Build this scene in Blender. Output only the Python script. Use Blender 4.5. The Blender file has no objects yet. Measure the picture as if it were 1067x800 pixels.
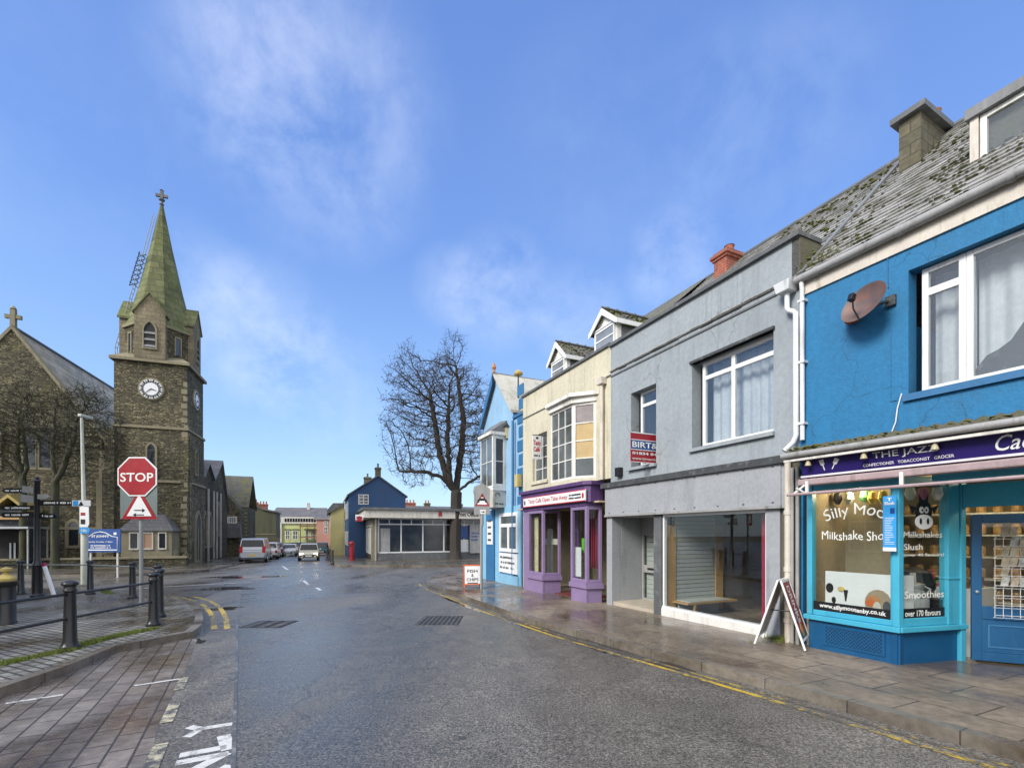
import bpy, bmesh, math, random
from mathutils import Vector, Matrix
R=math.radians; PI=math.pi
random.seed(7)
sc=bpy.context.scene
col=sc.collection
# ---------------------------------------------------------------- camera, sky, sun, exposure
CAMH=1.9; FPX=487.0; CX=533.5; HY=555.0
cam=bpy.data.cameras.new('camera'); camo=bpy.data.objects.new('camera',cam); col.objects.link(camo)
camo.location=(0,0,CAMH); camo.rotation_euler=(R(90),0,0)
cam.sensor_width=36; cam.lens=FPX/1067*36; cam.shift_y=(HY-400)/1067; cam.clip_end=3000; cam.clip_start=.05
sc.camera=camo
SUN_EL=R(34); SUN_AZ=R(228)          # azimuth clockwise from +Y
w=bpy.data.worlds.new('World'); sc.world=w; w.use_nodes=True
nt=w.node_tree; N=nt.nodes; L=nt.links
bg=N['Background']
sky=N.new('ShaderNodeTexSky'); sky.sky_type='NISHITA'; sky.sun_disc=False
sky.sun_elevation=SUN_EL; sky.sun_rotation=SUN_AZ; sky.air_density=1.0; sky.dust_density=0.6; sky.ozone_density=2.2
tc=N.new('ShaderNodeTexCoord')
sep=N.new('ShaderNodeSeparateXYZ'); L.new(tc.outputs['Generated'],sep.inputs[0])
mx=N.new('ShaderNodeMath'); mx.operation='MAXIMUM'; L.new(sep.outputs['Z'],mx.inputs[0]); mx.inputs[1].default_value=0.0
ad=N.new('ShaderNodeMath'); ad.operation='ADD'; L.new(mx.outputs[0],ad.inputs[0]); ad.inputs[1].default_value=0.22
dv=N.new('ShaderNodeVectorMath'); dv.operation='DIVIDE'; L.new(tc.outputs['Generated'],dv.inputs[0])
cb=N.new('ShaderNodeCombineXYZ'); L.new(ad.outputs[0],cb.inputs[0]); L.new(ad.outputs[0],cb.inputs[1]); cb.inputs[2].default_value=1
L.new(cb.outputs[0],dv.inputs[1])
mp=N.new('ShaderNodeMapping'); L.new(dv.outputs[0],mp.inputs[0]); mp.inputs['Location'].default_value=(3.1,0.9,0); mp.inputs['Rotation'].default_value=(0,0,.6)
mp.inputs['Scale'].default_value=(1.0,1.5,.4)
n1=N.new('ShaderNodeTexNoise'); n1.inputs['Scale'].default_value=1.25; n1.inputs['Detail'].default_value=5; n1.inputs['Roughness'].default_value=.48; n1.inputs['Distortion'].default_value=.5
L.new(mp.outputs[0],n1.inputs['Vector'])
rmp=N.new('ShaderNodeValToRGB'); L.new(n1.outputs['Fac'],rmp.inputs[0])
rmp.color_ramp.elements[0].position=.50; rmp.color_ramp.elements[0].color=(0,0,0,1)
rmp.color_ramp.elements[1].position=.82; rmp.color_ramp.elements[1].color=(.50,.50,.50,1)
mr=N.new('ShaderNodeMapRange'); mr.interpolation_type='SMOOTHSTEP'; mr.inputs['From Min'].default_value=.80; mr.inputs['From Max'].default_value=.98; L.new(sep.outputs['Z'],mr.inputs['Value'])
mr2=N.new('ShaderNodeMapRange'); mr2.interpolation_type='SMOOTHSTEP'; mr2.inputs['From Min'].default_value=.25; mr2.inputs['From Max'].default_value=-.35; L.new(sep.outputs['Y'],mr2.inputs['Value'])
m1=N.new('ShaderNodeMath'); m1.operation='MAXIMUM'; L.new(mr.outputs[0],m1.inputs[0]); L.new(mr2.outputs[0],m1.inputs[1])  # unseen white cloud overhead and behind the camera, added to neutralise ambient light
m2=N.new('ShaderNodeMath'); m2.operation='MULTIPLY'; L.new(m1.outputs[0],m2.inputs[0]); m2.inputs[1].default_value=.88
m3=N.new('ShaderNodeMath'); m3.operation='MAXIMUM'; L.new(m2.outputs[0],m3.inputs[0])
prev=None
for (px,py,rd_,am) in ((330,120,13,.50),(260,70,9,.25),(265,350,9,.50),(215,300,6,.25),(520,305,7,.60),(470,300,5,.30),(705,275,6,.50),(600,330,6,.45),(800,130,10,.22),(330,400,9,.40),(60,150,12,.10),(640,180,14,.10)):
    dvv=Vector(((px-CX)/FPX,1,(HY-py)/FPX)).normalized()
    dt_=N.new('ShaderNodeVectorMath'); dt_.operation='DOT_PRODUCT'; L.new(tc.outputs['Generated'],dt_.inputs[0]); dt_.inputs[1].default_value=dvv
    mr_=N.new('ShaderNodeMapRange'); mr_.interpolation_type='SMOOTHSTEP'; mr_.inputs['From Min'].default_value=math.cos(R(rd_)); mr_.inputs['From Max'].default_value=1.0; mr_.inputs['To Max'].default_value=am; L.new(dt_.outputs['Value'],mr_.inputs['Value'])
    if prev is None: prev=mr_.outputs[0]
    else:
        mm_=N.new('ShaderNodeMath'); mm_.operation='ADD'; L.new(prev,mm_.inputs[0]); L.new(mr_.outputs[0],mm_.inputs[1]); prev=mm_.outputs[0]
n2=N.new('ShaderNodeTexNoise'); n2.inputs['Scale'].default_value=6.5; n2.inputs['Detail'].default_value=9; n2.inputs['Roughness'].default_value=.62; n2.inputs['Distortion'].default_value=.15; L.new(tc.outputs['Generated'],n2.inputs['Vector'])
r2=N.new('ShaderNodeMapRange'); r2.inputs['From Min'].default_value=.36; r2.inputs['From Max'].default_value=.66; L.new(n2.outputs['Fac'],r2.inputs['Value'])
pm=N.new('ShaderNodeMath'); pm.operation='MULTIPLY'; L.new(prev,pm.inputs[0]); L.new(r2.outputs[0],pm.inputs[1]); pm2=N.new('ShaderNodeMath'); pm2.operation='MULTIPLY'; L.new(pm.outputs[0],pm2.inputs[0]); pm2.inputs[1].default_value=.34; pm=pm2
L.new(pm.outputs[0],m3.inputs[1])
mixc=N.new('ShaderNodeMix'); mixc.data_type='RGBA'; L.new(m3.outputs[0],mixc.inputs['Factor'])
gm=N.new('ShaderNodeMix'); gm.data_type='RGBA'; gm.blend_type='MULTIPLY'; gm.inputs['Factor'].default_value=1
L.new(sky.outputs[0],gm.inputs['A']); gm.inputs['B'].default_value=(1.15,1.15,1.30,1)
zr=N.new('ShaderNodeValToRGB'); L.new(sep.outputs['Z'],zr.inputs[0]); ce=zr.color_ramp.elements
ce[0].position=0; ce[0].color=(.42,.63,.80,1); ce[1].position=.85; ce[1].color=(.105,.215,.57,1)
e=ce.new(.22); e.color=(.26,.45,.77,1); e=ce.new(.5); e.color=(.145,.29,.67,1)
zs_=N.new('ShaderNodeVectorMath'); zs_.operation='SCALE'; L.new(zr.outputs[0],zs_.inputs[0]); zs_.inputs['Scale'].default_value=5.7
gx=N.new('ShaderNodeMix'); gx.data_type='RGBA'; gx.inputs['Factor'].default_value=.75; L.new(gm.outputs['Result'],gx.inputs['A']); L.new(zs_.outputs[0],gx.inputs['B']); gm=gx
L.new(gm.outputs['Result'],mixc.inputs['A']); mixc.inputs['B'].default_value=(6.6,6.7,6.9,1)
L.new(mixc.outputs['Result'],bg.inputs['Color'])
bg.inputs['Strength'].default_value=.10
sl=bpy.data.lights.new('sun','SUN'); sl.energy=1.8; sl.angle=R(20); sl.color=(1,.95,.87)
so=bpy.data.objects.new('sun',sl); col.objects.link(so)
sd=Vector((math.sin(SUN_AZ)*math.cos(SUN_EL),math.cos(SUN_AZ)*math.cos(SUN_EL),math.sin(SUN_EL)))
so.rotation_euler=sd.to_track_quat('Z','Y').to_euler(); so.location=(0,0,40)
sc.view_settings.view_transform='Standard'; sc.view_settings.look='None'; sc.view_settings.gamma=1
sc.view_settings.use_curve_mapping=False
sc.view_settings.exposure=1.2
sc.cycles.max_bounces=8; sc.cycles.transparent_max_bounces=12; sc.cycles.caustics_reflective=False; sc.cycles.caustics_refractive=False

# ---------------------------------------------------------------- geometry helpers
SL=-.0155
def gz(Y): return SL*(Y-5)
def G(px,py,h=0.0):
    t=(CAMH+5*SL-h)/((py-HY)/FPX+SL)
    return Vector(((px-CX)/FPX*t,t,SL*(t-5)+h))
class Frame:
    "local x runs left to right along a wall as seen from outside, y into the building, z up from z0"
    def __init__(s,P,ang,z0=None):
        s.O=Vector((P[0],P[1])); s.a=ang
        s.x=Vector((math.cos(ang),math.sin(ang))); s.y=Vector((-math.sin(ang),math.cos(ang)))
        s.z0=gz(P[1])+.12 if z0 is None else z0
    @property
    def loc(s): return (s.O.x,s.O.y,s.z0)
    def t(s,px,d=0):
        r=Vector(((px-CX)/FPX,1)); return (d+s.O.dot(s.y))/r.dot(s.y)
    def u(s,px,d=0):
        t=s.t(px,d); r=Vector(((px-CX)/FPX,1)); return (r*t-s.O).dot(s.x)
    def z(s,px,py,d=0): return CAMH+(HY-py)*s.t(px,d)/FPX-s.z0
    def p(s,px,py,d=0): return s.u(px,d),s.z(px,py,d)
    def ts(s,px,u):       # plane x=u
        r=Vector(((px-CX)/FPX,1)); return (u+s.O.dot(s.x))/r.dot(s.x)
    def v(s,px,u): 
        r=Vector(((px-CX)/FPX,1)); return (r*s.ts(px,u)-s.O).dot(s.y)
    def zs(s,px,py,u): return CAMH+(HY-py)*s.ts(px,u)/FPX-s.z0
def basis(P,Rt=(1,0,0),U=(0,0,1)):
    Rt=Vector(Rt).normalized(); U=Vector(U).normalized(); n=-(Rt.cross(U))
    m=Matrix((( Rt.x,n.x,U.x,P[0]),(Rt.y,n.y,U.y,P[1]),(Rt.z,n.z,U.z,P[2]),(0,0,0,1))); return m
class MB:
    def __init__(s,M=None): s.v=[]; s.f=[]; s.M=M
    def add(s,vs,fs):
        k=len(s.v)
        for q in vs:
            q=Vector(q); s.v.append(s.M@q if s.M else q)
        s.f+= [[i+k for i in f] for f in fs]; return s
    def box(s,x0,x1,y0,y1,z0,z1):
        if x0>x1:x0,x1=x1,x0
        if y0>y1:y0,y1=y1,y0
        if z0>z1:z0,z1=z1,z0
        return s.add([(x0,y0,z0),(x1,y0,z0),(x1,y1,z0),(x0,y1,z0),(x0,y0,z1),(x1,y0,z1),(x1,y1,z1),(x0,y1,z1)],
          [(0,3,2,1),(4,5,6,7),(0,1,5,4),(1,2,6,5),(2,3,7,6),(3,0,4,7)])
    def plate(s,pts,y0,y1):      # polygon in x,z pushed through y (counterclockwise from front)
        A=sum(pts[i][0]*pts[(i+1)%len(pts)][1]-pts[(i+1)%len(pts)][0]*pts[i][1] for i in range(len(pts)))
        if A<0: pts=pts[::-1]
        n=len(pts); vs=[(p[0],y0,p[1]) for p in pts]+[(p[0],y1,p[1]) for p in pts]
        fs=[list(range(n)),list(range(2*n-1,n-1,-1))]+[[(i+1)%n,i,n+i,n+(i+1)%n] for i in range(n)]
        return s.add(vs,fs)
    def prism(s,pts,z0,z1,slope=True):  # polygon in x,y
        A=sum(pts[i][0]*pts[(i+1)%len(pts)][1]-pts[(i+1)%len(pts)][0]*pts[i][1] for i in range(len(pts)))
        if A<0: pts=pts[::-1]
        n=len(pts); g=(lambda y: gz(y)) if slope else (lambda y:0)
        vs=[(p[0],p[1],g(p[1])+z0) for p in pts]+[(p[0],p[1],g(p[1])+z1) for p in pts]
        fs=[list(range(n-1,-1,-1)),list(range(n,2*n))]+[[i,(i+1)%n,n+(i+1)%n,n+i] for i in range(n)]
        return s.add(vs,fs)
    def quad(s,a,b,c,d): return s.add([a,b,c,d],[(0,1,2,3)])
    def hexa(s,b,t):       # 4 bottom + 4 top points, both counterclockwise from above
        return s.add(list(b)+list(t),[(0,3,2,1),(4,5,6,7),(0,1,5,4),(1,2,6,5),(2,3,7,6),(3,0,4,7)])
    def tube(s,path,r,n=8,cap=True):
        path=[Vector(p) for p in path]; rs=r if isinstance(r,(list,tuple)) else [r]*len(path)
        k=len(s.v); vs=[];fs=[]
        T0=None
        for i,p in enumerate(path):
            a=path[max(i-1,0)]; b=path[min(i+1,len(path)-1)]; T=(b-a).normalized()
            if i==0:
                X=T.orthogonal().normalized()
            else:
                X=(X-T*X.dot(T)); X= X.normalized() if X.length>1e-6 else T.orthogonal().normalized()
            Y=T.cross(X)
            for j in range(n):
                an=2*PI*j/n; vs.append(p+(X*math.cos(an)+Y*math.sin(an))*rs[i])
        for i in range(len(path)-1):
            for j in range(n):
                fs.append((i*n+j,i*n+(j+1)%n,(i+1)*n+(j+1)%n,(i+1)*n+j))
        if cap:
            fs.append(tuple(range(n-1,-1,-1))); m=(len(path)-1)*n; fs.append(tuple(range(m,m+n)))
        return s.add(vs,fs)
    def lathe(s,prof,c=(0,0,0),n=16,axis='z',ph=0):
        vs=[];fs=[]; c=Vector(c)
        for (r,z) in prof:
            for j in range(n):
                an=2*PI*j/n+ph; a,b=r*math.cos(an),r*math.sin(an)
                vs.append(c+(Vector((a,b,z)) if axis=='z' else Vector((a,z,b)) if axis=='y' else Vector((z,a,b))))
        m=len(prof)
        for i in range(m-1):
            for j in range(n):
                q=(i*n+j,i*n+(j+1)%n,(i+1)*n+(j+1)%n,(i+1)*n+j); fs.append(q)
        fs.append(tuple(range(n-1,-1,-1))); fs.append(tuple(range((m-1)*n,m*n)))
        return s.add(vs,fs)
    def build(s,name,mat,parent=None,smooth=False,bevel=0,loc=None):
        me=bpy.data.meshes.new(name); me.from_pydata([tuple(v) for v in s.v],[],s.f)
        bm=bmesh.new(); bm.from_mesh(me); bmesh.ops.recalc_face_normals(bm,faces=bm.faces); bm.to_mesh(me); bm.free()
        if smooth:
            for p in me.polygons: p.use_smooth=True
        me.materials.append(mat)
        o=bpy.data.objects.new(name,me); col.objects.link(o)
        if parent: o.parent=parent
        if loc: o.location=loc
        if smooth:
            try: me.set_sharp_from_angle(angle=R(40))
            except Exception: pass
        if bevel:
            b=o.modifiers.new('b','BEVEL'); b.width=bevel; b.segments=2; b.limit_method='ANGLE'
        return o
def tag(o,label,cat,group=None,kind=None):
    if label: o['label']=label
    if cat: o['category']=cat
    if group: o['group']=group
    if kind: o['kind']=kind
    return o
def thing(name,label,cat,loc=(0,0,0),rz=0,group=None):
    o=bpy.data.objects.new(name,None); col.objects.link(o); o.location=loc; o.rotation_euler=(0,0,rz); o.empty_display_size=.2
    return tag(o,label,cat,group)
def struct(o): o['kind']='structure'; return o
def kids(o): return [c for c in bpy.data.objects if c.parent==o]
def copy_tree(o,parent=None,ch=None):
    c=o.copy(); col.objects.link(c)
    if parent: c.parent=parent
    for k in kids(o): copy_tree(k,c)
    return c
def text(parent,s,w,h,P,mat,Rt=(1,0,0),U=(0,0,1),bold=0.0,ext=.003,shear=0,warp=None,name='lettering',align='l',space=1.0):
    cu=bpy.data.curves.new('t','FONT'); cu.body=s; cu.offset=bold; cu.extrude=0; cu.shear=shear; cu.resolution_u=3; cu.space_character=space
    o=bpy.data.objects.new('t',cu); col.objects.link(o); dg=bpy.context.evaluated_depsgraph_get()
    me=bpy.data.meshes.new_from_object(o.evaluated_get(dg)); bpy.data.objects.remove(o)
    xs=[v.co.x for v in me.vertices]; ys=[v.co.y for v in me.vertices]
    x0,x1,y0,y1=min(xs),max(xs),min(ys),max(ys)
    if w is None: w=(x1-x0)*h/(y1-y0)
    m=basis(P,Rt,U)
    if align=='c': off=-w/2
    else: off=0
    for v in me.vertices:
        x=(v.co.x-x0)/(x1-x0)*w+off; z=(v.co.y-y0)/(y1-y0)*h
        if warp: x,z=warp(x,z)
        v.co=m@Vector((x,0,z))
    me.materials.clear(); me.materials.append(mat)
    ob=bpy.data.objects.new(name,me); col.objects.link(ob); ob.parent=parent
    return ob
def scribble(parent,w,h,P,mat_,Rt=(1,0,0),U=(0,0,1),rows=1,seed=1,name='small_print'):
    "rows of writing too small or worn to be read"
    rnd=random.Random(seed); mb=MB(basis(P,Rt,U)); rh=h/rows
    for r in range(rows):
        x=0; z=h-(r+1)*rh+rh*.2
        while x<w:
            l=rh*.6*rnd.uniform(.3,.6); 
            if x+l>w: break
            if rnd.random()<.85: mb.box(x,x+l,-.002,.001,z+rnd.uniform(0,.1)*rh,z+rh*rnd.uniform(.45,.62))
            x+=l*1.35
    return mb.build(name,mat_,parent)
def arch(u0,u1,z0,zs,k=1.0,n=8):  # pointed arch outline; springing at zs
    c=(u0+u1)/2; r=(u1-u0)*k; pts=[(u0,z0),(u1,z0)]
    # right arc centred at (u1-r, zs), left arc centred at (u0+r, zs)
    amax=math.acos(max(-1,min(1,(c-(u1-r))/r)))
    for i in range(n+1):
        a=amax*i/n; pts.append((u1-r+r*math.cos(a),zs+r*math.sin(a)))
    for i in range(1,n+1):
        a=amax*(1-i/n); pts.append((u0+r-r*math.cos(a),zs+r*math.sin(a)))
    return pts
def offset_poly(pts,d):
    cx=sum(p[0] for p in pts)/len(pts); cz=sum(p[1] for p in pts)/len(pts)
    xs=[p[0] for p in pts]; zs=[p[1] for p in pts]; W=(max(xs)-min(xs)); H=max(zs)-min(zs)
    return [(cx+(p[0]-cx)*(1+2*d/W),min(zs)-d+(p[1]-min(zs))*(1+2*d/H)) for p in pts]
def ring(mb,outer,inner,y0,y1):
    n=len(outer)
    vs=[(p[0],y0,p[1]) for p in outer]+[(p[0],y0,p[1]) for p in inner]+[(p[0],y1,p[1]) for p in outer]+[(p[0],y1,p[1]) for p in inner]
    fs=[]
    for i in range(n):
        j=(i+1)%n
        fs+=[(i,j,n+j,n+i),(j,i,2*n+i,2*n+j),(n+i,n+j,3*n+j,3*n+i)]
    mb.add(vs,fs)
def wall(mb,u0,u1,z0,z1,ops,t=.25,y=0):
    "front sheet with openings and their reveals, as solid blocks between the openings"
    us=sorted(set([u0,u1]+[o[0] for o in ops]+[o[1] for o in ops])); zs=sorted(set([z0,z1]+[o[2] for o in ops]+[o[3] for o in ops]))
    us=[a for a in us if u0<=a<=u1]; zs=[a for a in zs if z0<=a<=z1]
    def hole(i,j):
        if i<0 or j<0 or i>=len(us)-1 or j>=len(zs)-1: return None
        c=((us[i]+us[i+1])/2,(zs[j]+zs[j+1])/2)
        return any(o[0]<c[0]<o[1] and o[2]<c[1]<o[3] for o in ops)
    for i in range(len(us)-1):
        for j in range(len(zs)-1):
            if hole(i,j): continue
            a,b,c,d=us[i],us[i+1],zs[j],zs[j+1]
            mb.add([(a,y,c),(b,y,c),(b,y,d),(a,y,d)],[(0,1,2,3)])
            for (di,dj,q) in ((1,0,[(b,y,c),(b,y+t,c),(b,y+t,d),(b,y,d)]),(-1,0,[(a,y,c),(a,y,d),(a,y+t,d),(a,y+t,c)]),
                              (0,1,[(a,y,d),(b,y,d),(b,y+t,d),(a,y+t,d)]),(0,-1,[(a,y,c),(a,y+t,c),(b,y+t,c),(b,y,c)])):
                if hole(i+di,j+dj) or hole(i+di,j+dj) is None: mb.add(q,[(0,1,2,3)])
    return mb
# ---------------------------------------------------------------- materials
def newmat(name):
    m=bpy.data.materials.new(name); m.use_nodes=True; return m,m.node_tree.nodes,m.node_tree.links,m.node_tree.nodes['Principled BSDF']
def rgb(c): return (c[0],c[1],c[2],1)
def noise(Nn,Ll,vec,scale,detail=4,rough=.55,dist=0):
    n=Nn.new('ShaderNodeTexNoise'); n.inputs['Scale'].default_value=scale; n.inputs['Detail'].default_value=detail; n.inputs['Roughness'].default_value=rough; n.inputs['Distortion'].default_value=dist
    Ll.new(vec,n.inputs['Vector']); return n.outputs['Fac']
def ramp(Nn,Ll,f,a,b,ca=(0,0,0,1),cb_=(1,1,1,1)):
    r=Nn.new('ShaderNodeValToRGB'); Ll.new(f,r.inputs[0]); e=r.color_ramp.elements; e[0].position=a; e[1].position=b; e[0].color=ca; e[1].color=cb_; return r.outputs[0]
def mixn(Nn,Ll,f,a,b,mode='MIX'):
    m=Nn.new('ShaderNodeMix'); m.data_type='RGBA'; m.blend_type=mode
    if isinstance(f,(int,float)): m.inputs['Factor'].default_value=f
    else: Ll.new(f,m.inputs['Factor'])
    for k,v in (('A',a),('B',b)):
        if isinstance(v,(tuple,list)): m.inputs[k].default_value=rgb(v)
        else: Ll.new(v,m.inputs[k])
    return m.outputs['Result']
def bumpn(Nn,Ll,h,dist,strength,P):
    b=Nn.new('ShaderNodeBump'); b.inputs['Distance'].default_value=dist; b.inputs['Strength'].default_value=strength
    Ll.new(h,b.inputs['Height']); Ll.new(b.outputs[0],P.inputs['Normal']); return b
def mathn(Nn,Ll,op,a,b):
    m=Nn.new('ShaderNodeMath'); m.operation=op
    for i,v in enumerate((a,b)):
        if isinstance(v,(int,float)): m.inputs[i].default_value=v
        else: Ll.new(v,m.inputs[i])
    return m.outputs[0]
def mapv(Nn,Ll,vec,scale=(1,1,1),rot=(0,0,0),loc=(0,0,0)):
    m=Nn.new('ShaderNodeMapping'); Ll.new(vec,m.inputs[0]); m.inputs['Scale'].default_value=scale; m.inputs['Rotation'].default_value=rot; m.inputs['Location'].default_value=loc; return m.outputs[0]
def mat(name,c,rough=.6,var=.18,scale=1.5,bump=.15,bscale=40,bdist=.01,metal=0,stain=None,stamt=.5,streak=True,spec=.5,fine=.12,emit=None,es=0,cracks=0,drips=0):
    m,Nn,Ll,P=newmat(name); tcn=Nn.new('ShaderNodeTexCoord').outputs['Object']
    a=noise(Nn,Ll,tcn,scale,5,.6); f=noise(Nn,Ll,tcn,scale*14,3,.6)
    lo=tuple(x*(1-var) for x in c); hi=tuple(min(1,x*(1+var)) for x in c)
    cc=mixn(Nn,Ll,ramp(Nn,Ll,a,.3,.7),lo,hi)
    if fine: cc=mixn(Nn,Ll,fine,cc,mixn(Nn,Ll,ramp(Nn,Ll,f,.35,.65),tuple(x*.35 for x in c),tuple(min(1,x*1.5) for x in c)))
    if stain:
        sv=mapv(Nn,Ll,tcn,(2.2,2.2,.35) if streak else (1,1,1))
        s=noise(Nn,Ll,sv,scale*1.1,6,.65)
        cc=mixn(Nn,Ll,ramp(Nn,Ll,s,.62-stamt*.25,.80-stamt*.1),cc,stain)
    if drips:
        dn_=noise(Nn,Ll,mapv(Nn,Ll,tcn,(9,9,.45),loc=(5,2,1)),1.0,6,.7); dm=noise(Nn,Ll,mapv(Nn,Ll,tcn,(1,1,1),loc=(1,8,3)),.55,3,.5)
        dd_=mathn(Nn,Ll,'MULTIPLY',ramp(Nn,Ll,dn_,.50,.72),ramp(Nn,Ll,dm,.42,.66))
        cc=mixn(Nn,Ll,mathn(Nn,Ll,'MULTIPLY',dd_,drips),cc,tuple(x*.45 for x in c))
    if cracks:
        nz=Nn.new('ShaderNodeTexNoise'); nz.inputs['Scale'].default_value=2.2; nz.inputs['Detail'].default_value=6; Ll.new(tcn,nz.inputs['Vector'])
        av=Nn.new('ShaderNodeVectorMath'); av.operation='MULTIPLY_ADD'; Ll.new(nz.outputs['Color'],av.inputs[0]); av.inputs[1].default_value=(.7,.7,.7); Ll.new(tcn,av.inputs[2])
        vo=Nn.new('ShaderNodeTexVoronoi'); vo.feature='DISTANCE_TO_EDGE'; vo.inputs['Scale'].default_value=.75; Ll.new(av.outputs[0],vo.inputs['Vector'])
        ck_=ramp(Nn,Ll,vo.outputs['Distance'],.0,.009,(1,1,1,1),(0,0,0,1)); cm=noise(Nn,Ll,mapv(Nn,Ll,tcn,(1,1,1),loc=(4,4,7)),.8,2,.5)
        cc=mixn(Nn,Ll,mathn(Nn,Ll,'MULTIPLY',mathn(Nn,Ll,'MULTIPLY',ck_,ramp(Nn,Ll,cm,.50,.56)),cracks),cc,tuple(x*.35 for x in c))
    Ll.new(cc,P.inputs['Base Color']); P.inputs['Metallic'].default_value=metal; P.inputs['Specular IOR Level'].default_value=spec
    rr=ramp(Nn,Ll,a,.2,.8,(rough*.8,)*3+(1,),(min(1,rough*1.15),)*3+(1,)); Ll.new(rr,P.inputs['Roughness'])
    if bump: bumpn(Nn,Ll,noise(Nn,Ll,tcn,bscale,5,.6),bdist,bump,P)
    if emit: P.inputs['Emission Color'].default_value=rgb(emit); P.inputs['Emission Strength'].default_value=es
    return m
def blockmat(name,c1,c2,mortar,bw,bh,ms=.012,kind='wall',rot=0,rough=.85,bump=.6,moss=None,mossamt=.4,var=.35,offs=.5,wet=False,spec=.5,warp=0.0,msm=.3,stain=None):
    m,Nn,Ll,P=newmat(name); tcn=Nn.new('ShaderNodeTexCoord').outputs['Object']
    if kind=='wall':
        s=Nn.new('ShaderNodeSeparateXYZ'); Ll.new(tcn,s.inputs[0]); ad_=mathn(Nn,Ll,'ADD',s.outputs[0],s.outputs[1])
        c=Nn.new('ShaderNodeCombineXYZ'); Ll.new(ad_,c.inputs[0]); Ll.new(s.outputs[2],c.inputs[1]); vec=c.outputs[0]
    else: vec=mapv(Nn,Ll,tcn,(1,1,1),(0,0,rot))
    if warp:
        nz=Nn.new('ShaderNodeTexNoise'); nz.inputs['Scale'].default_value=1.6; nz.inputs['Detail'].default_value=3; Ll.new(vec,nz.inputs['Vector'])
        sb=Nn.new('ShaderNodeVectorMath'); sb.operation='SUBTRACT'; Ll.new(nz.outputs['Color'],sb.inputs[0]); sb.inputs[1].default_value=(.5,.5,.5)
        scn=Nn.new('ShaderNodeVectorMath'); scn.operation='SCALE'; Ll.new(sb.outputs[0],scn.inputs[0]); scn.inputs['Scale'].default_value=warp
        av=Nn.new('ShaderNodeVectorMath'); Ll.new(vec,av.inputs[0]); Ll.new(scn.outputs[0],av.inputs[1]); vec=av.outputs[0]
    b=Nn.new('ShaderNodeTexBrick'); Ll.new(vec,b.inputs['Vector']); b.inputs['Scale'].default_value=1
    b.inputs['Brick Width'].default_value=bw; b.inputs['Row Height'].default_value=bh; b.inputs['Mortar Size'].default_value=ms; b.inputs['Mortar Smooth'].default_value=msm
    b.inputs['Color1'].default_value=rgb(c1); b.inputs['Color2'].default_value=rgb(c2); b.inputs['Mortar'].default_value=rgb(mortar); b.offset=offs; b.squash=1
    a=noise(Nn,Ll,tcn,.7,6,.65); f=noise(Nn,Ll,tcn,9,5,.7)
    cc=mixn(Nn,Ll,1.0,b.outputs['Color'],ramp(Nn,Ll,a,.25,.75,(1-var,)*3+(1,),(1+var,)*3+(1,)),'MULTIPLY')
    cc=mixn(Nn,Ll,1.0,cc,ramp(Nn,Ll,f,.25,.75,(.62,.62,.6,1),(1.35,1.35,1.35,1)),'MULTIPLY')
    if stain: cc=mixn(Nn,Ll,ramp(Nn,Ll,noise(Nn,Ll,mapv(Nn,Ll,tcn,(1,1,.4),loc=(9,4,2)),.9,6,.7),.5,.72),cc,stain)
    if moss: cc=mixn(Nn,Ll,ramp(Nn,Ll,noise(Nn,Ll,mapv(Nn,Ll,tcn,(1,1,1),loc=(3,7,1)),1.1,7,.72),.66-mossamt*.25,.76-mossamt*.15),cc,moss)
    P.inputs['Specular IOR Level'].default_value=spec
    if wet:
        wn=noise(Nn,Ll,mapv(Nn,Ll,tcn,(1,.8,1),(0,0,rot)),.55,5,.62,.4); wr=ramp(Nn,Ll,wn,.40,.60,(1,1,1,1),(0,0,0,1))
        cc=mixn(Nn,Ll,wr,cc,mixn(Nn,Ll,1.0,cc,(.5,.45,.4),'MULTIPLY'))
        Ll.new(ramp(Nn,Ll,wn,.38,.62,(.10,.10,.10,1),(rough,rough,rough,1)),P.inputs['Roughness'])
    else: P.inputs['Roughness'].default_value=rough
    Ll.new(cc,P.inputs['Base Color'])
    h=mathn(Nn,Ll,'ADD',mathn(Nn,Ll,'MULTIPLY',b.outputs['Fac'],-1.0),mathn(Nn,Ll,'MULTIPLY',f,.5))
    bumpn(Nn,Ll,h,.015,bump,P)
    return m
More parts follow.
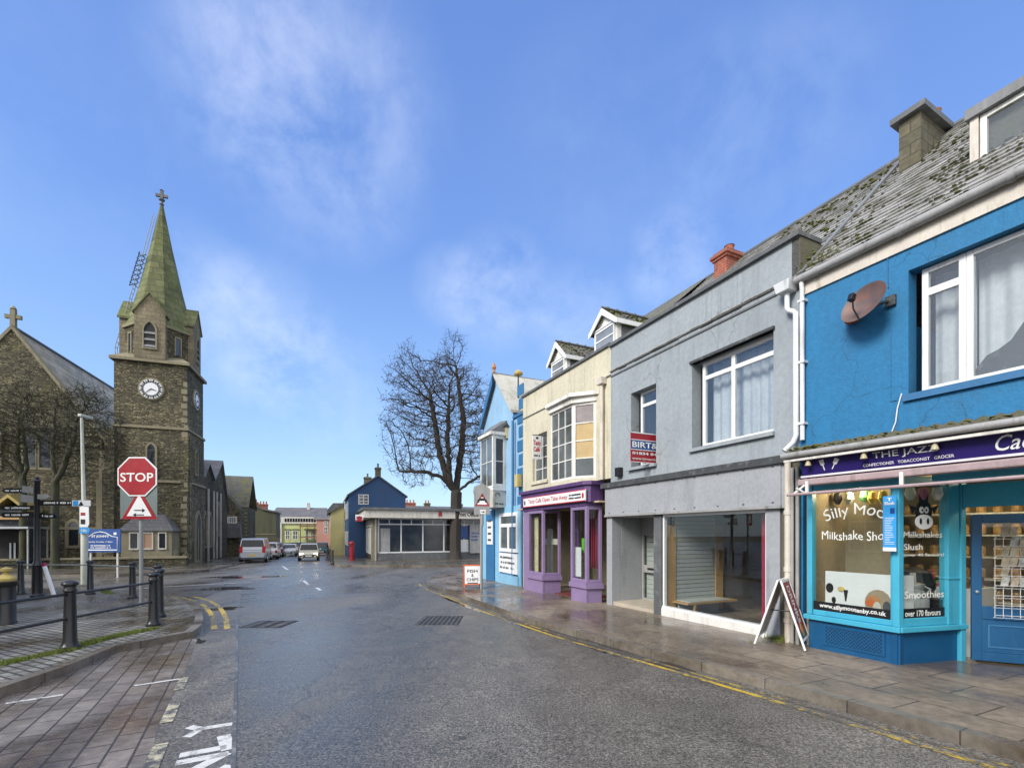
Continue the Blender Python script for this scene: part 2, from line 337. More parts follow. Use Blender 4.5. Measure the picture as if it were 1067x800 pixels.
def stonemat(name,dark=1.0):
    "coursed rubble: each stone takes its own tone, with damp patches and lichen"
    m,Nn,Ll,P=newmat(name); tcn=Nn.new('ShaderNodeTexCoord').outputs['Object']
    s=Nn.new('ShaderNodeSeparateXYZ'); Ll.new(tcn,s.inputs[0]); ad_=mathn(Nn,Ll,'ADD',s.outputs[0],s.outputs[1])
    c=Nn.new('ShaderNodeCombineXYZ'); Ll.new(ad_,c.inputs[0]); Ll.new(mathn(Nn,Ll,'MULTIPLY',s.outputs[2],2.1),c.inputs[1])
    nz=Nn.new('ShaderNodeTexNoise'); nz.inputs['Scale'].default_value=1.3; nz.inputs['Detail'].default_value=4; Ll.new(c.outputs[0],nz.inputs['Vector'])
    av=Nn.new('ShaderNodeVectorMath'); av.operation='MULTIPLY_ADD'; Ll.new(nz.outputs['Color'],av.inputs[0]); av.inputs[1].default_value=(.25,.25,0); Ll.new(c.outputs[0],av.inputs[2])
    vo=Nn.new('ShaderNodeTexVoronoi'); vo.inputs['Scale'].default_value=4.4; vo.inputs['Randomness'].default_value=.8; Ll.new(av.outputs[0],vo.inputs['Vector'])
    ve=Nn.new('ShaderNodeTexVoronoi'); ve.feature='DISTANCE_TO_EDGE'; ve.inputs['Scale'].default_value=4.4; ve.inputs['Randomness'].default_value=.8; Ll.new(av.outputs[0],ve.inputs['Vector'])
    sp=Nn.new('ShaderNodeSeparateColor'); Ll.new(vo.outputs['Color'],sp.inputs[0])
    r=Nn.new('ShaderNodeValToRGB'); Ll.new(sp.outputs[0],r.inputs[0]); e=r.color_ramp.elements; k=dark
    e[0].position=0; e[0].color=(.055*k,.050*k,.037*k,1); e[1].position=1; e[1].color=(.235*k,.21*k,.135*k,1)
    q=e.new(.35); q.color=(.092*k,.083*k,.056*k,1); q=e.new(.7); q.color=(.165*k,.147*k,.092*k,1)
    cc=mixn(Nn,Ll,ramp(Nn,Ll,ve.outputs['Distance'],.02,.07,(1,1,1,1),(0,0,0,1)),r.outputs[0],(.095*k,.087*k,.058*k))
    f=noise(Nn,Ll,tcn,11,5,.75); cc=mixn(Nn,Ll,1.0,cc,ramp(Nn,Ll,f,.25,.75,(.5,.5,.5,1),(1.5,1.5,1.5,1)),'MULTIPLY')
    b=noise(Nn,Ll,mapv(Nn,Ll,tcn,(1,1,.55)),.45,6,.7); cc=mixn(Nn,Ll,1.0,cc,ramp(Nn,Ll,b,.35,.65,(.55,.54,.52,1),(1.35,1.32,1.2,1)),'MULTIPLY')
    ms=noise(Nn,Ll,mapv(Nn,Ll,tcn,(1,1,.5),loc=(3,7,1)),.8,7,.75); cc=mixn(Nn,Ll,ramp(Nn,Ll,ms,.56,.70),cc,(.115*k,.115*k,.03*k))
    Ll.new(cc,P.inputs['Base Color']); P.inputs['Roughness'].default_value=.92
    bumpn(Nn,Ll,mathn(Nn,Ll,'ADD',ramp(Nn,Ll,ve.outputs['Distance'],.0,.12),mathn(Nn,Ll,'MULTIPLY',f,.8)),.06,.9,P)
    return m
def glassmat(name,tint=(.75,.8,.8),refl=1.45,rough=.0,dirt=.06):
    m=bpy.data.materials.new(name); m.use_nodes=True; Nn=m.node_tree.nodes; Ll=m.node_tree.links; Nn.clear()
    out=Nn.new('ShaderNodeOutputMaterial'); mixs=Nn.new('ShaderNodeMixShader'); tr=Nn.new('ShaderNodeBsdfTransparent'); gl=Nn.new('ShaderNodeBsdfGlossy')
    tr.inputs[0].default_value=rgb(tint); gl.inputs['Roughness'].default_value=rough; gl.inputs[0].default_value=(1,1,1,1)
    fr=Nn.new('ShaderNodeFresnel'); geo=Nn.new('ShaderNodeNewGeometry'); mi=Nn.new('ShaderNodeMapRange'); mi.inputs['To Min'].default_value=refl; mi.inputs['To Max'].default_value=1/refl; Ll.new(geo.outputs['Backfacing'],mi.inputs['Value']); Ll.new(mi.outputs[0],fr.inputs[0]); Ll.new(fr.outputs[0],mixs.inputs[0]); Ll.new(tr.outputs[0],mixs.inputs[1]); Ll.new(gl.outputs[0],mixs.inputs[2])
    df=Nn.new('ShaderNodeBsdfDiffuse'); df.inputs[0].default_value=(.5,.5,.5,1); m2=Nn.new('ShaderNodeMixShader')
    tcn=Nn.new('ShaderNodeTexCoord').outputs['Object']; dn=noise(Nn,Ll,tcn,2.5,6,.7); Ll.new(ramp(Nn,Ll,dn,.4,.8,(0,0,0,1),(dirt,dirt,dirt,1)),m2.inputs[0])
    Ll.new(mixs.outputs[0],m2.inputs[1]); Ll.new(df.outputs[0],m2.inputs[2]); Ll.new(m2.outputs[0],out.inputs[0])
    return m
MT={}
STONE_DEF=1
MT['glass']=glassmat('shop_glass',(.93,.95,.94),1.42,0,.015)
MT['glass_up']=glassmat('upper_glass',(.9,.93,.95),1.7,.01,.03)
MT['dark_glass']=mat('dark_glass',(.02,.024,.03),.08,.3,2,0,spec=.9,fine=0)
MT['white']=mat('white_upvc',(.74,.75,.76),.35,.05,2,.03,fine=.05,stain=(.42,.42,.38),stamt=.15)
MT['white_paint']=mat('white_paint',(.7,.69,.65),.55,.1,2,.1,stain=(.35,.33,.27),stamt=.4)
MT['off_white']=mat('off_white_stone',(.52,.5,.45),.7,.15,2,.2,stain=(.25,.23,.18),stamt=.4)
MT['blue']=mat('blue_render',(.013,.155,.335),.7,.12,.9,.45,28,.014,stain=(.014,.13,.27),stamt=.3,fine=.14,cracks=.6,drips=.75)
MT['dark_blue']=mat('dark_blue_paint',(.006,.075,.19),.4,.12,2,.12,fine=.06,stain=(.02,.10,.2),stamt=.15)
MT['aqua']=mat('aqua_paint',(.055,.36,.52),.4,.08,2,.08,fine=.06,stain=(.05,.25,.36),stamt=.15)
MT['grey']=mat('grey_render',(.29,.325,.35),.75,.12,.8,.4,25,.014,stain=(.21,.235,.25),stamt=.32,fine=.12,cracks=.7,drips=.85)
MT['grey2']=mat('grey_shopfront_paint',(.31,.325,.345),.55,.08,1.2,.08,stain=(.2,.21,.22),stamt=.2,drips=.12)
MT['dark_grey']=mat('dark_grey_edge',(.05,.055,.06),.75,.3,5,.5,30,.02,stain=(.2,.2,.19),stamt=.3,streak=False)
MT['cream']=mat('cream_render',(.56,.52,.39),.75,.10,.9,.3,25,.012,stain=(.24,.215,.15),stamt=.40,fine=.14,drips=.9,cracks=.4)
MT['purple']=mat('lilac_paint',(.235,.17,.31),.5,.1,2,.08,stain=(.2,.12,.28),stamt=.2)
MT['deep_purple']=mat('deep_purple_paint',(.085,.04,.14),.45,.15,2,.1,stain=(.12,.09,.13),stamt=.3)
MT['sign_purple']=mat('sign_purple',(.02,.012,.11),.3,.08,2,.02,fine=.03)
MT['sky_blue']=mat('pale_blue_render',(.26,.44,.64),.7,.1,1,.3,25,.01,stain=(.2,.33,.46),stamt=.3,drips=.4)
MT['mid_blue']=mat('mid_blue_paint',(.03,.14,.30),.5,.1,2,.1)
MT['navy_render']=mat('navy_render',(.035,.085,.19),.8,.15,.5,.3,12,.02,stain=(.03,.06,.13),stamt=.2)
MT['yellow_render']=mat('yellow_render',(.50,.44,.20),.8,.15,.5,.3,12,.02,stain=(.3,.26,.13),stamt=.4)
MT['lime_render']=mat('lime_render',(.42,.46,.20),.8,.15,.6,.2,12,.02,stain=(.22,.24,.12),stamt=.4)
MT['pink_render']=mat('pink_brick_render',(.40,.20,.16),.8,.2,.6,.2,12,.02)
MT['moss_render']=mat('mossy_dark_render',(.085,.085,.05),.9,.25,.5,.3,12,.02,stain=(.05,.05,.04),stamt=.5)
MT['black']=mat('black_paint',(.012,.012,.014),.35,.2,4,.08,fine=.08)
MT['black_matt']=mat('black_matt',(.015,.015,.017),.8,.2,4,.1)
MT['grey_metal']=mat('galvanised_metal',(.36,.38,.38),.45,.15,6,.08,metal=.6,stain=(.2,.2,.18),stamt=.3)
MT['grey_post']=mat('grey_post_paint',(.26,.27,.27),.5,.12,4,.08,stain=(.14,.15,.12),stamt=.3)
MT['pale_post']=mat('pale_lamp_column',(.42,.44,.38),.6,.12,2,.1,stain=(.22,.24,.15),stamt=.4)
MT['pipe']=mat('cream_pipe',(.58,.53,.46),.45,.1,3,.05,stain=(.3,.27,.2),stamt=.3)
MT['pipe_white']=mat('white_pipe',(.66,.68,.70),.4,.08,3,.04,stain=(.35,.35,.32),stamt=.25)
MT['gutter_grey']=mat('grey_gutter',(.30,.30,.30),.45,.15,3,.06,stain=(.14,.14,.12),stamt=.4)
MT['pink_grey']=mat('faded_awning_metal',(.36,.27,.28),.5,.15,3,.1,stain=(.2,.15,.14),stamt=.35)
MT['red_sign']=mat('red_sign',(.30,.012,.022),.4,.1,3,.02,fine=.03,stain=(.15,.02,.02),stamt=.3)
MT['crimson']=mat('crimson_panel',(.30,.015,.05),.5,.1,2,.02)
MT['sign_white']=mat('sign_white',(.72,.73,.74),.35,.04,3,.01,fine=.03)
MT['sign_blue']=mat('sign_blue',(.012,.06,.24),.35,.06,3,.01,fine=.03)
MT['bright_blue']=mat('poster_blue',(.04,.30,.66),.35,.08,3,.01,fine=.03)
MT['sign_black']=mat('sign_black',(.01,.01,.012),.4,.05,3,0,fine=0)
MT['letter_white']=mat('letter_white',(.72,.74,.72),.5,.04,3,0,fine=0)
MT['letter_silver']=mat('letter_silver',(.72,.70,.74),.45,.1,3,0,fine=0)
MT['letter_red']=mat('letter_red',(.45,.01,.02),.5,.04,3,0,fine=0)
MT['letter_black']=mat('letter_black',(.012,.012,.014),.6,.04,3,0,fine=0)
MT['orange']=mat('orange_edge',(.55,.12,.03),.5,.1,3,.05)
MT['wood']=mat('ochre_timber',(.46,.28,.11),.5,.15,2,.08)
MT['slat']=mat('slatwall_panel',(.44,.46,.45),.5,.06,2,.02)
MT['room']=mat('dim_interior',(.17,.15,.14),.85,.2,1.5,.05)
MT['room_warm']=mat('cafe_interior',(.32,.26,.17),.85,.2,1.2,.05)
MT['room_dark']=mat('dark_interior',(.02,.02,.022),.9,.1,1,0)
MT['sky_sheen_curtain']=mat('sky_sheen_net',(.72,.73,.72),.9,.12,1.2,.3,9,.05)  # pale cloth added behind upper panes to stand in for sky reflection
MT['sky_sheen_blind']=mat('sky_sheen_grey',(.60,.60,.59),.9,.14,1.0,.15,9,.05)  # greyer cloth, likewise added in place of sky reflected in upper panes
MT['board']=mat('plywood_board',(.46,.34,.17),.8,.15,3,.1)
MT['moss']=mat('moss',(.13,.14,.03),.95,.35,8,.8,60,.03)
MT['grass']=mat('grass_blades',(.13,.17,.03),.8,.35,3,0)
MT['rust']=mat('rusty_dish',(.16,.11,.10),.55,.2,5,.15,stain=(.30,.09,.035),stamt=.55,streak=False,metal=.2)
MT['rust_or']=mat('orange_rust_box',(.50,.10,.03),.6,.25,8,.15)
MT['lead']=mat('lead_roof',(.16,.165,.17),.5,.2,3,.15,stain=(.25,.25,.24),stamt=.4)
MT['coping']=mat('dark_coping',(.10,.105,.11),.6,.2,3,.2,stain=(.22,.22,.2),stamt=.3,streak=False)
MT['terracotta']=mat('terracotta',(.42,.18,.07),.8,.15,4,.2)
MT['roof_pale']=mat('pale_rendered_roof',(.46,.45,.40),.8,.12,1.5,.2,stain=(.25,.26,.18),stamt=.4)
MT['bark']=mat('dark_bark',(.042,.034,.028),.95,.3,3,.8,14,.05,stain=(.035,.04,.02),stamt=.3)
MT['bark_green']=mat('mossy_bark',(.045,.042,.027),.95,.3,3,.8,14,.05,stain=(.07,.085,.02),stamt=.5)
MT['leaf']=mat('brown_leaves',(.05,.033,.015),.9,.4,2,0)
MT['step']=mat('pale_step',(.42,.37,.29),.6,.15,3,.2)
MT['gold']=mat('gold_paint',(.42,.32,.10),.5,.25,6,.15)
MT['skin_door']=mat('tan_door',(.36,.22,.14),.6,.12,3,.1)
MT['brass_lamp']=mat('lantern_glass',(.42,.38,.24),.35,.1,3,0)
# masonry
MT['stone']=stonemat('rubble_stone')
MT['stone_dress']=mat('dressed_stone',(.215,.19,.125),.85,.2,1.2,.4,14,.02,stain=(.13,.12,.07),stamt=.5)
MT['ashlar']=blockmat('ashlar_stone',(.215,.18,.115),(.155,.13,.085),(.10,.09,.06),.55,.27,.014,rough=.9,bump=.5,var=.35,moss=(.12,.125,.04),mossamt=.15,stain=(.10,.088,.06))
MT['stone_dark']=stonemat('dark_rubble_stone',.62)
MT['spire']=blockmat('mossy_spire_stone',(.155,.165,.075),(.10,.115,.045),(.07,.072,.04),.9,.48,.02,rough=.9,bump=.8,moss=(.10,.125,.022),mossamt=.42,var=.45,warp=.08,stain=(.075,.07,.04))
MT['red_brick']=blockmat('red_brick',(.36,.085,.04),(.26,.06,.035),(.25,.2,.17),.225,.075,.008,rough=.85,bump=.5)
MT['old_render']=mat('old_cement_render',(.115,.105,.07),.9,.25,1.5,.6,12,.03,stain=(.085,.095,.035),stamt=.5)
MT['slate']=blockmat('slate_roof',(.14,.135,.145),(.10,.10,.11),(.04,.04,.045),.3,.22,.01,kind='wall',rough=.6,bump=.6,moss=(.14,.15,.035),mossamt=.22,var=.25)
MT['slate_moss']=blockmat('mossy_slate',(.13,.125,.11),(.095,.09,.08),(.04,.04,.035),.3,.22,.01,kind='wall',rough=.7,bump=.6,moss=(.15,.15,.03),mossamt=.7,var=.25)
MT['slate_pale']=blockmat('pale_slate',(.40,.37,.31),(.25,.235,.20),(.12,.11,.09),.9,.5,.015,kind='wall',rough=.92,bump=.5,moss=(.17,.18,.06),mossamt=.35,var=.25)
MT['course']=mat('cement_washed_slate',(.33,.325,.315),.6,.35,2.6,.6,22,.02,stain=(.085,.085,.045),stamt=.72,streak=False,fine=.5)
# ================================================================= GROUND
def asphalt(name,c,rough=.42,puddle=.5,seed=0,agg=1.0,drk=.55):
    m,Nn,Ll,P=newmat(name); tcn=Nn.new('ShaderNodeTexCoord').outputs['Object']
    v=mapv(Nn,Ll,tcn,(1,1,1),loc=(seed,seed*1.7,0))
    big=noise(Nn,Ll,mapv(Nn,Ll,v,(1.2,.45,1),(0,0,.4)),.33,6,.62,.5); mid=noise(Nn,Ll,v,2.2,5,.65); fin=noise(Nn,Ll,v,48,2,.85); fin2=noise(Nn,Ll,v,24,5,.85)
    cc=mixn(Nn,Ll,ramp(Nn,Ll,mid,.3,.7),tuple(x*.82 for x in c),tuple(x*1.2 for x in c))
    cc=mixn(Nn,Ll,1.0,cc,ramp(Nn,Ll,fin,.36,.68,(.48,.48,.48,1),(1.85*agg,1.82*agg,1.76*agg,1)),'MULTIPLY')
    cc=mixn(Nn,Ll,1.0,cc,ramp(Nn,Ll,fin2,.35,.66,(.62,.62,.62,1),(1.5,1.5,1.46,1)),'MULTIPLY')
    wet=ramp(Nn,Ll,big,.50-.22*puddle,.68-.12*puddle)
    cc=mixn(Nn,Ll,wet,cc,mixn(Nn,Ll,1.0,cc,(drk,drk,drk),'MULTIPLY'))
    nz=Nn.new('ShaderNodeTexNoise'); nz.inputs['Scale'].default_value=1.4; nz.inputs['Detail'].default_value=7; Ll.new(v,nz.inputs['Vector'])
    av=Nn.new('ShaderNodeVectorMath'); av.operation='MULTIPLY_ADD'; Ll.new(nz.outputs['Color'],av.inputs[0]); av.inputs[1].default_value=(1.2,1.2,0); Ll.new(v,av.inputs[2])
    vo=Nn.new('ShaderNodeTexVoronoi'); vo.feature='DISTANCE_TO_EDGE'; vo.inputs['Scale'].default_value=.33; Ll.new(av.outputs[0],vo.inputs['Vector'])
    cm=noise(Nn,Ll,mapv(Nn,Ll,v,(1,1,1),loc=(7,3,0)),.35,2,.5)
    cc=mixn(Nn,Ll,mathn(Nn,Ll,'MULTIPLY',ramp(Nn,Ll,vo.outputs['Distance'],.0,.007,(.8,.8,.8,1),(0,0,0,1)),ramp(Nn,Ll,cm,.46,.54)),cc,tuple(x*.3 for x in c))
    sk=noise(Nn,Ll,v,6.5,2,.5); cc=mixn(Nn,Ll,ramp(Nn,Ll,sk,.735,.75,(0,0,0,1),(.5,.5,.5,1)),cc,(.3,.3,.28))
    Ll.new(cc,P.inputs['Base Color'])
    rr=mathn(Nn,Ll,'ADD',ramp(Nn,Ll,wet,.0,1,(rough,)*3+(1,),(.2,.2,.2,1)),mathn(Nn,Ll,'MULTIPLY',mathn(Nn,Ll,'SUBTRACT',mid,.5),.35))
    Ll.new(rr,P.inputs['Roughness']); P.inputs['Specular IOR Level'].default_value=.38
    h=mathn(Nn,Ll,'ADD',fin2,mathn(Nn,Ll,'MULTIPLY',fin,.7))
    bb=bumpn(Nn,Ll,h,.012,.4,P); Ll.new(ramp(Nn,Ll,wet,0,1,(.5,.5,.5,1),(.18,.18,.18,1)),bb.inputs['Strength'])
    return m
MT['asphalt']=asphalt('wet_asphalt',(.122,.115,.108),.47,.55,0)
MT['asphalt2']=asphalt('worn_wet_asphalt',(.138,.13,.121),.47,.5,11)
MT['paving']=blockmat('wet_paving_slabs',(.25,.205,.16),(.20,.165,.13),(.06,.05,.04),.9,.6,.010,'ground',rot=R(65.3),rough=.55,bump=.35,moss=(.06,.065,.02),mossamt=0,var=.32,wet=True)
MT['paving_far']=blockmat('far_paving',(.13,.12,.10),(.105,.097,.085),(.06,.055,.05),.6,.6,.01,'ground',rot=R(20),rough=.5,bump=.3,var=.25,wet=True)
MT['setts']=blockmat('pavement_setts',(.30,.285,.255),(.20,.19,.17),(.055,.055,.04),.26,.13,.020,'ground',rot=R(25),rough=.65,bump=.8,moss=(.10,.12,.03),mossamt=.12,var=.28,wet=True)
MT['bay']=blockmat('bay_block_paving',(.25,.222,.20),(.185,.165,.15),(.06,.05,.042),.40,.20,.011,'ground',rot=R(60),rough=.45,bump=.6,var=.30,wet=True,stain=(.055,.042,.036))
MT['kerb']=blockmat('concrete_kerb',(.21,.185,.155),(.165,.147,.127),(.07,.062,.052),.9,5,.008,'ground',rot=R(62),rough=.45,bump=.3,var=.3,wet=True)
MT['puddle']=mat('standing_water',(.035,.033,.033),.05,.2,.6,.03,3,.01,fine=0,spec=.6)
def paint(name,c,wear):
    m,Nn,Ll,P=newmat(name); tcn=Nn.new('ShaderNodeTexCoord').outputs['Object']
    a=noise(Nn,Ll,tcn,9,7,.75); b_=noise(Nn,Ll,tcn,.8,3,.5); s=mathn(Nn,Ll,'ADD',mathn(Nn,Ll,'MULTIPLY',a,.6),mathn(Nn,Ll,'MULTIPLY',b_,.4))
    cc=mixn(Nn,Ll,ramp(Nn,Ll,s,wear-.05,wear+.05),(.075,.074,.076),c); Ll.new(cc,P.inputs['Base Color']); P.inputs['Roughness'].default_value=.4
    bumpn(Nn,Ll,noise(Nn,Ll,tcn,60,3,.7),.01,.3,P); return m
MT['yellow_line']=paint('worn_yellow_paint',(.52,.36,.035),.485)
MT['yellow_faded']=paint('faded_yellow_paint',(.42,.30,.05),.535)
MT['white_line']=paint('worn_white_paint',(.60,.60,.58),.445)
MT['cream_line']=paint('worn_cream_paint',(.50,.46,.32),.50)
def sheet(name,pts,h,m,kind='structure'):
    mb=MB(); vs=[(p[0],p[1],gz(p[1])+h) for p in pts]; mb.add(vs,[tuple(range(len(vs)))]); o=mb.build(name,m)
    me=o.data
    if me.polygons[0].normal.z<0: me.flip_normals()
    o['kind']=kind; return o
sheet('ground',[(-700,-300),(700,-300),(700,900),(-700,900)],-.03,MT['moss_render'])
sheet('road',[(-120,-25),(60,-25),(60,170),(-120,170)],0,MT['asphalt'])
def gp(l,h=0): return [G(a,b,h).to_2d() for a,b in l]
def strip(pts,wd,side=1):
    out=[];n=len(pts)
    for i,p in enumerate(pts):
        a=pts[max(i-1,0)]; b=pts[min(i+1,n-1)]; d=(b-a).normalized(); nn=Vector((-d.y,d.x))*side; out.append(p+nn*wd)
    return out
def smooth(pts,it=2):
    for _ in range(it):
        q=[pts[0]]
        for a,b in zip(pts,pts[1:]): q+= [a*.75+b*.25,a*.25+b*.75]
        q.append(pts[-1]); pts=q
    return pts
def kerb(name,pts,side,h=.126):
    a=strip(pts,.02,-side); b=strip(pts,.13,side); mb=MB()
    for i in range(len(pts)-1):
        if (a[i]-a[i+1]).length<1e-4: continue
        mb.prism([a[i],a[i+1],b[i+1],b[i]],-.1,h)
    o=mb.build(name,MT['kerb']); struct(o); return o
def linemark(name,pts,wd,m,h=.004):
    a=strip(pts,wd/2,1); b=strip(pts,wd/2,-1); mb=MB()
    for i in range(len(pts)-1):
        q=[a[i],a[i+1],b[i+1],b[i]]; mb.add([(p[0],p[1],gz(p[1])+h) for p in q],[(0,1,2,3)])
    o=mb.build(name,m); struct(o); return o
# worn strip of older asphalt on the left of the lengthwise joint
J1=gp([(252,607),(248,655),(246,700),(243,800)]); J1.append(J1[-1]+(J1[-1]-J1[-2])*1.2)
sheet('road_patch',J1+[Vector((-4.5,.6)),Vector((-4.0,3.0))]+gp([(166,752),(192,701),(206,665),(214,640),(208,625)]),.0025,MT['asphalt2'])
linemark('road_joint',gp([(250,620),(247,655),(246.5,690),(245,740),(243,800)])[0:5],.035,paint('joint_seal',(.20,.20,.20),.54),.0045)
# right pavement
KN=gp([(1067,779),(775,701),(556,645)],.12); KF=gp([(456,610.6)],.12)
d0=(KN[0]-KN[1]).normalized()
corner=smooth(KF+gp([(446,606.5),(444,602.5),(452,599),(475,596.5),(505,595),(560,594),(700,593)],.12),2)
KR=[KN[0]+d0*9,KN[0],KN[1],KN[2]]+corner
back=[Vector((40,corner[-1].y-2)),Vector((12,-6))]
mb=MB(); mb.prism(KR+[Vector((40,corner[-1].y)),Vector((40,-6))],-.1,.118); struct(mb.build('pavement',MT['paving']))
kerb('kerb',KR,-1)
linemark('yellow_line',smooth(strip(KR[0:4]+corner[:8],.34,1),1),.075,MT['yellow_line'])
linemark('yellow_line',smooth(strip(KR[0:4]+corner[:4],.19,1),1),.06,MT['yellow_faded'])
# left island
KI0=gp([(-200,783),(0,716),(72,692),(120,672.5),(168,663.5),(200,657.5)],.12)
KI=KI0+smooth(gp([(200,657.5),(210,650),(211,640),(206,630.5),(192,624.5),(170,620)],.12),2)[1:]
KB=gp([(126,616.5),(60,613),(0,611),(-300,605)],.12)
mb=MB(); mb.prism(KI+KB,-.1,.118); struct(mb.build('pavement',MT['setts']))
kerb('kerb',KI+KB,1)
# block paved parking bay
PB=gp([(205.5,666.5),(192,701),(166,752),(154.5,800),(140,900)])
sheet('parking_bay',strip(KI0,.02,1)+PB+gp([(-420,900)]),.004,MT['bay'])
for a,b,wd in (((192,706),(186,719),.1),((182,733),(173,753),.11),((168,775),(156,803),.11)): linemark('bay_line',gp([a,b]),wd,MT['cream_line'],.008)
linemark('bay_line',gp([(6,733),(66,724)]),.07,MT['white_line'],.008); linemark('bay_line',gp([(140,714.5),(187,707.5)]),.06,MT['white_line'],.008)
# road writing, painted strokes
for st,wd in (([(194,768),(210,759),(242,754)],.09),([(197,757),(210,759.5)],.09),([(187,787),(236,778)],.10),([(233,766),(238,781)],.11),([(183,795),(238,785)],.10),([(200,803),(237,784)],.10),([(215,812),(240,797)],.1)):
    linemark('road_lettering',gp(st),wd,MT['white_line'])
# double yellow round the island
for l in ([(171,620.5),(195,623),(212,629.5),(221,640),(223.5,655.5)],[(176,619),(208,622),(226,629),(234.5,640),(237,655.5)]):
    linemark('yellow_line',smooth(gp(l),2),.11,MT['yellow_line'])
linemark('yellow_line',gp([(221.5,655.5),(238.5,655.5)]),.1,MT['yellow_line'],.0075)
linemark('white_line',gp([(118,614.5),(200,609.5),(262,606.3)]),.16,MT['white_line'])
linemark('white_line',gp([(262,603),(280,602.3)]),.12,MT['white_line'])
for a,b in (((294,589.5),(300,593.5)),((316,604.5),(322,609.5)),((330,612),(334,615))): linemark('centre_line',gp([a,b]),.12,MT['white_line'])
# puddles along the gutters
def puddle(px,py,rx,ry,seed,m=None):
    rnd=random.Random(seed); pts=[]; c=G(px,py); 
    ph=[rnd.uniform(0,6) for _ in range(3)]
    for k in range(36):
        a=2*PI*k/36; r=1+.28*math.sin(2*a+ph[0])+.2*math.sin(3*a+ph[1])+.12*math.sin(7*a+ph[2])
        u=Vector((-.46,1)).normalized(); v=Vector((1,.46)).normalized()
        q=c.to_2d()+u*(math.cos(a)*ry*r)+v*(math.sin(a)*rx*r); pts.append(q)
    return sheet('puddle',pts,.003,m or MT['puddle'])
puddle(592,664,.14,1.1,3); puddle(640,676,.10,.7,4); puddle(700,694,.13,.45,5); puddle(545,651,.12,1.0,6)
puddle(236,613,1.0,.55,7); puddle(232,634,.5,.25,8); puddle(478,628,.12,1.4,21); puddle(452,613,.25,.9,22)
puddle(206,668,.10,.25,10)
puddle(480,769,.06,.03,31,MT['dark_grey']); puddle(255,601,1.6,.8,33)
# drain grate and covers
def cover(px0,py0,px1,py1,label,bars=8,rim=True):
    c=G((px0+px1)/2,(py0+py1)/2); W=(px1-px0)/FPX*c.y*.92; Dp=abs(G((px0+px1)/2,py0).y-G((px0+px1)/2,py1).y)*.9
    t=thing('drain_cover',label,'drain cover',(c.x,c.y,c.z),R(0)); mb=MB()
    mb.box(-W/2,W/2,-Dp/2,Dp/2,-.03,.005); o=mb.build('plate',MT['black_matt'],t); o.rotation_euler=(math.atan(SL),0,0)
    mb=MB()
    for k in range(bars):
        x=-W/2+W*(k+.5)/bars; mb.box(x-W/bars*.28,x+W/bars*.28,-Dp/2,Dp/2,.005,.010)
    o=mb.build('grid',MT['dark_grey'],t); o.rotation_euler=(math.atan(SL),0,0)
cover(436,641,482,651,'dark slotted drain grate in the middle of the wet road',9)
cover(258,646,304,654,'worn rectangular service cover in the road left of centre',3)
# church side pavement
sdir=Vector((-.4035,1)).normalized()
c0=G(249,586.5,.12).to_2d()
KC=[c0+sdir*38]+[c0]+gp([(235,589.2),(218,593),(190,595.5),(120,598),(0,599.5),(-300,602)],.12)
mb=MB(); mb.prism(KC+[Vector((-90,60)),Vector((-60,95))],-.1,.118); struct(mb.build('pavement',MT['paving_far']))
kerb('kerb',KC,-1)
# far right pavement in front of the low shop
c1=G(340,584.3,.12).to_2d()
KP=[c1+sdir*38,c1]+gp([(344,586.5),(352,588),(363,588.7),(430,588.8),(520,588.6),(640,588.6)],.12)
mb=MB(); mb.prism(KP+[Vector((30,90))],-.1,.118); struct(mb.build('pavement',MT['paving_far']))
kerb('kerb',KP,1)

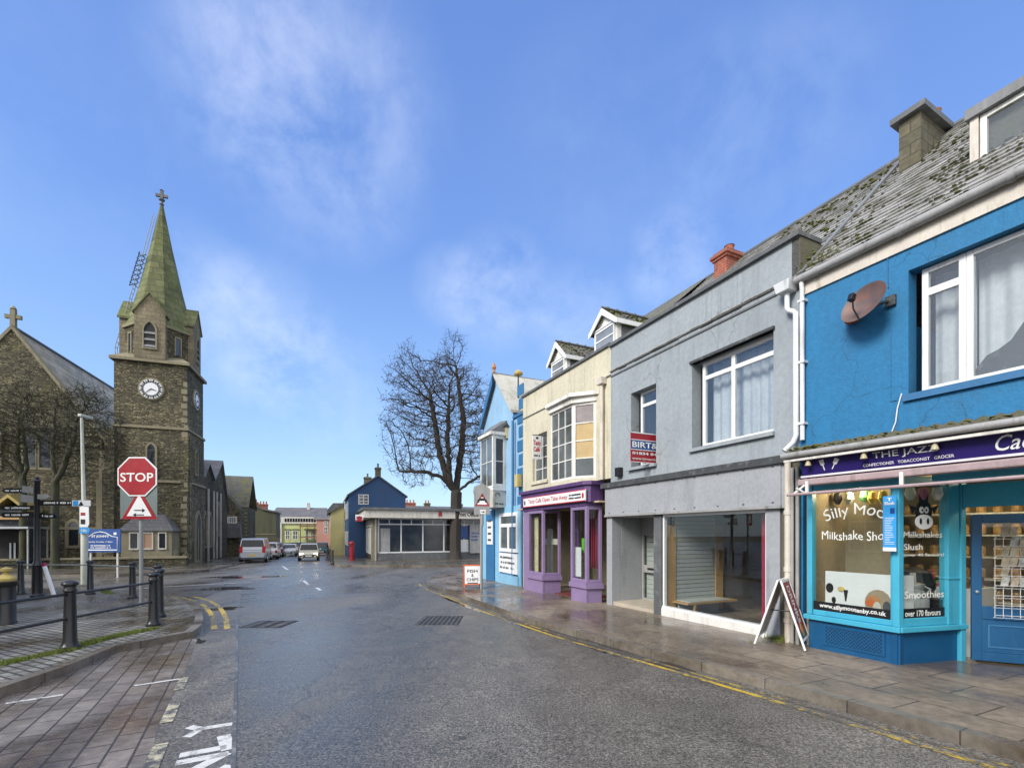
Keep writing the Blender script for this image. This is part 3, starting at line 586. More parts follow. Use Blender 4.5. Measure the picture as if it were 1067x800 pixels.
# ================================================================= RIGHT ROW
GR_ANG=math.atan2(-1,.46); JZ_ANG=math.atan2(-1,.51)
def wallpt(px,c=8.315,k=.46):
    a=(px-CX)/FPX; Y=c/(a+k); return Vector((a*Y,Y))
def rng(a,b): return (a,b)
def window(parent,u0,u1,z0,z1,y,mull=(),trans=(),fw=.06,mf=None,mg=None,back=None,dep=.07,name='window',bars=.045,label=None,backd=.18):
    "frame mesh with a pane as a sub-part and a curtain or dark room behind"
    mb=MB(); mb.box(u0,u0+fw,y,y+dep,z0,z1).box(u1-fw,u1,y,y+dep,z0,z1).box(u0+fw,u1-fw,y+.002,y+dep,z0,z0+fw).box(u0+fw,u1-fw,y+.002,y+dep,z1-fw,z1)
    for m_ in mull:
        x,a,b=m_ if isinstance(m_,tuple) else (m_,z0+fw,z1-fw); mb.box(x-bars/2,x+bars/2,y+.004,y+dep-.004,a,b)
    for t_ in trans:
        zz,a,b=t_ if isinstance(t_,tuple) else (t_,u0+fw,u1-fw); mb.box(a,b,y+.007,y+dep-.007,zz-bars/2,zz+bars/2)
    o=mb.build(name,mf or MT['white'],parent,bevel=.006)
    if label: o['label']=label
    MB().box(u0+fw*.6,u1-fw*.6,y+dep*.5-.003,y+dep*.5+.003,z0+fw*.6,z1-fw*.6).build('pane',mg or MT['glass_up'],o)
    if back is not None:
        
        if back in (MT['sky_sheen_curtain'],MT['sky_sheen_blind']):
            cb2=MB(); n_=int((u1-u0)/.022); rr=random.Random(int(u0*97)); ph_=rr.uniform(0,6)
            pp_=[(u0+.01+(u1-u0-.02)*k/n_, y+backd+.022*math.sin(k*.62+ph_+1.2*math.sin(k*.13))+.012*math.sin(k*.27)) for k in range(n_+1)]
            for a_,b_ in zip(pp_,pp_[1:]): cb2.add([(a_[0],a_[1],z0+.01),(b_[0],b_[1],z0+.01),(b_[0],b_[1],z1-.01),(a_[0],a_[1],z1-.01)],[(0,1,2,3)])
            cb2.build('sky_sheen_curtain',back,o)  # added folds whose pale tone stands in for sky mirrored in the pane
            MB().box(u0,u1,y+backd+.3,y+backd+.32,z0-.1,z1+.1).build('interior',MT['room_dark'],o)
        else: MB().box(u0+.01,u1-.01,y+backd,y+backd+.02,z0+.01,z1-.01).build('interior',back,o)
    return o
def pipe(parent,pts,r,m,name='downpipe',n=10): return MB().tube(pts,r,n).build(name,m,parent,smooth=True)

# ---- strong blue shop building (nearest)
J=Frame(wallpt(833),JZ_ANG)
JB=thing('blue_shop_building','strong blue rendered building with mossy slate roof above the milkshake shop','building',J.loc,J.a)
WU=J.u(1067)+2.6
zt=J.z(961,232)-.05                      # eaves
up0,up1=J.u(946.6),J.u(1067)+1.2
wz0,wz1=J.z(946.6,411),J.z(946.6,282)
doorr0=J.u(1007,0)-.05
can_z=J.z(838,462)
mb=MB(); wall(mb,0.0,WU,can_z-.35,zt,[(up0,up1,wz0,wz1)],.22)
mb.box(0,.06,.0,6,-.4,can_z-.36); mb.box(0,.1,.01,6,can_z-.34,zt); mb.box(WU-.1,WU,.22,6,-.4,zt); mb.box(.1,WU-.1,5.8,6,-.4,zt)
mb.build('wall',MT['blue'],JB)
MB().box(up0-.05,up1,-.05,.2,wz0-.09,wz0).build('sill',MT['mid_blue'],JB)
f0,f1=up0+.1,up1
mu=J.u(1007,.14)
tr=J.z(953.5,309,.12)
wz0b=wz0+.01; wz1b=wz1-.01
wo=window(JB,f0,mu,wz0b,wz1b,.12,trans=[tr],fw=.07,back=MT['sky_sheen_blind'],bars=.10,backd=.35,label='narrow casement window with small top light on the blue wall')
window(JB,mu+.003,f1,wz0b,wz1b,.12,mull=[mu+1.55],fw=.07,back=MT['sky_sheen_blind'],bars=.1,backd=.35,label='large picture window on the blue wall')
# dark shape of furniture and a folded cloth behind the big pane
mb=MB(); 
pts=[(mu+.05,wz0+.1)]+[(mu+.05+1.3*k/12,wz0+.18+.42*min(1,k/4)+.05*math.sin(k*1.7)) for k in range(13)]+[(mu+1.35,wz0+.1)]
mb.plate(pts,.24,.33); mb.build('furniture_back',MT['dark_grey'],JB)
# eaves board, gutter, roof courses
ov=.28
pit=R(43); rd=3.5; zr=zt+.12
MB().box(0.02,WU,-.03,.0-.003,zt-.22,zt+.04).build('fascia_board',MT['pipe'],JB)
g=MB().tube([(0.0,-.10,zt+.03),(WU,-.10,zt+.06)],.065,12); 
for k in range(6): g.tube([(.3+k*1.1,-.10,zt+.032+.004*k),(.36+k*1.1,-.10,zt+.032+.004*k)],.073,12)
g.build('gutter',MT['gutter_grey'],JB,smooth=True)
GWL=-7.2  # roof continues over the grey building to the left, built there
def roof_courses(parent,u0,u1,y0,z0,pit,length,rows,skip=None,seed=1):
    rnd=random.Random(seed); mb=MB(); c,s=math.cos(pit),math.sin(pit); st=length/rows
    for r in range(rows):
        a=r*st; b=a+st*1.25; x=u0
        for (xa,xb) in (skip(r,a) if skip else [(u0,u1)]):
            x=xa
            while x<xb-.01:
                wd=min(rnd.uniform(.22,.42),xb-x); j=rnd.uniform(-.012,.012); t=.034+rnd.uniform(-.006,.01)
                x1=x+wd-.004
                def P(l,h): return (y0+l*c-h*s, z0+l*s+h*c)
                p=[P(a+j,.0),P(a+j,t),P(b,.006),P(b,-.012)]
                mb.add([(x,q[0],q[1]) for q in p]+[(x1,q[0],q[1]) for q in p],[(0,1,5,4),(1,2,6,5),(2,3,7,6),(3,0,4,7),(0,3,2,1),(4,5,6,7)]); x+=wd
    return mb
RL=rd/math.cos(pit)
rb=MB(); c_,s_=math.cos(pit),math.sin(pit)
roof=roof_courses(JB,0,WU,-.03,zr,pit,RL,25,seed=3).build('roof',MT['course'],JB)
rb.add([(0,-.02,zr-.03),(WU,-.02,zr-.03),(WU,rd,zr-.03+rd*s_/c_),(0,rd,zr-.03+rd*s_/c_),(WU,rd*2,zr-.03),(0,rd*2,zr-.03)],[(0,1,2,3),(3,2,4,5)]).build('roof_back',MT['slate'],JB)
zridge=zr+rd*math.tan(pit)
MB().tube([(0,rd-.02,zridge+.02),(WU,rd-.02,zridge+.02)],.07,8).build('ridge',MT['coping'],JB)
# verge line of cement between the two roofs
def rp(u,l,h): return (u,-.03+l*c_-h*s_,zr+l*s_+h*c_)
MB().add([rp(.0,0,.06),rp(.09,0,.06),rp(.09,RL,.06),rp(.0,RL,.06),rp(.0,0,-.02),rp(.09,0,-.02),rp(.09,RL,-.02),rp(0,RL,-.02)],[(0,1,2,3),(0,4,5,1),(1,5,6,2),(3,2,6,7),(0,3,7,4)]).build('verge',MT['lead'],JB)
def blob(mb,c,r,rnd,sq=.5,n=5):
    vs=[];fs=[]; 
    prof=[(0.35,-.6),(.9,-.2),(1,.15),(.6,.7)]
    k=7
    for (rr,zz) in prof:
        for j in range(k):
            a=2*PI*j/k; q=r*rr*rnd.uniform(.75,1.25); vs.append((c[0]+math.cos(a)*q,c[1]+math.sin(a)*q,c[2]+zz*r*sq*rnd.uniform(.8,1.2)))
    for i in range(3):
        for j in range(k): fs.append((i*k+j,i*k+(j+1)%k,(i+1)*k+(j+1)%k,(i+1)*k+j))
    fs.append(tuple(range(k-1,-1,-1))); fs.append(tuple(range(3*k,4*k))); mb.add(vs,fs)
def moss_on(parent,u0,u1,n,seed,lmax=RL,zz=None):
    rnd=random.Random(seed); mb=MB(); cl=[(rnd.uniform(u0,u1),rnd.uniform(0,1)**1.3*lmax) for _ in range(max(3,n//9))]
    for i in range(n):
        cc=rnd.choice(cl); u=cc[0]+rnd.gauss(0,.16); l=cc[1]+rnd.gauss(0,.16)
        if not(u0<u<u1 and 0.02<l<lmax): continue
        st=RL/25; l=round(l/st)*st+.01
        blob(mb,rp(u,l,.03),rnd.uniform(.012,.036),rnd,.4)
    o=mb.build('moss',MT['moss'],parent,smooth=True); o['kind']='stuff'; return o
moss_on(JB,.1,WU-.1,1100,5)
# chimney on the party wall
cu0,cu1=J.u(932.8,2.4),J.u(961,2.4); ctop=J.z(961,106,2.4); cz0=zr+2.2*math.tan(pit)-.3; cdep=1.32
CHM=MB().box(cu0+.04,cu1-.04,2.44,2.4+cdep-.04,cz0,ctop-.1).build('chimney',blockmat('rendered_block_chimney',(.135,.12,.075),(.105,.097,.065),(.07,.065,.045),.42,.2,.014,rough=.9,bump=.5,moss=(.09,.1,.03),mossamt=.3),JB)
MB().box(cu0-.06,cu1+.06,2.34,2.4+cdep+.06,ctop-.1,ctop).build('coping',MT['coping'],CHM)
MB().lathe([(.11,0),(.13,.02),(.11,.05),(.1,.22),(.12,.25),(.1,.26)],(cu0+.25,2.4+.8,ctop),14).build('pot',MT['terracotta'],CHM,smooth=True)
MB().box(cu0-.03,cu1+.03,2.36,2.44,cz0+.02,cz0+.26).build('flashing',MT['off_white'],CHM)
# flat dormer
dd=.95
du0=J.u(1010.4,dd); dz1=J.z(1010.4,115.4,dd); dz0=J.z(1016.7,174.5,dd); dw=2.6
DM=MB().box(du0+.03,du0+dw,dd+.13,dd+2.4,dz0,dz1-.06).build('dormer',MT['old_render'],JB)
MB().box(du0-.04,du0+dw+.1,dd-.05,dd+2.6,dz1-.14,dz1).build('dormer_roof',MT['lead'],DM)
mb=MB().box(du0,du0+.09,dd,dd+.12,dz0,dz1-.14); mb.build('corner_post',MT['pipe'],DM)
MB().box(du0-.02,du0+dw,dd-.02,dd+.1,dz0-.05,dz0-.002).build('dormer_sill',MT['off_white'],DM)
window(JB,du0+.10,du0+1.35,dz0,dz1-.145,dd+.02,fw=.07,back=MT['sky_sheen_curtain'],mf=MT['white_paint'],backd=.2,name='dormer_window')
window(JB,du0+1.36,du0+2.58,dz0,dz1-.145,dd+.02,fw=.07,back=MT['sky_sheen_curtain'],mf=MT['white_paint'],backd=.2,name='dormer_window')
# plant growing at the gutter corner
def leafbush(name,parent,c,rx,ry,rz,n,sz,m,seed,kind=None):
    rnd=random.Random(seed); mb=MB()
    for i in range(n):
        p=Vector((c[0]+rnd.gauss(0,rx*.5),c[1]+rnd.gauss(0,ry*.5),c[2]+abs(rnd.gauss(0,rz*.6)))); q=Vector((rnd.uniform(-1,1),rnd.uniform(-1,1),rnd.uniform(-.6,1))).normalized(); a=q.orthogonal().normalized(); s=sz*rnd.uniform(.6,1.4)
        mb.add([p-a*s*.4,p+q*s*.5+a.cross(q)*s*.1,p+a*s*.4,p+q*s],[(0,1,3),(1,2,3)])
    o=mb.build(name,m,parent)
    if kind:o['kind']=kind
    return o
leafbush('moss',JB,(.35,.05,zr+.08),.35,.15,.12,160,.05,MT['moss'],9,'stuff')
# downpipe of blue building
zc=can_z
pipe(JB,[(.085,-.09,zt-.02),(.085,-.07,zt-.14),(.085,-.06,zc+.05)],.036,MT['pipe_white'])
for k in range(3): MB().box(.03,.14,-.11,-.002,zc+.3+k*1.0,zc+.34+k*1.0).build('pipe_clip',MT['pipe_white'],JB)
# thin cable down the wall
pipe(JB,[(J.u(940),-.012,J.z(940,410)),(J.u(936),-.02,J.z(936,425)),(J.u(934),-.02,J.z(934,440)),(J.u(930),-.02,J.z(930,450))],.008,MT['white'],'cable',6)
pipe(JB,[(J.u(925),-.012,J.z(925,262)),(J.u(926),-.015,J.z(926,300))],.006,MT['mid_blue'],'cable',6)
pipe(JB,[(J.u(928.5),-.012,J.z(928.5,330)),(J.u(928.5),-.012,J.z(928.5,418)),(J.u(935),-.012,J.z(935,417))],.005,MT['mid_blue'],'cable',6)
# canopy of corrugated sheet over the fascia
cd=-.50
cl=J.u(819,cd); cze=J.z(819,472,cd); czw=cze+.10
mb=MB(); n=int((WU-cl)/.038); prof=[]
for k in range(n+1):
    x=cl+k*.038; z=.024*math.sin(k*PI/2+.3); prof.append((x,z))
for (x,z),(x2,z2) in zip(prof,prof[1:]):
    mb.add([(x,cd,cze+z),(x2,cd,cze+z2),(x2,-.005,czw+.05+z2),(x,-.005,czw+.05+z),(x,cd,cze+z-.02),(x2,cd,cze+z2-.02),(x2,-.005,czw+.03+z2),(x,-.005,czw+.03+z)],[(0,1,2,3),(4,7,6,5),(0,4,5,1)])
mb.build('canopy',MT['old_render'],JB)
rnd=random.Random(4); mb=MB()
for i in range(240):
    x=rnd.uniform(cl,WU) if rnd.random()<.6 else rnd.uniform(cl,cl+.5); blob(mb,(x,cd+rnd.uniform(-.01,.25),cze+.035+rnd.uniform(0,.03)),rnd.uniform(.01,.028),rnd,.6)
o=mb.build('canopy_moss',MT['moss'],JB,smooth=True); o['kind']='stuff'
MB().tube([(cl-.04,cd-.045,cze-.055),(WU,cd-.045,cze-.045)],.045,12).build('canopy_gutter',MT['gutter_grey'],JB,smooth=True)
MB().box(cl-.02,WU,cd-.03,cd+.03,cze-.15,cze-.115).build('canopy_trim',MT['white_paint'],JB)
MB().box(cl,WU,cd+.04,-.01,cze-.12,cze-.05).build('canopy_soffit',MT['dark_grey'],JB)
# name board, tilted slightly
bd=-.36
b0=J.u(836,bd); bz1=J.z(838.7,482.5,bd)-.0; bz0=J.z(838.7,495.5,bd)
bl=WU-b0
Ub=Vector((0,-.16,1)).normalized(); Mb=basis((b0,bd,bz0),(1,0,0),Ub); bh=(bz1-bz0)+.05
fas=MB(Mb).box(0,bl,0,.03,0,bh).build('name_board',MT['sign_purple'],JB)
MB(Mb).box(-.02,bl,-.012,.03,-.03,-.002).build('board_trim',MT['letter_silver'],fas)
MB(Mb).box(0,bl,.035,.30,-.04,bh).build('board_box',MT['deep_purple'],JB)
def onb(px): return J.u(px,bd)-b0
def tb(s,px0,px1,v0,v1,m,**k): return text(fas,s,onb(px1)-onb(px0),v1-v0,Mb@Vector((onb(px0),-.010,v0)),m,(1,0,0),Ub,**k)
tb('THE JAZZ',910.5,979,bh*.44,bh*.88,MT['letter_white'],bold=.004)
tb('CONFECTIONER   TOBACCONIST   GROCER',900,995,bh*.13,bh*.29,MT['letter_silver'],bold=.006)
tb('Cad',1038,1082,bh*.18,bh*.90,MT['letter_white'],shear=.35,bold=.005)
# two small drinking glasses drawn on the board
x0=onb(853.5)
gl=MB(Mb)
for k,(dx,an) in enumerate(((0,.25),(.16,-.5))):
    P0=Mb@Vector((x0+dx,0,0))
    c=math.cos(an); s=math.sin(an); q=lambda x,z:(x0+.07+dx+(x*c-z*s)*bh*.5,bh*.5+(x*s+z*c)*bh*.5)
    gl.plate([q(-.28,.75),q(-.22,.1),q(-.05,0),q(-.05,-.6),q(.05,-.6),q(.05,0),q(.22,.1),q(.28,.75)],-.008,-.001)
gl.build('glasses_emblem',MT['letter_silver'],fas)
# shell lamps over the board
for px in (842,900,974):
    x=J.u(px,bd-.12); z=J.z(px,474 if px==842 else (469 if px==900 else 462),bd-.12)-.02
    lm=MB().tube([(x,bd,bz1+.02),(x,bd-.08,bz1+.04),(x,bd-.12,bz1-.0)],.008,6).lathe([(.012,.03),(.03,0),(.045,-.05),(.035,-.055)],(x,bd-.12,bz1-.01),12).build('board_lamp',MT['brass_lamp'],JB,smooth=True)
# awning cassette and front bar
ad_=-.50
az=J.z(831,504,ad_)
AW=MB().box(b0-.02,WU,-.46,-.30,az-.03,az+.07).build('awning_case',MT['pink_grey'],JB,bevel=.02)
bz=J.z(829,515,-.62)
MB().tube([(b0-.08,-.62,bz),(WU,-.62,bz+.02)],.022,8).build('awning_bar',MT['pink_grey'],AW,smooth=True)
for px in (843,941): 
    x=J.u(px,-.5); MB().box(x,x+.04,-.6,-.57,bz,az+.02).build('awning_arm',MT['white_paint'],AW)
mb=MB().tube([(b0+.0,-.60,bz+.0),(b0+.12,-.50,az-.03)],.016,6).tube([(b0+.05,-.6,bz+.1),(b0+.14,-.52,bz+.02)],.014,6); mb.build('awning_arm',MT['white_paint'],AW)
# shopfront
sd_=-.17
L0=J.u(841,sd_); Cn=J.u(937,sd_); rp_=Vector((J.u(1005,.98),.98)); sill=J.z(937,655,sd_); head=az+.02
corner2=Vector((Cn,sd_))
spl=(rp_-corner2); spw=spl.length; Ms=basis((Cn,sd_,0),(spl.x,spl.y,0))
MF=basis((L0,sd_,0),(1,0,0)); fw_=Cn-L0
# stallriser
mb=MB(); mb.M=MF; mb.box(0.01,fw_-.001,.03,.14,-.25,sill-.06); mb.build('stallriser',MT['dark_blue'],JB)
mb=MB(Ms).box(.001,spw-.07,.03,.14,-.25,sill-.06); mb.build('stallriser',MT['dark_blue'],JB)
# lattice vent in the stallriser
v0,v1=J.u(860,sd_)-L0,J.u(918,sd_)-L0; vz0,vz1=J.z(861,668,sd_),J.z(861,648,sd_)
vz1=sill-.13; vz0=vz1-.26
vt=MB(MF).box(v0,v1,.024,.029,vz0,vz1).build('vent',MT['letter_black'],JB)
mb=MB(MF); nn=20
W_=v1-v0; H_=vz1-vz0
def clipseg(x0,z0,dx,dz):
    t0,t1=0,1
    return
for k in range(-8,26):
    for sg in (1,-1):
        x=v0+k*.052 if sg==1 else v1-k*.052
        a=(x,vz0); b=(x+sg*H_,vz1)
        # clip in x
        lo,hi=0,1; dx=b[0]-a[0]
        ta=(v0-a[0])/dx; tb_=(v1-a[0])/dx; lo=max(lo,min(ta,tb_)); hi=min(hi,max(ta,tb_))
        if hi-lo<.03: continue
        A=Vector((a[0]+dx*lo,vz0+H_*lo)); B=Vector((a[0]+dx*hi,vz0+H_*hi)); n_=(B-A).normalized(); n_=Vector((-n_.y,n_.x))*.008
        y_=.014 if sg==1 else .008
        mb.plate([tuple(A-n_),tuple(B-n_),tuple(B+n_),tuple(A+n_)],y_,.023)
mb.box(v0-.04,v1+.04,.012,.03,vz1,vz1+.03).box(v0-.04,v1+.04,.012,.03,vz0-.03,vz0).box(v0-.04,v0,.0125,.03,vz0,vz1).box(v1,v1+.04,.0125,.03,vz0,vz1)
mb.build('lattice',MT['dark_blue'],vt)
# sills and posts
mb=MB(MF).box(-.04,fw_+.02,-.04,.16,sill-.055,sill+.02).box(0,.075,.0,.12,sill+.021,head).box(fw_-.085,fw_-.003,.0,.12,sill+.021,head).box(.08,fw_-.09,.02,.1,head-.12,head-.003).box(.08,fw_-.09,.015,.1,sill+.022,sill+.10)
mb.build('window_frame',MT['aqua'],JB,bevel=.008)
mb=MB(Ms).box(.0,spw+.02,-.04,.16,sill-.052,sill+.017).box(.0,.085,.003,.12,sill+.018,head).box(spw-.30,spw-.10,.0,.12,sill+.018,head+.02).box(spw-.09,spw+.005,-.02,.14,-.25,head+.02).box(.09,spw-.31,.02,.1,head-.12,head-.003).box(.09,spw-.31,.015,.1,sill+.019,sill+.13)
mb.box(spw-.31,spw-.09,-.012,.12,.95+sill-.3,.98+sill-.3)
mb.build('window_frame',MT['aqua'],JB,bevel=.008)
gz0=sill+.09
p1=MB(MF).box(.07,fw_-.085,.05,.058,gz0,head-.11).build('shop_window',MT['glass'],JB)
p2=MB(Ms).box(.08,spw-.30,.05,.058,gz0+.03,head-.11).build('shop_window',MT['glass'],JB)
# dark bands with the address
MB(MF).box(.076,fw_-.09,.040,.048,sill+.10,sill+.235).build('address_band',MT['sign_black'],p1)
text(p1,'www.sillymootenby.co.uk',fw_-.34,.085,MF@Vector((.17,.036,sill+.125)),MT['letter_white'],bold=.02,warp=lambda x,z:(x,z+.006*math.sin(x*19)))
MB(Ms).box(.087,spw-.312,.040,.048,sill+.13,sill+.26).build('flavour_band',MT['sign_black'],p2)
text(p2,'over 170 flavours',(spw-.4)*.82,.085,Ms@Vector((.15,.036,sill+.15)),MT['letter_white'],(spl.x,spl.y,0),bold=.02)
# window lettering
def wz(px,py): return J.z(px,py,sd_)
Wt=J.u(922,sd_)-J.u(861,sd_)
xx0=J.u(861,sd_)-L0; zA=wz(861,540)
def arcw(w):
    def f(x,z):
        t=(x/w-.5)*2; a=-t*.42
        bx=x; bz=-.10*t*t
        return (bx+ -math.sin(-a)*z*-1*.0+math.sin(-a)*z*.9, bz+math.cos(a)*z+.0)
    return f
text(p1,'Silly Moo!',Wt,.21,MF@Vector((xx0,.036,zA)),MT['letter_white'],warp=lambda x,z:arcw(Wt)(x,z*(1+.12*math.sin(x*23)))) 
W2=J.u(919.5,sd_)-J.u(855,sd_)
text(p1,'Milkshake Sho',W2,.125,MF@Vector((J.u(855,sd_)-L0,.036,wz(855,562))),MT['letter_white'],bold=0,warp=lambda x,z:(x,z*(1+.1*math.sin(x*31))+.01*math.sin(x*17)))
def fs(px):  # distance along the splay for a pixel
    r=Vector(((px-CX)/FPX,1)); O=J.O+J.x*Cn+J.y*sd_; D=J.x*spl.x/spw+J.y*spl.y/spw; n_=Vector((-D.y,D.x)); t=O.dot(n_)/r.dot(n_); return (r*t-O).dot(D),t
def fz(px,py): return CAMH+(HY-py)*fs(px)[1]/FPX-J.z0
def splt(s,px0,px1,pyb,h,**k): 
    a=max(.125,fs(px0)[0]+.03); b=fs(px1)[0]+.03; return text(p2,s,b-a,h,Ms@Vector((a,.036,fz(px0,pyb))),MT['letter_white'],(spl.x,spl.y,0),**k)
splt('Milkshakes',942,983,560,.085); splt('Slush',942.5,962.5,573,.085,bold=.006); splt('(over 40 flavours)',942.5,985,580.5,.05,bold=.015); splt('Smoothies',943.5,985,624,.10,bold=.01)
# cow head emblem
cxp=fs(966)[0]; czp=fz(966,538); sc_=(fs(981)[0]-fs(951)[0])/2
def ell(cx,cz,rx,rz,n=20,a0=0): return [(cx+rx*math.cos(a0+2*PI*k/n),cz+rz*math.sin(a0+2*PI*k/n)) for k in range(n)]
MB(Ms).plate(ell(cxp,czp+.25*sc_,.58*sc_,.62*sc_),.042,.046).plate([(cxp-.5*sc_,czp+.5*sc_),(cxp-1.05*sc_,czp+.62*sc_),(cxp-.75*sc_,czp+.15*sc_)],.0421,.046).plate([(cxp+.5*sc_,czp+.5*sc_),(cxp+.75*sc_,czp+.15*sc_),(cxp+1.05*sc_,czp+.62*sc_)],.0421,.046).plate([(cxp-.3*sc_,czp+.8*sc_),(cxp-.35*sc_,czp+1.25*sc_),(cxp-.1*sc_,czp+.9*sc_),(cxp+.1*sc_,czp+.9*sc_),(cxp+.35*sc_,czp+1.25*sc_),(cxp+.3*sc_,czp+.8*sc_)],.0422,.046).build('cow_head_emblem',MT['sign_black'],p2)
MB(Ms).plate(ell(cxp,czp-.28*sc_,.62*sc_,.40*sc_),.036,.041).plate(ell(cxp-.17*sc_,czp+.36*sc_,.15*sc_,.18*sc_),.036,.041).plate(ell(cxp+.17*sc_,czp+.36*sc_,.15*sc_,.18*sc_),.036,.041).build('cow_muzzle_emblem',MT['letter_white'],p2)
MB(Ms).plate(ell(cxp-.25*sc_,czp-.25*sc_,.08*sc_,.17*sc_),.032,.035).plate(ell(cxp+.25*sc_,czp-.25*sc_,.08*sc_,.17*sc_),.032,.035).plate(ell(cxp-.14*sc_,czp+.34*sc_,.05*sc_,.07*sc_),.032,.035).plate(ell(cxp+.14*sc_,czp+.34*sc_,.05*sc_,.07*sc_),.032,.035).build('cow_face_marks',MT['sign_black'],p2)
# cow patterned panel and pictures low in the windows
pz1=wz(870,592); 
pan=MB(MF).box(J.u(855,sd_)-L0+.03,fw_-.10,.075,.085,sill+.1,pz1-.05).build('window_panel',MT['sign_white'],JB)
rnd=random.Random(12)
mb=MB(MF)
for (a,b,rx,rz) in ((.30,.36,.055,.075),(.36,.18,.03,.05),(.13,.10,.04,.03)): mb.plate(ell(a,sill+.1+b,rx,rz,12),.068,.074)
mb.plate([(.52,sill+.28),(.535,sill+.28),(.56,sill+.45),(.50,sill+.45)],.068,.074)
mb.build('cow_spots',MT['sign_black'],pan)
pw=fw_-.12
pic=[(('room_warm'),ell(pw-.16,sill+.30,.17,.20,16)),('terracotta',ell(pw-.22,sill+.34,.085,.075,12)),('orange',ell(pw-.26,sill+.30,.06,.05,10)),('wood',[(pw-.30,sill+.11),(pw-.25,sill+.11),(pw-.15,sill+.30),(pw-.20,sill+.32)]),('off_white',ell(pw-.17,sill+.24,.05,.09,10)),('dark_grey',ell(pw-.05,sill+.27,.05,.08,10)),('gold',ell(.47,sill+.46,.05,.035,10)),('off_white',ell(pw-.10,sill+.16,.06,.05,10))]
for k,(m_,pp) in enumerate(pic): MB(MF).plate(pp,.066-.002*k,.0665-.002*k).build('picture',MT[m_],pan)
pan2=MB(Ms).box(.09,.36,.075,.085,sill+.13,fz(945,600)).build('window_panel',MT['sign_white'],JB)
# milk churn in the window
ch=Vector((Cn,sd_))+spl.normalized()*.55+Vector((-spl.y,spl.x)).normalized()*.22
mc=thing('milk_churn','pewter grey milk churn standing in the angled shop window','milk churn',tuple((J.O+J.x*ch.x+J.y*ch.y))+(J.z0+sill+.02,),J.a)
MB().lathe([(.17,0),(.18,.02),(.18,.34),(.17,.40),(.11,.47),(.11,.50)],(0,0,0),24).build('body',MT['grey_metal'],mc,smooth=True)
MB().lathe([(.125,.50),(.135,.53),(.13,.56),(.05,.58)],(0,0,0),24).build('lid',MT['grey_metal'],mc,smooth=True)
MB().tube([(-.15,0,.43),(-.2,0,.5),(-.13,0,.53)],.012,6).tube([(.15,0,.43),(.2,0,.5),(.13,0,.53)],.012,6).build('handle',MT['grey_metal'],mc,smooth=True)
# stock on the window shelf and behind
_cols=[mat('stock_'+n_,c_,.4,.3,9,.1) for n_,c_ in (('pink',(.5,.12,.2)),('yellow',(.55,.4,.06)),('white',(.6,.6,.56)),('brown',(.16,.09,.05)),('green',(.08,.25,.1)),('dark',(.03,.03,.035)))]
rnd=random.Random(77)
for k in range(34):
    x=rnd.uniform(.25,Cn+.05); yy=rnd.uniform(.4,.85); z=sill+.2 if k<20 else 1.0; 
    if k>=20: yy=rnd.uniform(1.35,1.9); x=rnd.uniform(.4,Cn+.2)
    h_=rnd.uniform(.08,.26); w_=rnd.uniform(.03,.07); m_=rnd.choice(_cols)
    if rnd.random()<.5: MB().box(x-w_,x+w_,yy-w_*.7,yy+w_*.7,z,z+h_).build('stock',m_,JB,bevel=.004)
    else: MB().lathe([(w_*.9,0),(w_,.01),(w_*.95,h_*.7),(w_*.5,h_*.85),(w_*.5,h_)],(x,yy,z),12).build('stock',m_,JB,smooth=True)
for k in range(9):
    x=.3+k*.16; MB().lathe([(.01,0),(.05,-.02),(.07,-.12),(.03,-.2)],(x,.5+.2*rnd.random(),head-.05-.1*rnd.random()),9).build('hanging_toy',rnd.choice(_cols),JB)
# vertical poster over the post
po=thing('hanging_poster','tall narrow bright blue poster hung over the corner post of the shopfront','poster',tuple(J.O+J.x*J.u(920,-.26)+J.y*(-.26))+(J.z0+J.z(920,574,-.26),),J.a)
pw_=J.u(934,-.26)-J.u(920,-.26); ph_=J.z(920,517,-.26)-J.z(920,574,-.26)
MB().box(0,pw_,0,.012,0,ph_).build('panel',MT['bright_blue'],po)
text(po,'Slush',pw_*.75,ph_*.06,(pw_*.12,-.004,ph_*.84),MT['letter_white'],bold=.03)
text(po,'T',pw_*.35,ph_*.06,(pw_*.32,-.004,ph_*.91),MT['letter_white'],bold=.04)
MB().box(pw_*.55,pw_*.88,-.004,0-.001,ph_*.68,ph_*.78).build('dark_square',MT['sign_blue'],po)
MB().box(0,pw_,-.004,-.001,.002,ph_*.07).build('foot_band',MT['sign_white'],po)
mb=MB(); rnd=random.Random(2)
for k in range(16):
    z=ph_*(.13+.5*k/16); mb.box(pw_*.15,pw_*rnd.uniform(.5,.88),-.004,-.001,z,z+ph_*.008)
mb.build('small_print',MT['letter_white'],po)
# dark downpipes beside the shopfront
# room behind the window
mb=MB(); mb.box(.12,WU-.12,3.6,3.7,0,head+.3).box(.12,WU-.12,.25,3.6,-.03,.0).box(.12,WU-.12,-.0,3.6,head+.1,head+.2).box(.12,.2,.0,3.6,0,head)
mb.build('shop_interior',MT['room_warm'],JB)
MB().box(.15,Cn+.2,.55,.62,sill+.3,head+.05).build('screen',mat('cow_print_screen',(.30,.27,.20),.8,.1,1,.05),JB) if False else None
mb=MB().box(.25,Cn+.3,1.3,2.0,0,1.0); mb.build('counter',MT['sign_white'],JB)
mb=MB(); rnd=random.Random(8)
for k in range(14): mb.plate(ell(.25+rnd.uniform(0,.6),rnd.uniform(.9,2.3),rnd.uniform(.04,.1),rnd.uniform(.04,.12),10),.98,.99)
mb.build('spots',MT['sign_black'],JB)
MB().box(.12,.95,.95,1.0,.85,head).build('screen',mat('cow_print_screen',(.24,.21,.15),.8,.1,1,.05),JB)
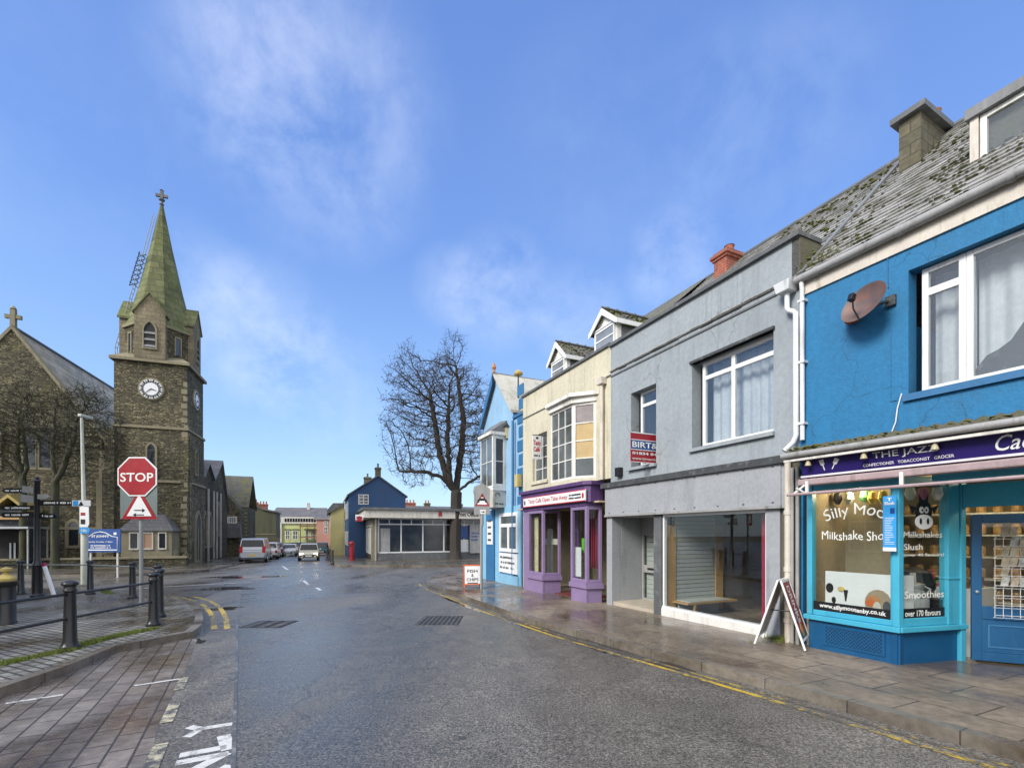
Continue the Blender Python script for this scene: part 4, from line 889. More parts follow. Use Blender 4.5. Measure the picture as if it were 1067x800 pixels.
mb=MB().lathe([(.0,0),(.22,.02),(.26,.2),(.2,.38),(.05,.45)],(1.25,.72,sill+.35),18).box(.9,1.6,.6,.85,sill+.2,sill+.36).tube([(.85,.6,sill+.3),(1.0,.62,sill+.6),(1.1,.62,sill+.7)],.03,8); mb.build('machine',MT['black'],JB,smooth=False)
MB().box(.55,.8,.5,.7,sill+.22,sill+.36).build('sweet_box',MT['orange'],JB)
MB().box(.2,Cn,.35,.9,sill+.15,sill+.2).build('display_shelf',MT['off_white'],JB)
mb=MB(); rnd=random.Random(9)
for k in range(5):
    for q in range(16):
        z=.75+k*.35; x=.25+q*.2
        mb.lathe([(.05,0),(.06,.02),(.06,.13),(.04,.16)],(x,2.4+.02*rnd.random(),z),8)
mb.build('sweet_jars',mat('sweet_jars',(.45,.28,.12),.3,.6,7,0),JB)
mb=MB()
for k in range(5): mb.box(.15,WU-.2,2.3,2.6,.72+k*.35,.745+k*.35)
mb.build('shelving',MT['white_paint'],JB)
for (x,y) in ((.6,.55),(1.6,1.3),(2.7,1.6)):
    MB().lathe([(.02,0),(.06,-.03),(.075,-.08),(.02,-.085)],(x,y,head+.08),12).build('ceiling_lamp',mat('lit_bulb',(.9,.8,.5),.5,0,1,0,fine=0,emit=(1,.78,.42),es=9),JB,smooth=True)
    pl=bpy.data.lights.new('shop_light','POINT'); pl.energy=9; pl.color=(1,.8,.5); pl.shadow_soft_size=.08
    po_=bpy.data.objects.new('shop_light',pl); col.objects.link(po_); po_.parent=JB; po_.location=(x,y,head-.1)
# wall over the doorway, lintel and door leaf
MB().box(rp_.x+.02,WU,-.03,.10,head-.10,az+.06).box(rp_.x+.0,WU,.1,1.1,head+.02,az+.10).build('door_lintel',MT['aqua'],JB)
MB().box(rp_.x+.01,WU,.90,1.0,head-.42,head-.10).build('door_header',MT['aqua'],JB)
DA=Vector((.80,.60)).normalized()
DO=Vector((rp_.x+.07,rp_.y+.02)); Md=basis((DO.x,DO.y,0),(DA.x,DA.y,0))
dh=2.08; dw_=.86
DR=MB(Md).box(0,.11,0,.045,.04,dh).box(dw_-.11,dw_,0,.045,.04,dh).box(.11,dw_-.11,.001,.044,.04,.16).box(.11,dw_-.11,.001,.044,dh-.12,dh).box(.11,dw_-.11,.001,.044,.62,.80).box(.11,dw_-.11,.015,.03,.16,.62).build('door',MT['dark_blue'],JB,bevel=.006)
MB(Md).box(.17,dw_-.17,.004,.014,.23,.25).box(.17,dw_-.17,.004,.014,.53,.55).box(.17,.19,.0045,.014,.25,.53).box(dw_-.19,dw_-.17,.0045,.014,.25,.53).build('panel_moulding',MT['mid_blue'],DR)
MB(Md).box(.10,dw_-.10,.018,.026,.79,dh-.11).build('door_glass',MT['glass'],DR)
MB(Md).lathe([(.0,0),(.02,0),(.02,-.03),(.0,-.035)],(.05,0,1.0),10,'y').build('door_handle',MT['grey_metal'],DR)
MB().box(rp_.x-.05,WU,.16,3.5,-.018,-.005).build('threshold',MT['black_matt'],JB)
# rack of cards hung on the door
rk=thing('card_rack','white wire rack of packets hung on the blue shop door','card rack',tuple(J.O+J.x*DO.x+J.y*DO.y)+(J.z0,),J.a+math.atan2(DA.y,DA.x))
mb=MB()
for k in range(8): mb.tube([(.22+.085*k,-.06,.66),(.22+.085*k,-.06,1.78)],.0035,5)
for k in range(9): mb.tube([(.2,-.065,.66+k*.135),(.84,-.065,.66+k*.135)],.0035,5); mb.tube([(.2,-.11,.70+k*.135),(.84,-.11,.70+k*.135)],.0035,5)
for k in range(9):
    for q in range(8): mb.tube([(.22+.085*q,-.065,.66+k*.135),(.22+.085*q,-.11,.70+k*.135)],.003,4)
mb.build('wire_frame',MT['white'],rk)
mb=MB(); mb2=MB(); rnd=random.Random(5)
for k in range(3,9):
    for q in range(6):
        if rnd.random()<.15: continue
        x=.26+.095*q+rnd.uniform(-.01,.01); z=.69+k*.135; (mb if rnd.random()<.6 else mb2).hexa([(x,-.09,z),(x+.075,-.09,z),(x+.075,-.08,z),(x,-.08,z)],[(x+rnd.uniform(-.01,.01),-.15,z+.13),(x+.075,-.15,z+.135),(x+.075,-.145,z+.135),(x,-.145,z+.13)])
mb.build('packets',mat('foil_packets',(.55,.50,.40),.25,.5,9,.2,metal=.3),rk); mb2.build('cards',mat('printed_cards',(.5,.52,.5),.35,.6,11,.1),rk)
# satellite dish
ds=thing('satellite_dish','rust stained satellite dish fixed to the strong blue wall','satellite dish',tuple(J.O+J.x*J.u(924,0)+J.y*0)+(J.z0+J.z(924,316),),J.a)
aim=Vector((-.22,-.88,.28)).normalized()
Xd=aim.cross(Vector((0,0,1))).normalized(); Zd=Xd.cross(aim).normalized()
if Zd.z<0: Zd=-Zd
MDi=Matrix((( Xd.x,Zd.x,aim.x,-.13),(Xd.y,Zd.y,aim.y,-.22),(Xd.z,Zd.z,aim.z,-.01),(0,0,0,1)))
pr=[(0.001,0),(.1,.008),(.2,.034),(.28,.07),(.325,.095),(.33,.097),(.325,.09),(.28,.06),(.2,.022),(.1,-.004),(.001,-.012)]
mb=MB(MDi@Matrix.Diagonal((1.0,.82,1,1))); mb.lathe(pr,(0,0,0),36); mb.build('reflector',MT['rust'],ds,smooth=True)
mb=MB(MDi); mb.tube([(0,-.27,.07),(0,-.16,.22),(0,-.04,.27)],.011,8); mb.build('feed_arm',MT['black'],ds,smooth=True)
MB(MDi).box(-.035,.035,-.07,.03,.25,.33).build('receiver',MT['black'],ds,bevel=.01)
MB().tube([(-.13,-.2,-.02),(-.05,-.1,-.02),(.03,-.08,0),(.06,0,0)],.02,8).box(.0,.12,-.05,-.003,-.07,.07).build('bracket',MT['dark_grey'],ds)
MB().box(-.50,-.34,-.12,-.004,-.12,.10).build('rusty_box',MT['rust_or'],ds,bevel=.02)
# ---- grey building: empty shop
O833=wallpt(833); uL=None
K=Frame(wallpt(636.5),GR_ANG)          # u=0 at the left edge
KW=K.u(833); 
KB=thing('grey_empty_shop_building','grey rendered two storey building with a parapet and an empty shop at street level','building',K.loc,K.a)
ptop=(K.z(636.5,362)+K.z(832,246))/2
w1=(K.u(721),K.u(806)); w1z=(K.z(729,466),K.z(740,371.5))
w2=(K.u(657.5),K.u(683.7)); w2z=(K.z(660,487),K.z(657.5,410))
fz1=K.z(700,497); 
mb=MB(); wall(mb,0,KW,fz1,ptop,[(w1[0],w1[1],w1z[0],w1z[1]),(w2[0],w2[1],w2z[0],w2z[1])],.26)
mb.box(KW-.12,KW,.01,.9,fz1+.02,ptop-.001).box(0.001,KW-.001,.262,.5,ptop-.7,ptop-.002).box(KW-.1,KW,.27,6,-.4,4.2).box(0,.1,.27,6,-.4,4.2).box(.1,KW-.1,5.8,6,-.4,4)
mb.build('wall',MT['grey'],KB)
MB().box(-.02,KW+.03,-.07,.55,ptop,ptop+.075).build('coping',MT['coping'],KB)
MB().box(KW-.13,KW+.012,.0,1.6,ptop-.9,ptop-.01).build('parapet_return',MT['old_render'],KB)
rnd=random.Random(44); mb=MB()
for i in range(40): blob(mb,(KW+.02,rnd.uniform(0,1.3),ptop-.75+rnd.uniform(0,.6)),rnd.uniform(.015,.05),rnd,.8)
o=mb.build('moss',MT['moss'],KB); o['kind']='stuff'
zs_=(K.z(637.5,392)+K.z(808.7,309.5))/2
MB().box(.01,K.u(812),-.022,-.002,zs_,zs_+.035).build('string_course',MT['coping'],KB)
zrk=J.z0+zr-K.z0; rkd=3.5
RKL=rkd/math.cos(pit)
roof_courses(KB,.0,KW-.02,-.03,zrk,pit,RKL,25,seed=6).build('roof',MT['course'],KB)
MB().tube([(0,rkd-.02,zrk+rkd*math.tan(pit)+.02),(KW,rkd-.02,zrk+rkd*math.tan(pit)+.02)],.075,8).build('ridge',MT['coping'],KB)
MB().add([(0,rkd,zrk-.03+rkd*math.tan(pit)),(KW,rkd,zrk-.03+rkd*math.tan(pit)),(KW,rkd*2,zrk-.5),(0,rkd*2,zrk-.5),(0,.3,zrk-.3),(KW,.3,zrk-.3)],[(0,1,2,3),(5,1,0,4)]).build('roof_back',MT['slate'],KB)
rnd=random.Random(8); mb=MB()
for i in range(200):
    l=rnd.uniform(.2,RKL); u=rnd.uniform(KW-2.5,KW-.1); st=RKL/25; l=round(l/st)*st
    blob(mb,(u,-.03+l*c_-.03*s_,zrk+l*s_+.03*c_),rnd.uniform(.02,.05),rnd,.55)
o=mb.build('moss',MT['moss'],KB); o['kind']='stuff'
# brick chimney
ck=2.9; k0,k1=K.u(744,ck),K.u(757,ck); kt=K.z(750,262,ck); kb=zrk+ck*math.tan(pit)-.5
CB=MB().box(k0,k1,ck,ck+.85,kb,kt-.22).box(k0-.04,k1+.04,ck-.04,ck+.89,kt-.22,kt-.15).box(k0-.08,k1+.08,ck-.08,ck+.93,kt-.15,kt-.07).box(k0-.02,k1+.02,ck-.02,ck+.87,kt-.07,kt+.0).build('chimney',MT['red_brick'],KB)
MB().lathe([(.11,0),(.13,.03),(.12,.06),(.12,.2),(.14,.22)],((k0+k1)/2,ck+.35,kt),12).build('pot',MT['red_brick'],CB,smooth=True)
# windows
t1=K.z(733.7,393.5,.1)
fr0,fr1=w1[0]+.01,w1[1]-.02
mm=K.u(763.7,.14)
window(KB,fr0+.14,fr1,w1z[0]+.01,w1z[1]-.01,.14,mull=[mm],trans=[t1],fw=.075,back=MT['sky_sheen_blind'],bars=.085,backd=.3,label='wide four pane window with two opening top lights')
MB().box(w1[0]-.04,w1[1]+.03,-.07,.2,w1z[0]-.07,w1z[0]).build('sill',MT['grey'],KB)
MB().box(w1[0]-.03,w1[1]+.03,-.05,.10,w1z[1]+.0,w1z[1]+.05).build('lintel_drip',MT['dark_grey'],KB)
tt=K.z(668,424,.2)
window(KB,w2[0]+.16,w2[1],w2z[0]+.01,w2z[1]-.01,.17,trans=[tt],fw=.065,back=MT['room'],bars=.08,backd=.5,label='narrow sash window behind the projecting agency board')
MB().box(w2[0]-.06,w2[1]+.03,-.09,.2,w2z[0]-.07,w2z[0]).build('sill',MT['grey'],KB)
# projecting agency board
su=w2[1]-.12
sz0,sz1=K.zs(670,482,su),K.zs(658,449.5,su); sy0=K.v(657.5,su)
sg=thing('agency_board','red and blue agency board projecting from the small window of the grey building','sign board',tuple(K.O+K.x*su+K.y*.18)+(K.z0+sz0,),K.a)
wbd=.18-sy0+.35; hb=sz1-sz0
Msg=basis((0,-(.18-sy0),0),(0,1,0))
P_=MB(Msg).box(0,wbd,.0,.02,0,hb).build('panel',MT['red_sign'],sg)
MB(Msg).box(0,wbd*.80,-.004,-.001,hb*.44,hb*.73).build('blue_band',MT['sign_blue'],P_)
for a,b in ((hb*.735,hb*.76),(hb*.41,hb*.435),(hb*.965,hb*.998),(.001,hb*.02)): MB(Msg).box(0,wbd,-.006,-.0012,a,b).build('white_line',MT['sign_white'],P_)
text(P_,'BIRT&CO',wbd*1.0,hb*.20,Msg@Vector((.03,-.008,hb*.49)),MT['letter_white'],(0,1,0),bold=.02)
text(P_,'01834 842',wbd*.70,hb*.09,Msg@Vector((.03,-.008,hb*.26)),MT['letter_white'],(0,1,0),bold=.03)
text(P_,'www.birtandco.co.uk',wbd*.93,hb*.08,Msg@Vector((.03,-.008,hb*.09)),MT['letter_white'],(0,1,0),bold=.01)
# ledge, fascia panel
lz0,lz1=K.z(637,508,-.14),K.z(637,503,-.14)
lz0=(K.z(637,507.5,-.14)+K.z(810,483,-.14))/2; lz1=lz0+.13
MB().box(-.25,KW-.16,-.16,.0-.002,lz0,lz1).build('ledge',MT['dark_grey'],KB)
pz0=(K.z(630,537,-.10)+K.z(813,525.5,-.10))/2
xr=K.u(813.5,-.1)
PN=MB().box(-.12,xr,-.10,.0-.003,pz0,lz0-.002).build('fascia_panel',MT['grey2'],KB)
MB().box(-.13,xr+.01,-.125,.0,pz0-.05,pz0-.001).build('fascia_trim',MT['gutter_grey'],PN)
MB().box(xr,xr+.1,-.08,.0,pz0-.05,lz0-.003).build('fascia_end',MT['grey2'],PN)
mb=MB()
for k in range(9):
    for zz in (pz0+.04,lz0-.05): mb.box(.05+k*(xr-.1)/8.2,.09+k*(xr-.1)/8.2,-.108,-.099,zz,zz+.025)
mb.build('fixings',MT['coping'],PN)
# ground floor
top=pz0-.05
a0,a1=K.u(630.5,-.05),K.u(637.5,-.05)
pd_=.95
PL=K.u(682,0); PR=K.u(690,0)
MB().box(-.12,a1,-.05,.25,-.4,top).box(a1-.03,a1,.25,pd_+.1,-.4,top).build('pier',MT['grey2'],KB,bevel=.01)
MB().box(PL,PR,-.03,.16,-.4,top).box(PL+.02,PR-.03,.16,pd_,-.4,top).build('door_post',MT['coping'],KB,bevel=.01)
ddx0,ddx1=K.u(658,pd_),K.u(682,pd_)
ddx0=max(ddx0,a1+.02)
dz_=.10
MB().box(a1,PL,-.0,pd_+.2,-.3,dz_).build('doorstep',MT['step'],KB)
MB().box(a1,PL,pd_,pd_+.05,top-.42,top).box(a1,ddx0,pd_-.001,pd_+.05,dz_,top-.42).build('door_surround',MT['grey2'],KB)
dt=top-.42; x0,x1=ddx0,PL
mz=(dt+dz_)*.42
DD=MB().box(x0,x0+.06,pd_-.02,pd_+.04,dz_,dt).box(x1-.08,x1-.01,pd_-.02,pd_+.04,dz_,dt).box(x0+.06,x1-.08,pd_-.018,pd_+.038,dt-.07,dt).box(x0+.06,x1-.08,pd_-.018,pd_+.038,dz_,dz_+.06).box(x0+.06,x1-.08,pd_-.018,pd_+.038,mz,mz+.2).build('door',MT['gutter_grey'],KB,bevel=.006)
MB().box(x0+.05,x1-.07,pd_+.005,pd_+.012,dz_+.05,dt-.05).build('door_glass',MT['glass'],DD)
MB().box(x0+.22,x1-.25,pd_-.025,pd_-.017,mz+.075,mz+.13).build('letter_plate',MT['sign_black'],DD)
mb=MB()
for k in range(16): mb.box(x0+.05,x1-.06,pd_+.1,pd_+.12,dz_+.05+k*.125,dz_+.165+k*.125)
mb.build('door_shutter',MT['slat'],DD)
MB().box(a1,PL,.0,pd_,top-.02,top+.02).build('porch_ceiling',MT['grey2'],KB)
wL,wR=K.u(691),K.u(799.5); wzb=K.z(691,632.5); wzb=(K.z(691,633)+K.z(790,651))/2
KWi=MB().box(wL,wL+.045,-.01,.07,wzb,top).box(wR-.03,wR,-.01,.07,wzb,top).box(wL+.045,wR-.03,-.008,.068,top-.06,top).box(wL-.01,wR+.01,-.03,.1,wzb-.02,wzb+.03).build('shop_window_frame',MT['white'],KB)
MB().box(wL+.04,wR-.025,.02,.028,wzb+.02,top-.05).build('pane',MT['glass'],KWi)
MB().box(wL-.012,wR+.02,-.045,.12,-.02,wzb-.022).build('window_plinth',MT['white_paint'],KB)
MB().box(wL-.05,wR+.3,-.05,.10,-.4,-.018).build('base_strip',MT['old_render'],KB)
MB().box(wR,K.u(814),-.04,.25,-.4,top).build('pier',MT['grey2'],KB,bevel=.01)
# interior of the empty shop
IN=MB().box(.1,KW-.1,4.2,4.3,-.1,3).box(.1,KW-.1,.15,4.2,-.06,-.02).box(.1,KW-.1,.27,4.2,top+.05,top+.1).box(KW-.2,KW-.1,.27,4.2,0,top).box(PR-.02,PR,.96,4.2,0,top).build('interior',MT['room'],KB)
mb=MB()
sy0_,sy1_=K.v(704,PR+.03),min(3.3,K.v(745,PR+.03)); szt=top-.25
for k in range(22): mb.box(PR+.012,PR+.03,sy0_,sy1_,.32+k*.098,.405+k*.098)
mb.build('slatwall',MT['slat'],IN)
MB().box(PR+.001,PR+.010,sy0_,sy1_,.2,szt).build('slatwall_back',MT['gutter_grey'],IN)
MB().box(PR+.002,PR+.05,K.v(694.5,PR+.03),sy0_-.01,.05,szt).build('timber_post',MT['wood'],IN)
MB().box(PR+.002,PR+.05,sy1_+.01,sy1_+.25,.05,szt).build('timber_post',MT['wood'],IN)
MB().box(PR+.002,PR+.50,sy0_-.1,sy1_+.2,.30,.34).box(PR+.46,PR+.50,sy0_+.1,sy0_+.15,0,.30).build('bench',MT['wood'],IN)
MB().box(PR+.05,PR+.47,sy0_,sy1_,.342,.36).box(PR+.10,PR+.14,sy0_,sy1_,0,.298).build('bench_front',MT['slat'],IN)
MB().box(wR-.30,wR-.04,.25,.28,0,top-.06).build('red_panel',MT['crimson'],IN)
# alarm box
MB().box(K.u(641,-.1),K.u(646,-.1),-.12,-.002,K.z(643,497),K.z(643,488)).build('floodlight',MT['black'],KB,bevel=.01)
# hopper and downpipes
hx0,hx1=K.u(808.7,-.2),K.u(828,-.2)
hz=K.z(818,302,-.1); hh=.17
hx=K.u(819,-.1)
HP=MB().hexa([(hx-.10,-.22,hz-.07),(hx+.12,-.22,hz-.07),(hx+.12,-.002,hz-.07),(hx-.10,-.002,hz-.07)],[(hx-.13,-.25,hz+.09),(hx+.15,-.25,hz+.09),(hx+.15,-.002,hz+.09),(hx-.13,-.002,hz+.09)]).build('hopper',MT['pipe_white'],KB,bevel=.01)
pxx=K.u(829.5,-.09)
pipe(KB,[(hx+.02,-.1,hz-.06),(hx+.02,-.1,hz-.33),(hx+.05,-.1,hz-.38),(pxx-.05,-.1,hz-.42),(pxx,-.1,hz-.47),(pxx,-.09,K.z(829,455)),(pxx-.03,-.12,K.z(829,462)),(K.u(818,-.2),-.22,K.z(818,470,-.2))],.042,MT['pipe_white'])
px2=K.u(820,-.12)
pipe(KB,[(px2,-.10,lz0+.02),(px2,-.10,1.2),(px2,-.10,.0)],.05,MT['pipe'])
mb=MB()
for z in (2.2,1.25,.4): mb.lathe([(.062,0),(.062,.07)],(px2,-.10,z),12)
mb.build('pipe_collar',MT['pipe'],KB,smooth=True)
for px,r in ((825.5,.028),(831,.03)): pipe(KB,[(K.u(px,-.08),-.08,lz0-.1),(K.u(px,-.08),-.08,0)],r,MT['gutter_grey'])
MB().box(K.u(815,-.02),KW+.02,-.02,.02,-.3,lz0-.01).build('side_strip',MT['old_render'],KB)
o=leafbush('weeds',None,tuple(K.O+K.x*(K.u(812,-.25))+K.y*(-.12))+(K.z0,),.55,.12,.10,260,.05,MT['grass'],19,'stuff')
o['label']=None if False else 'low green weeds along the foot of the grey shop pier'; 

# ---- cream cafe building
C=Frame(wallpt(545),GR_ANG); CW=C.u(636.5)-.001
CB_=thing('cream_cafe_building','cream rendered building with a lilac shopfront and two mossy dormers','building',C.loc,C.a)
ct=(C.z(545.3,412.5)+C.z(636,362.5))/2
sw=(C.u(555),C.u(570),C.z(562,501),C.z(562,452))
mb=MB(); wall(mb,0,CW,C.z(590,506),ct,[sw],.2)
mb.box(0,.1,.2,6,-.4,ct-.3).box(CW-.1,CW,.2,6,-.4,ct-.3).box(.1,CW-.1,5.8,6,-.4,ct-.4).box(0,.1,.0,.2,-.4,C.z(590,506)-.01)
mb.build('wall',MT['cream'],CB_)
MB().box(-.04,CW,-.06,.3,ct,ct+.07).build('coping',MT['coping'],CB_)
zs2=C.z(547.7,436); MB().box(.0,C.u(572),-.025,-.002,zs2,zs2+.035).box(C.u(626),CW,-.025,-.002,zs2+.0,zs2+.036).build('string_course',MT['coping'],CB_)
pc=R(40); cr=3.6
MB().add([(0,.3,ct-.05),(CW,.3,ct-.05),(CW,cr,ct-.05+(cr-.3)*math.tan(pc)),(0,cr,ct-.05+(cr-.3)*math.tan(pc)),(CW,2*cr,ct-.1),(0,2*cr,ct-.1)],[(0,1,2,3),(3,2,4,5)]).build('roof',MT['slate_moss'],CB_)
def gdormer(pxa,pya,pxl,pyl,pxr,pyr,dd,ln):
    ul,ur=C.u(pxl,dd-.12),C.u(pxr,dd-.12); um=(ul+ur)/2; za=C.z(pxa,pya,dd-.12); ze=C.z(pxl,pyl,dd-.12)
    ov=.10; zb=ct-.1
    D=MB().plate([(ul+ov,zb),(ur-ov,zb),(ur-ov,ze+.03),(um,za-.10),(ul+ov,ze+.03)],dd,dd+ln).build('dormer',MT['white_paint'],CB_)
    MB().box(ur-ov,ur-ov+.012,dd+.14,dd+ln-.5,zb,ze-.10).build('cheek',MT['coping'],D)
    mb=MB()
    for s_,e in ((-1,ul),(1,ur)):
        mb.add([(um,dd-.12,za),(e,dd-.12,ze),(e,dd+ln,ze),(um,dd+ln,za),(um,dd-.12,za-.07),(e,dd-.12,ze-.07),(e,dd+ln,ze-.07),(um,dd+ln,za-.07)],[(0,1,2,3),(7,6,5,4),(0,4,5,1),(1,5,6,2),(2,6,7,3),(3,7,4,0)])
    mb.build('dormer_roof',MT['slate_moss'],D)
    mb=MB()
    for e in (ul,ur):
        mb.add([(um,dd-.15,za+.01),(e,dd-.15,ze+.0),(e,dd-.15,ze-.16),(um,dd-.15,za-.19),(um,dd-.121,za+.01),(e,dd-.121,ze+.0),(e,dd-.121,ze-.16),(um,dd-.121,za-.19)],[(0,1,2,3),(7,6,5,4),(0,4,5,1),(1,5,6,2),(2,6,7,3)])
    mb.box(ur-.02,ur+.03,dd-.12,dd+ln-.4,ze-.15,ze-.02)
    mb.build('bargeboard',MT['white'],D)
    mb=MB().tube([(um,dd-.14,za+.03),(um,dd+ln,za+.03)],.04,6)
    for k in range(6): mb.lathe([(.05,0),(.03,.06)],(um,dd+.1+k*ln/6,za+.03),6)
    mb.build('ridge_tiles',MT['coping'],D)
    f=MB(); x0,x1=ul+ov+.08,ur-ov-.08; z0_,z1_=zb,ze-.02
    f.box(x0,x0+.06,dd-.05,dd-.002,z0_,z1_).box(x1-.06,x1,dd-.05,dd-.002,z0_,z1_).box(x0+.06,x1-.06,dd-.048,dd-.002,z1_-.07,z1_).box(x0+.06,x1-.06,dd-.046,dd-.002,z0_+(z1_-z0_)*.72,z0_+(z1_-z0_)*.72+.04).box(x0-.03,x1+.03,dd-.07,dd-.003,z1_+.002,z1_+.04)
    wn=f.build('dormer_window',MT['white'],CB_); MB().box(x0+.05,x1-.05,dd-.03,dd-.006,z0_,z1_-.05).build('pane',MT['sky_sheen_curtain'] if False else mat('dormer_pane',(.22,.24,.26),.1,.3,3,0,spec=.9),wn)
    rnd=random.Random(int(pxa)); mb=MB()
    for i in range(170):
        s_=rnd.choice((-1,1)); q=rnd.random(); e=ul if s_<0 else ur
        blob(mb,(um+(e-um)*q,rnd.uniform(dd-.1,dd+ln),za+(ze-za)*q+.01),rnd.uniform(.02,.055),rnd,.45)
    o=mb.build('moss',MT['moss'],D); o['kind']='stuff'
gdormer(626,322.5,614,349,642,338,.8,2.0)
gdormer(578,357,570,381,589,369.5,.8,2.0)
# first floor bay
bd2=-.42
q0,q1=C.u(574,bd2),C.u(597,bd2); r1=C.u(621,0); l1=q0-.42
bz0,bz1=C.z(590,500,bd2),C.z(590,424,bd2)
MB().prism([(l1,0.0),(q0,bd2),(q1,bd2),(r1,0.0)],bz0-.18,bz0,False).build('bay_base',MT['cream'],CB_)
def facet(parent,A,B,z0,z1,cols,rows,panes,fw=.07,y=0,name='bay_window',bw=.03,label=None,top_row=None):
    A=Vector(A);B=Vector(B); w_=(B-A).length; M_=basis((A.x,A.y,0),((B-A).x,(B-A).y,0))
    mb=MB(M_).box(0,fw,y,y+.07,z0,z1).box(w_-fw,w_-.002,y,y+.07,z0,z1).box(fw,w_-fw,y+.002,y+.068,z0,z0+fw).box(fw,w_-fw,y+.002,y+.068,z1-fw,z1)
    for k in range(1,cols): x=fw+(w_-2*fw)*k/cols; mb.box(x-bw/2,x+bw/2,y+.008,y+.06,z0+fw,z1-fw)
    for k in range(1,rows): z=z0+fw+(z1-z0-2*fw)*k/rows; mb.box(fw,w_-fw,y+.01,y+.058,z-bw/2,z+bw/2)
    o=mb.build(name,MT['white_paint'],parent); 
    if label:o['label']=label
    for (c0,c1,r0,r1_,m_) in panes:
        xa=fw+(w_-2*fw)*c0/cols+.001; xb=fw+(w_-2*fw)*c1/cols-.001; za=z0+fw+(z1-z0-2*fw)*r0/rows+.001; zb=z0+fw+(z1-z0-2*fw)*r1_/rows-.001
        MB(M_).box(xa,xb,y+.03,y+.04,za,zb).build('pane',m_,o)
    return o,M_,w_
paneg=mat('reflective_pane',(.10,.115,.12),.06,.5,1.3,0,spec=.9,fine=0); panep=mat('net_pane',(.20,.17,.17),.15,.4,1.5,0,spec=.8)
facet(CB_,(q0,bd2),(q1,bd2),bz0,bz1,3,4,[(0,3,0,4,paneg)],label='small paned front of the cream bay window')
facet(CB_,(q1+.01,bd2),(r1,0),bz0,bz1,1,4,[(0,1,0,1,paneg),(0,1,1,3,MT['board']),(0,1,3,4,panep)],label='side light of the bay window with two panes boarded in plywood')
facet(CB_,(l1,0),(q0-.01,bd2),bz0,bz1,1,4,[(0,1,0,4,paneg)])
MB().prism([(l1-.15,-.01),(q0-.05,bd2-.18),(q1+.10,bd2-.18),(r1+.15,-.01)],bz1+.16,bz1+.26,False).prism([(l1-.05,-.01),(q0-.02,bd2-.08),(q1+.04,bd2-.08),(r1+.05,-.01)],bz1,bz1+.16,False).build('bay_cornice',MT['white_paint'],CB_)
MB().add([(l1-.12,-.01,bz1+.262),(q0-.03,bd2-.15,bz1+.262),(q1+.08,bd2-.15,bz1+.262),(r1+.12,-.01,bz1+.262),(q0+.1,-.01,bz1+.42),(q1-.1,-.01,bz1+.42)],[(0,1,4),(1,2,5,4),(2,3,5)]).build('bay_roof',MT['lead'],CB_)
facet(CB_,(sw[0],.1),(sw[1],.1),sw[2],sw[3],2,4,[(0,2,0,4,paneg)],fw=.05,name='window',label='narrow small paned window left of the bay')
MB().box(sw[0]-.08,sw[1]+.08,-.06,.1,sw[2]-.1,sw[2]-.001).build('sill',MT['cream'],CB_)
# white column pipes on the cream wall
hx=C.u(628,-.05); pipe(CB_,[(hx,-.08,C.z(628,402)),(hx,-.08,C.z(628,500))],.05,MT['pipe']); MB().box(hx-.13,hx+.12,-.18,-.002,C.z(628,402),C.z(628,395)).build('hopper',MT['pipe'],CB_,bevel=.01)
# shopfront, two bays round a recessed door
fd=-.45
fz0=(C.z(546,530,fd-.06)+C.z(610,522,fd-.06))/2; fz1_=fz0+.46
A0,A1=C.u(545,fd),C.u(611,fd)
B1=C.u(628,0)
A0=max(A0,.02)
MB().prism([(A0,-.005),(A0,fd-.08),(A1+.02,fd-.08),(A1+.16,fd+.03),(B1+.02,-.005)],fz0,fz1_,False).prism([(A0-.04,-.004),(A0-.04,fd-.15),(A1+.04,fd-.15),(A1+.24,fd-.0),(B1+.06,-.004)],fz1_,fz1_+.10,False).prism([(A0,-.006),(A0,fd-.02),(A1,fd-.02),(B1,-.006)],fz0-.10,fz0,False).build('cornice',MT['deep_purple'],CB_)
bn0=C.u(545.5,fd-.11); bnw=C.u(610,fd-.11)-bn0
BN=MB().box(bn0,bn0+bnw,fd-.115,fd-.085,fz0+.02,fz0+.34).build('banner',MT['sign_white'],CB_)
MB().box(bn0,bn0+bnw,fd-.118,fd-.1155,fz0+.021,fz0+.045).box(bn0,bn0+bnw,fd-.118,fd-.1155,fz0+.315,fz0+.339).build('banner_edge',MT['letter_red'],BN)
text(BN,"Tasty Caf\u00e9 Open Take Away",bnw*.66,.17,(bn0+bnw*.10,fd-.12,fz0+.09),MT['letter_red'],bold=.008)
scribble(BN,bnw*.17,.17,(bn0+bnw*.78,fd-.12,fz0+.09),MT['letter_black'],rows=2)
for kx in (bnw*.035,bnw*.975): MB().plate(ell(bn0+kx-.02,fz0+.17,.05,.08,10),fd-.121,fd-.1185).build('cup_emblem',MT['letter_black'] if kx<1 else MT['letter_red'],BN)
shp=mat('cafe_glass_goods',(.07,.06,.055),.3,.5,3,0)
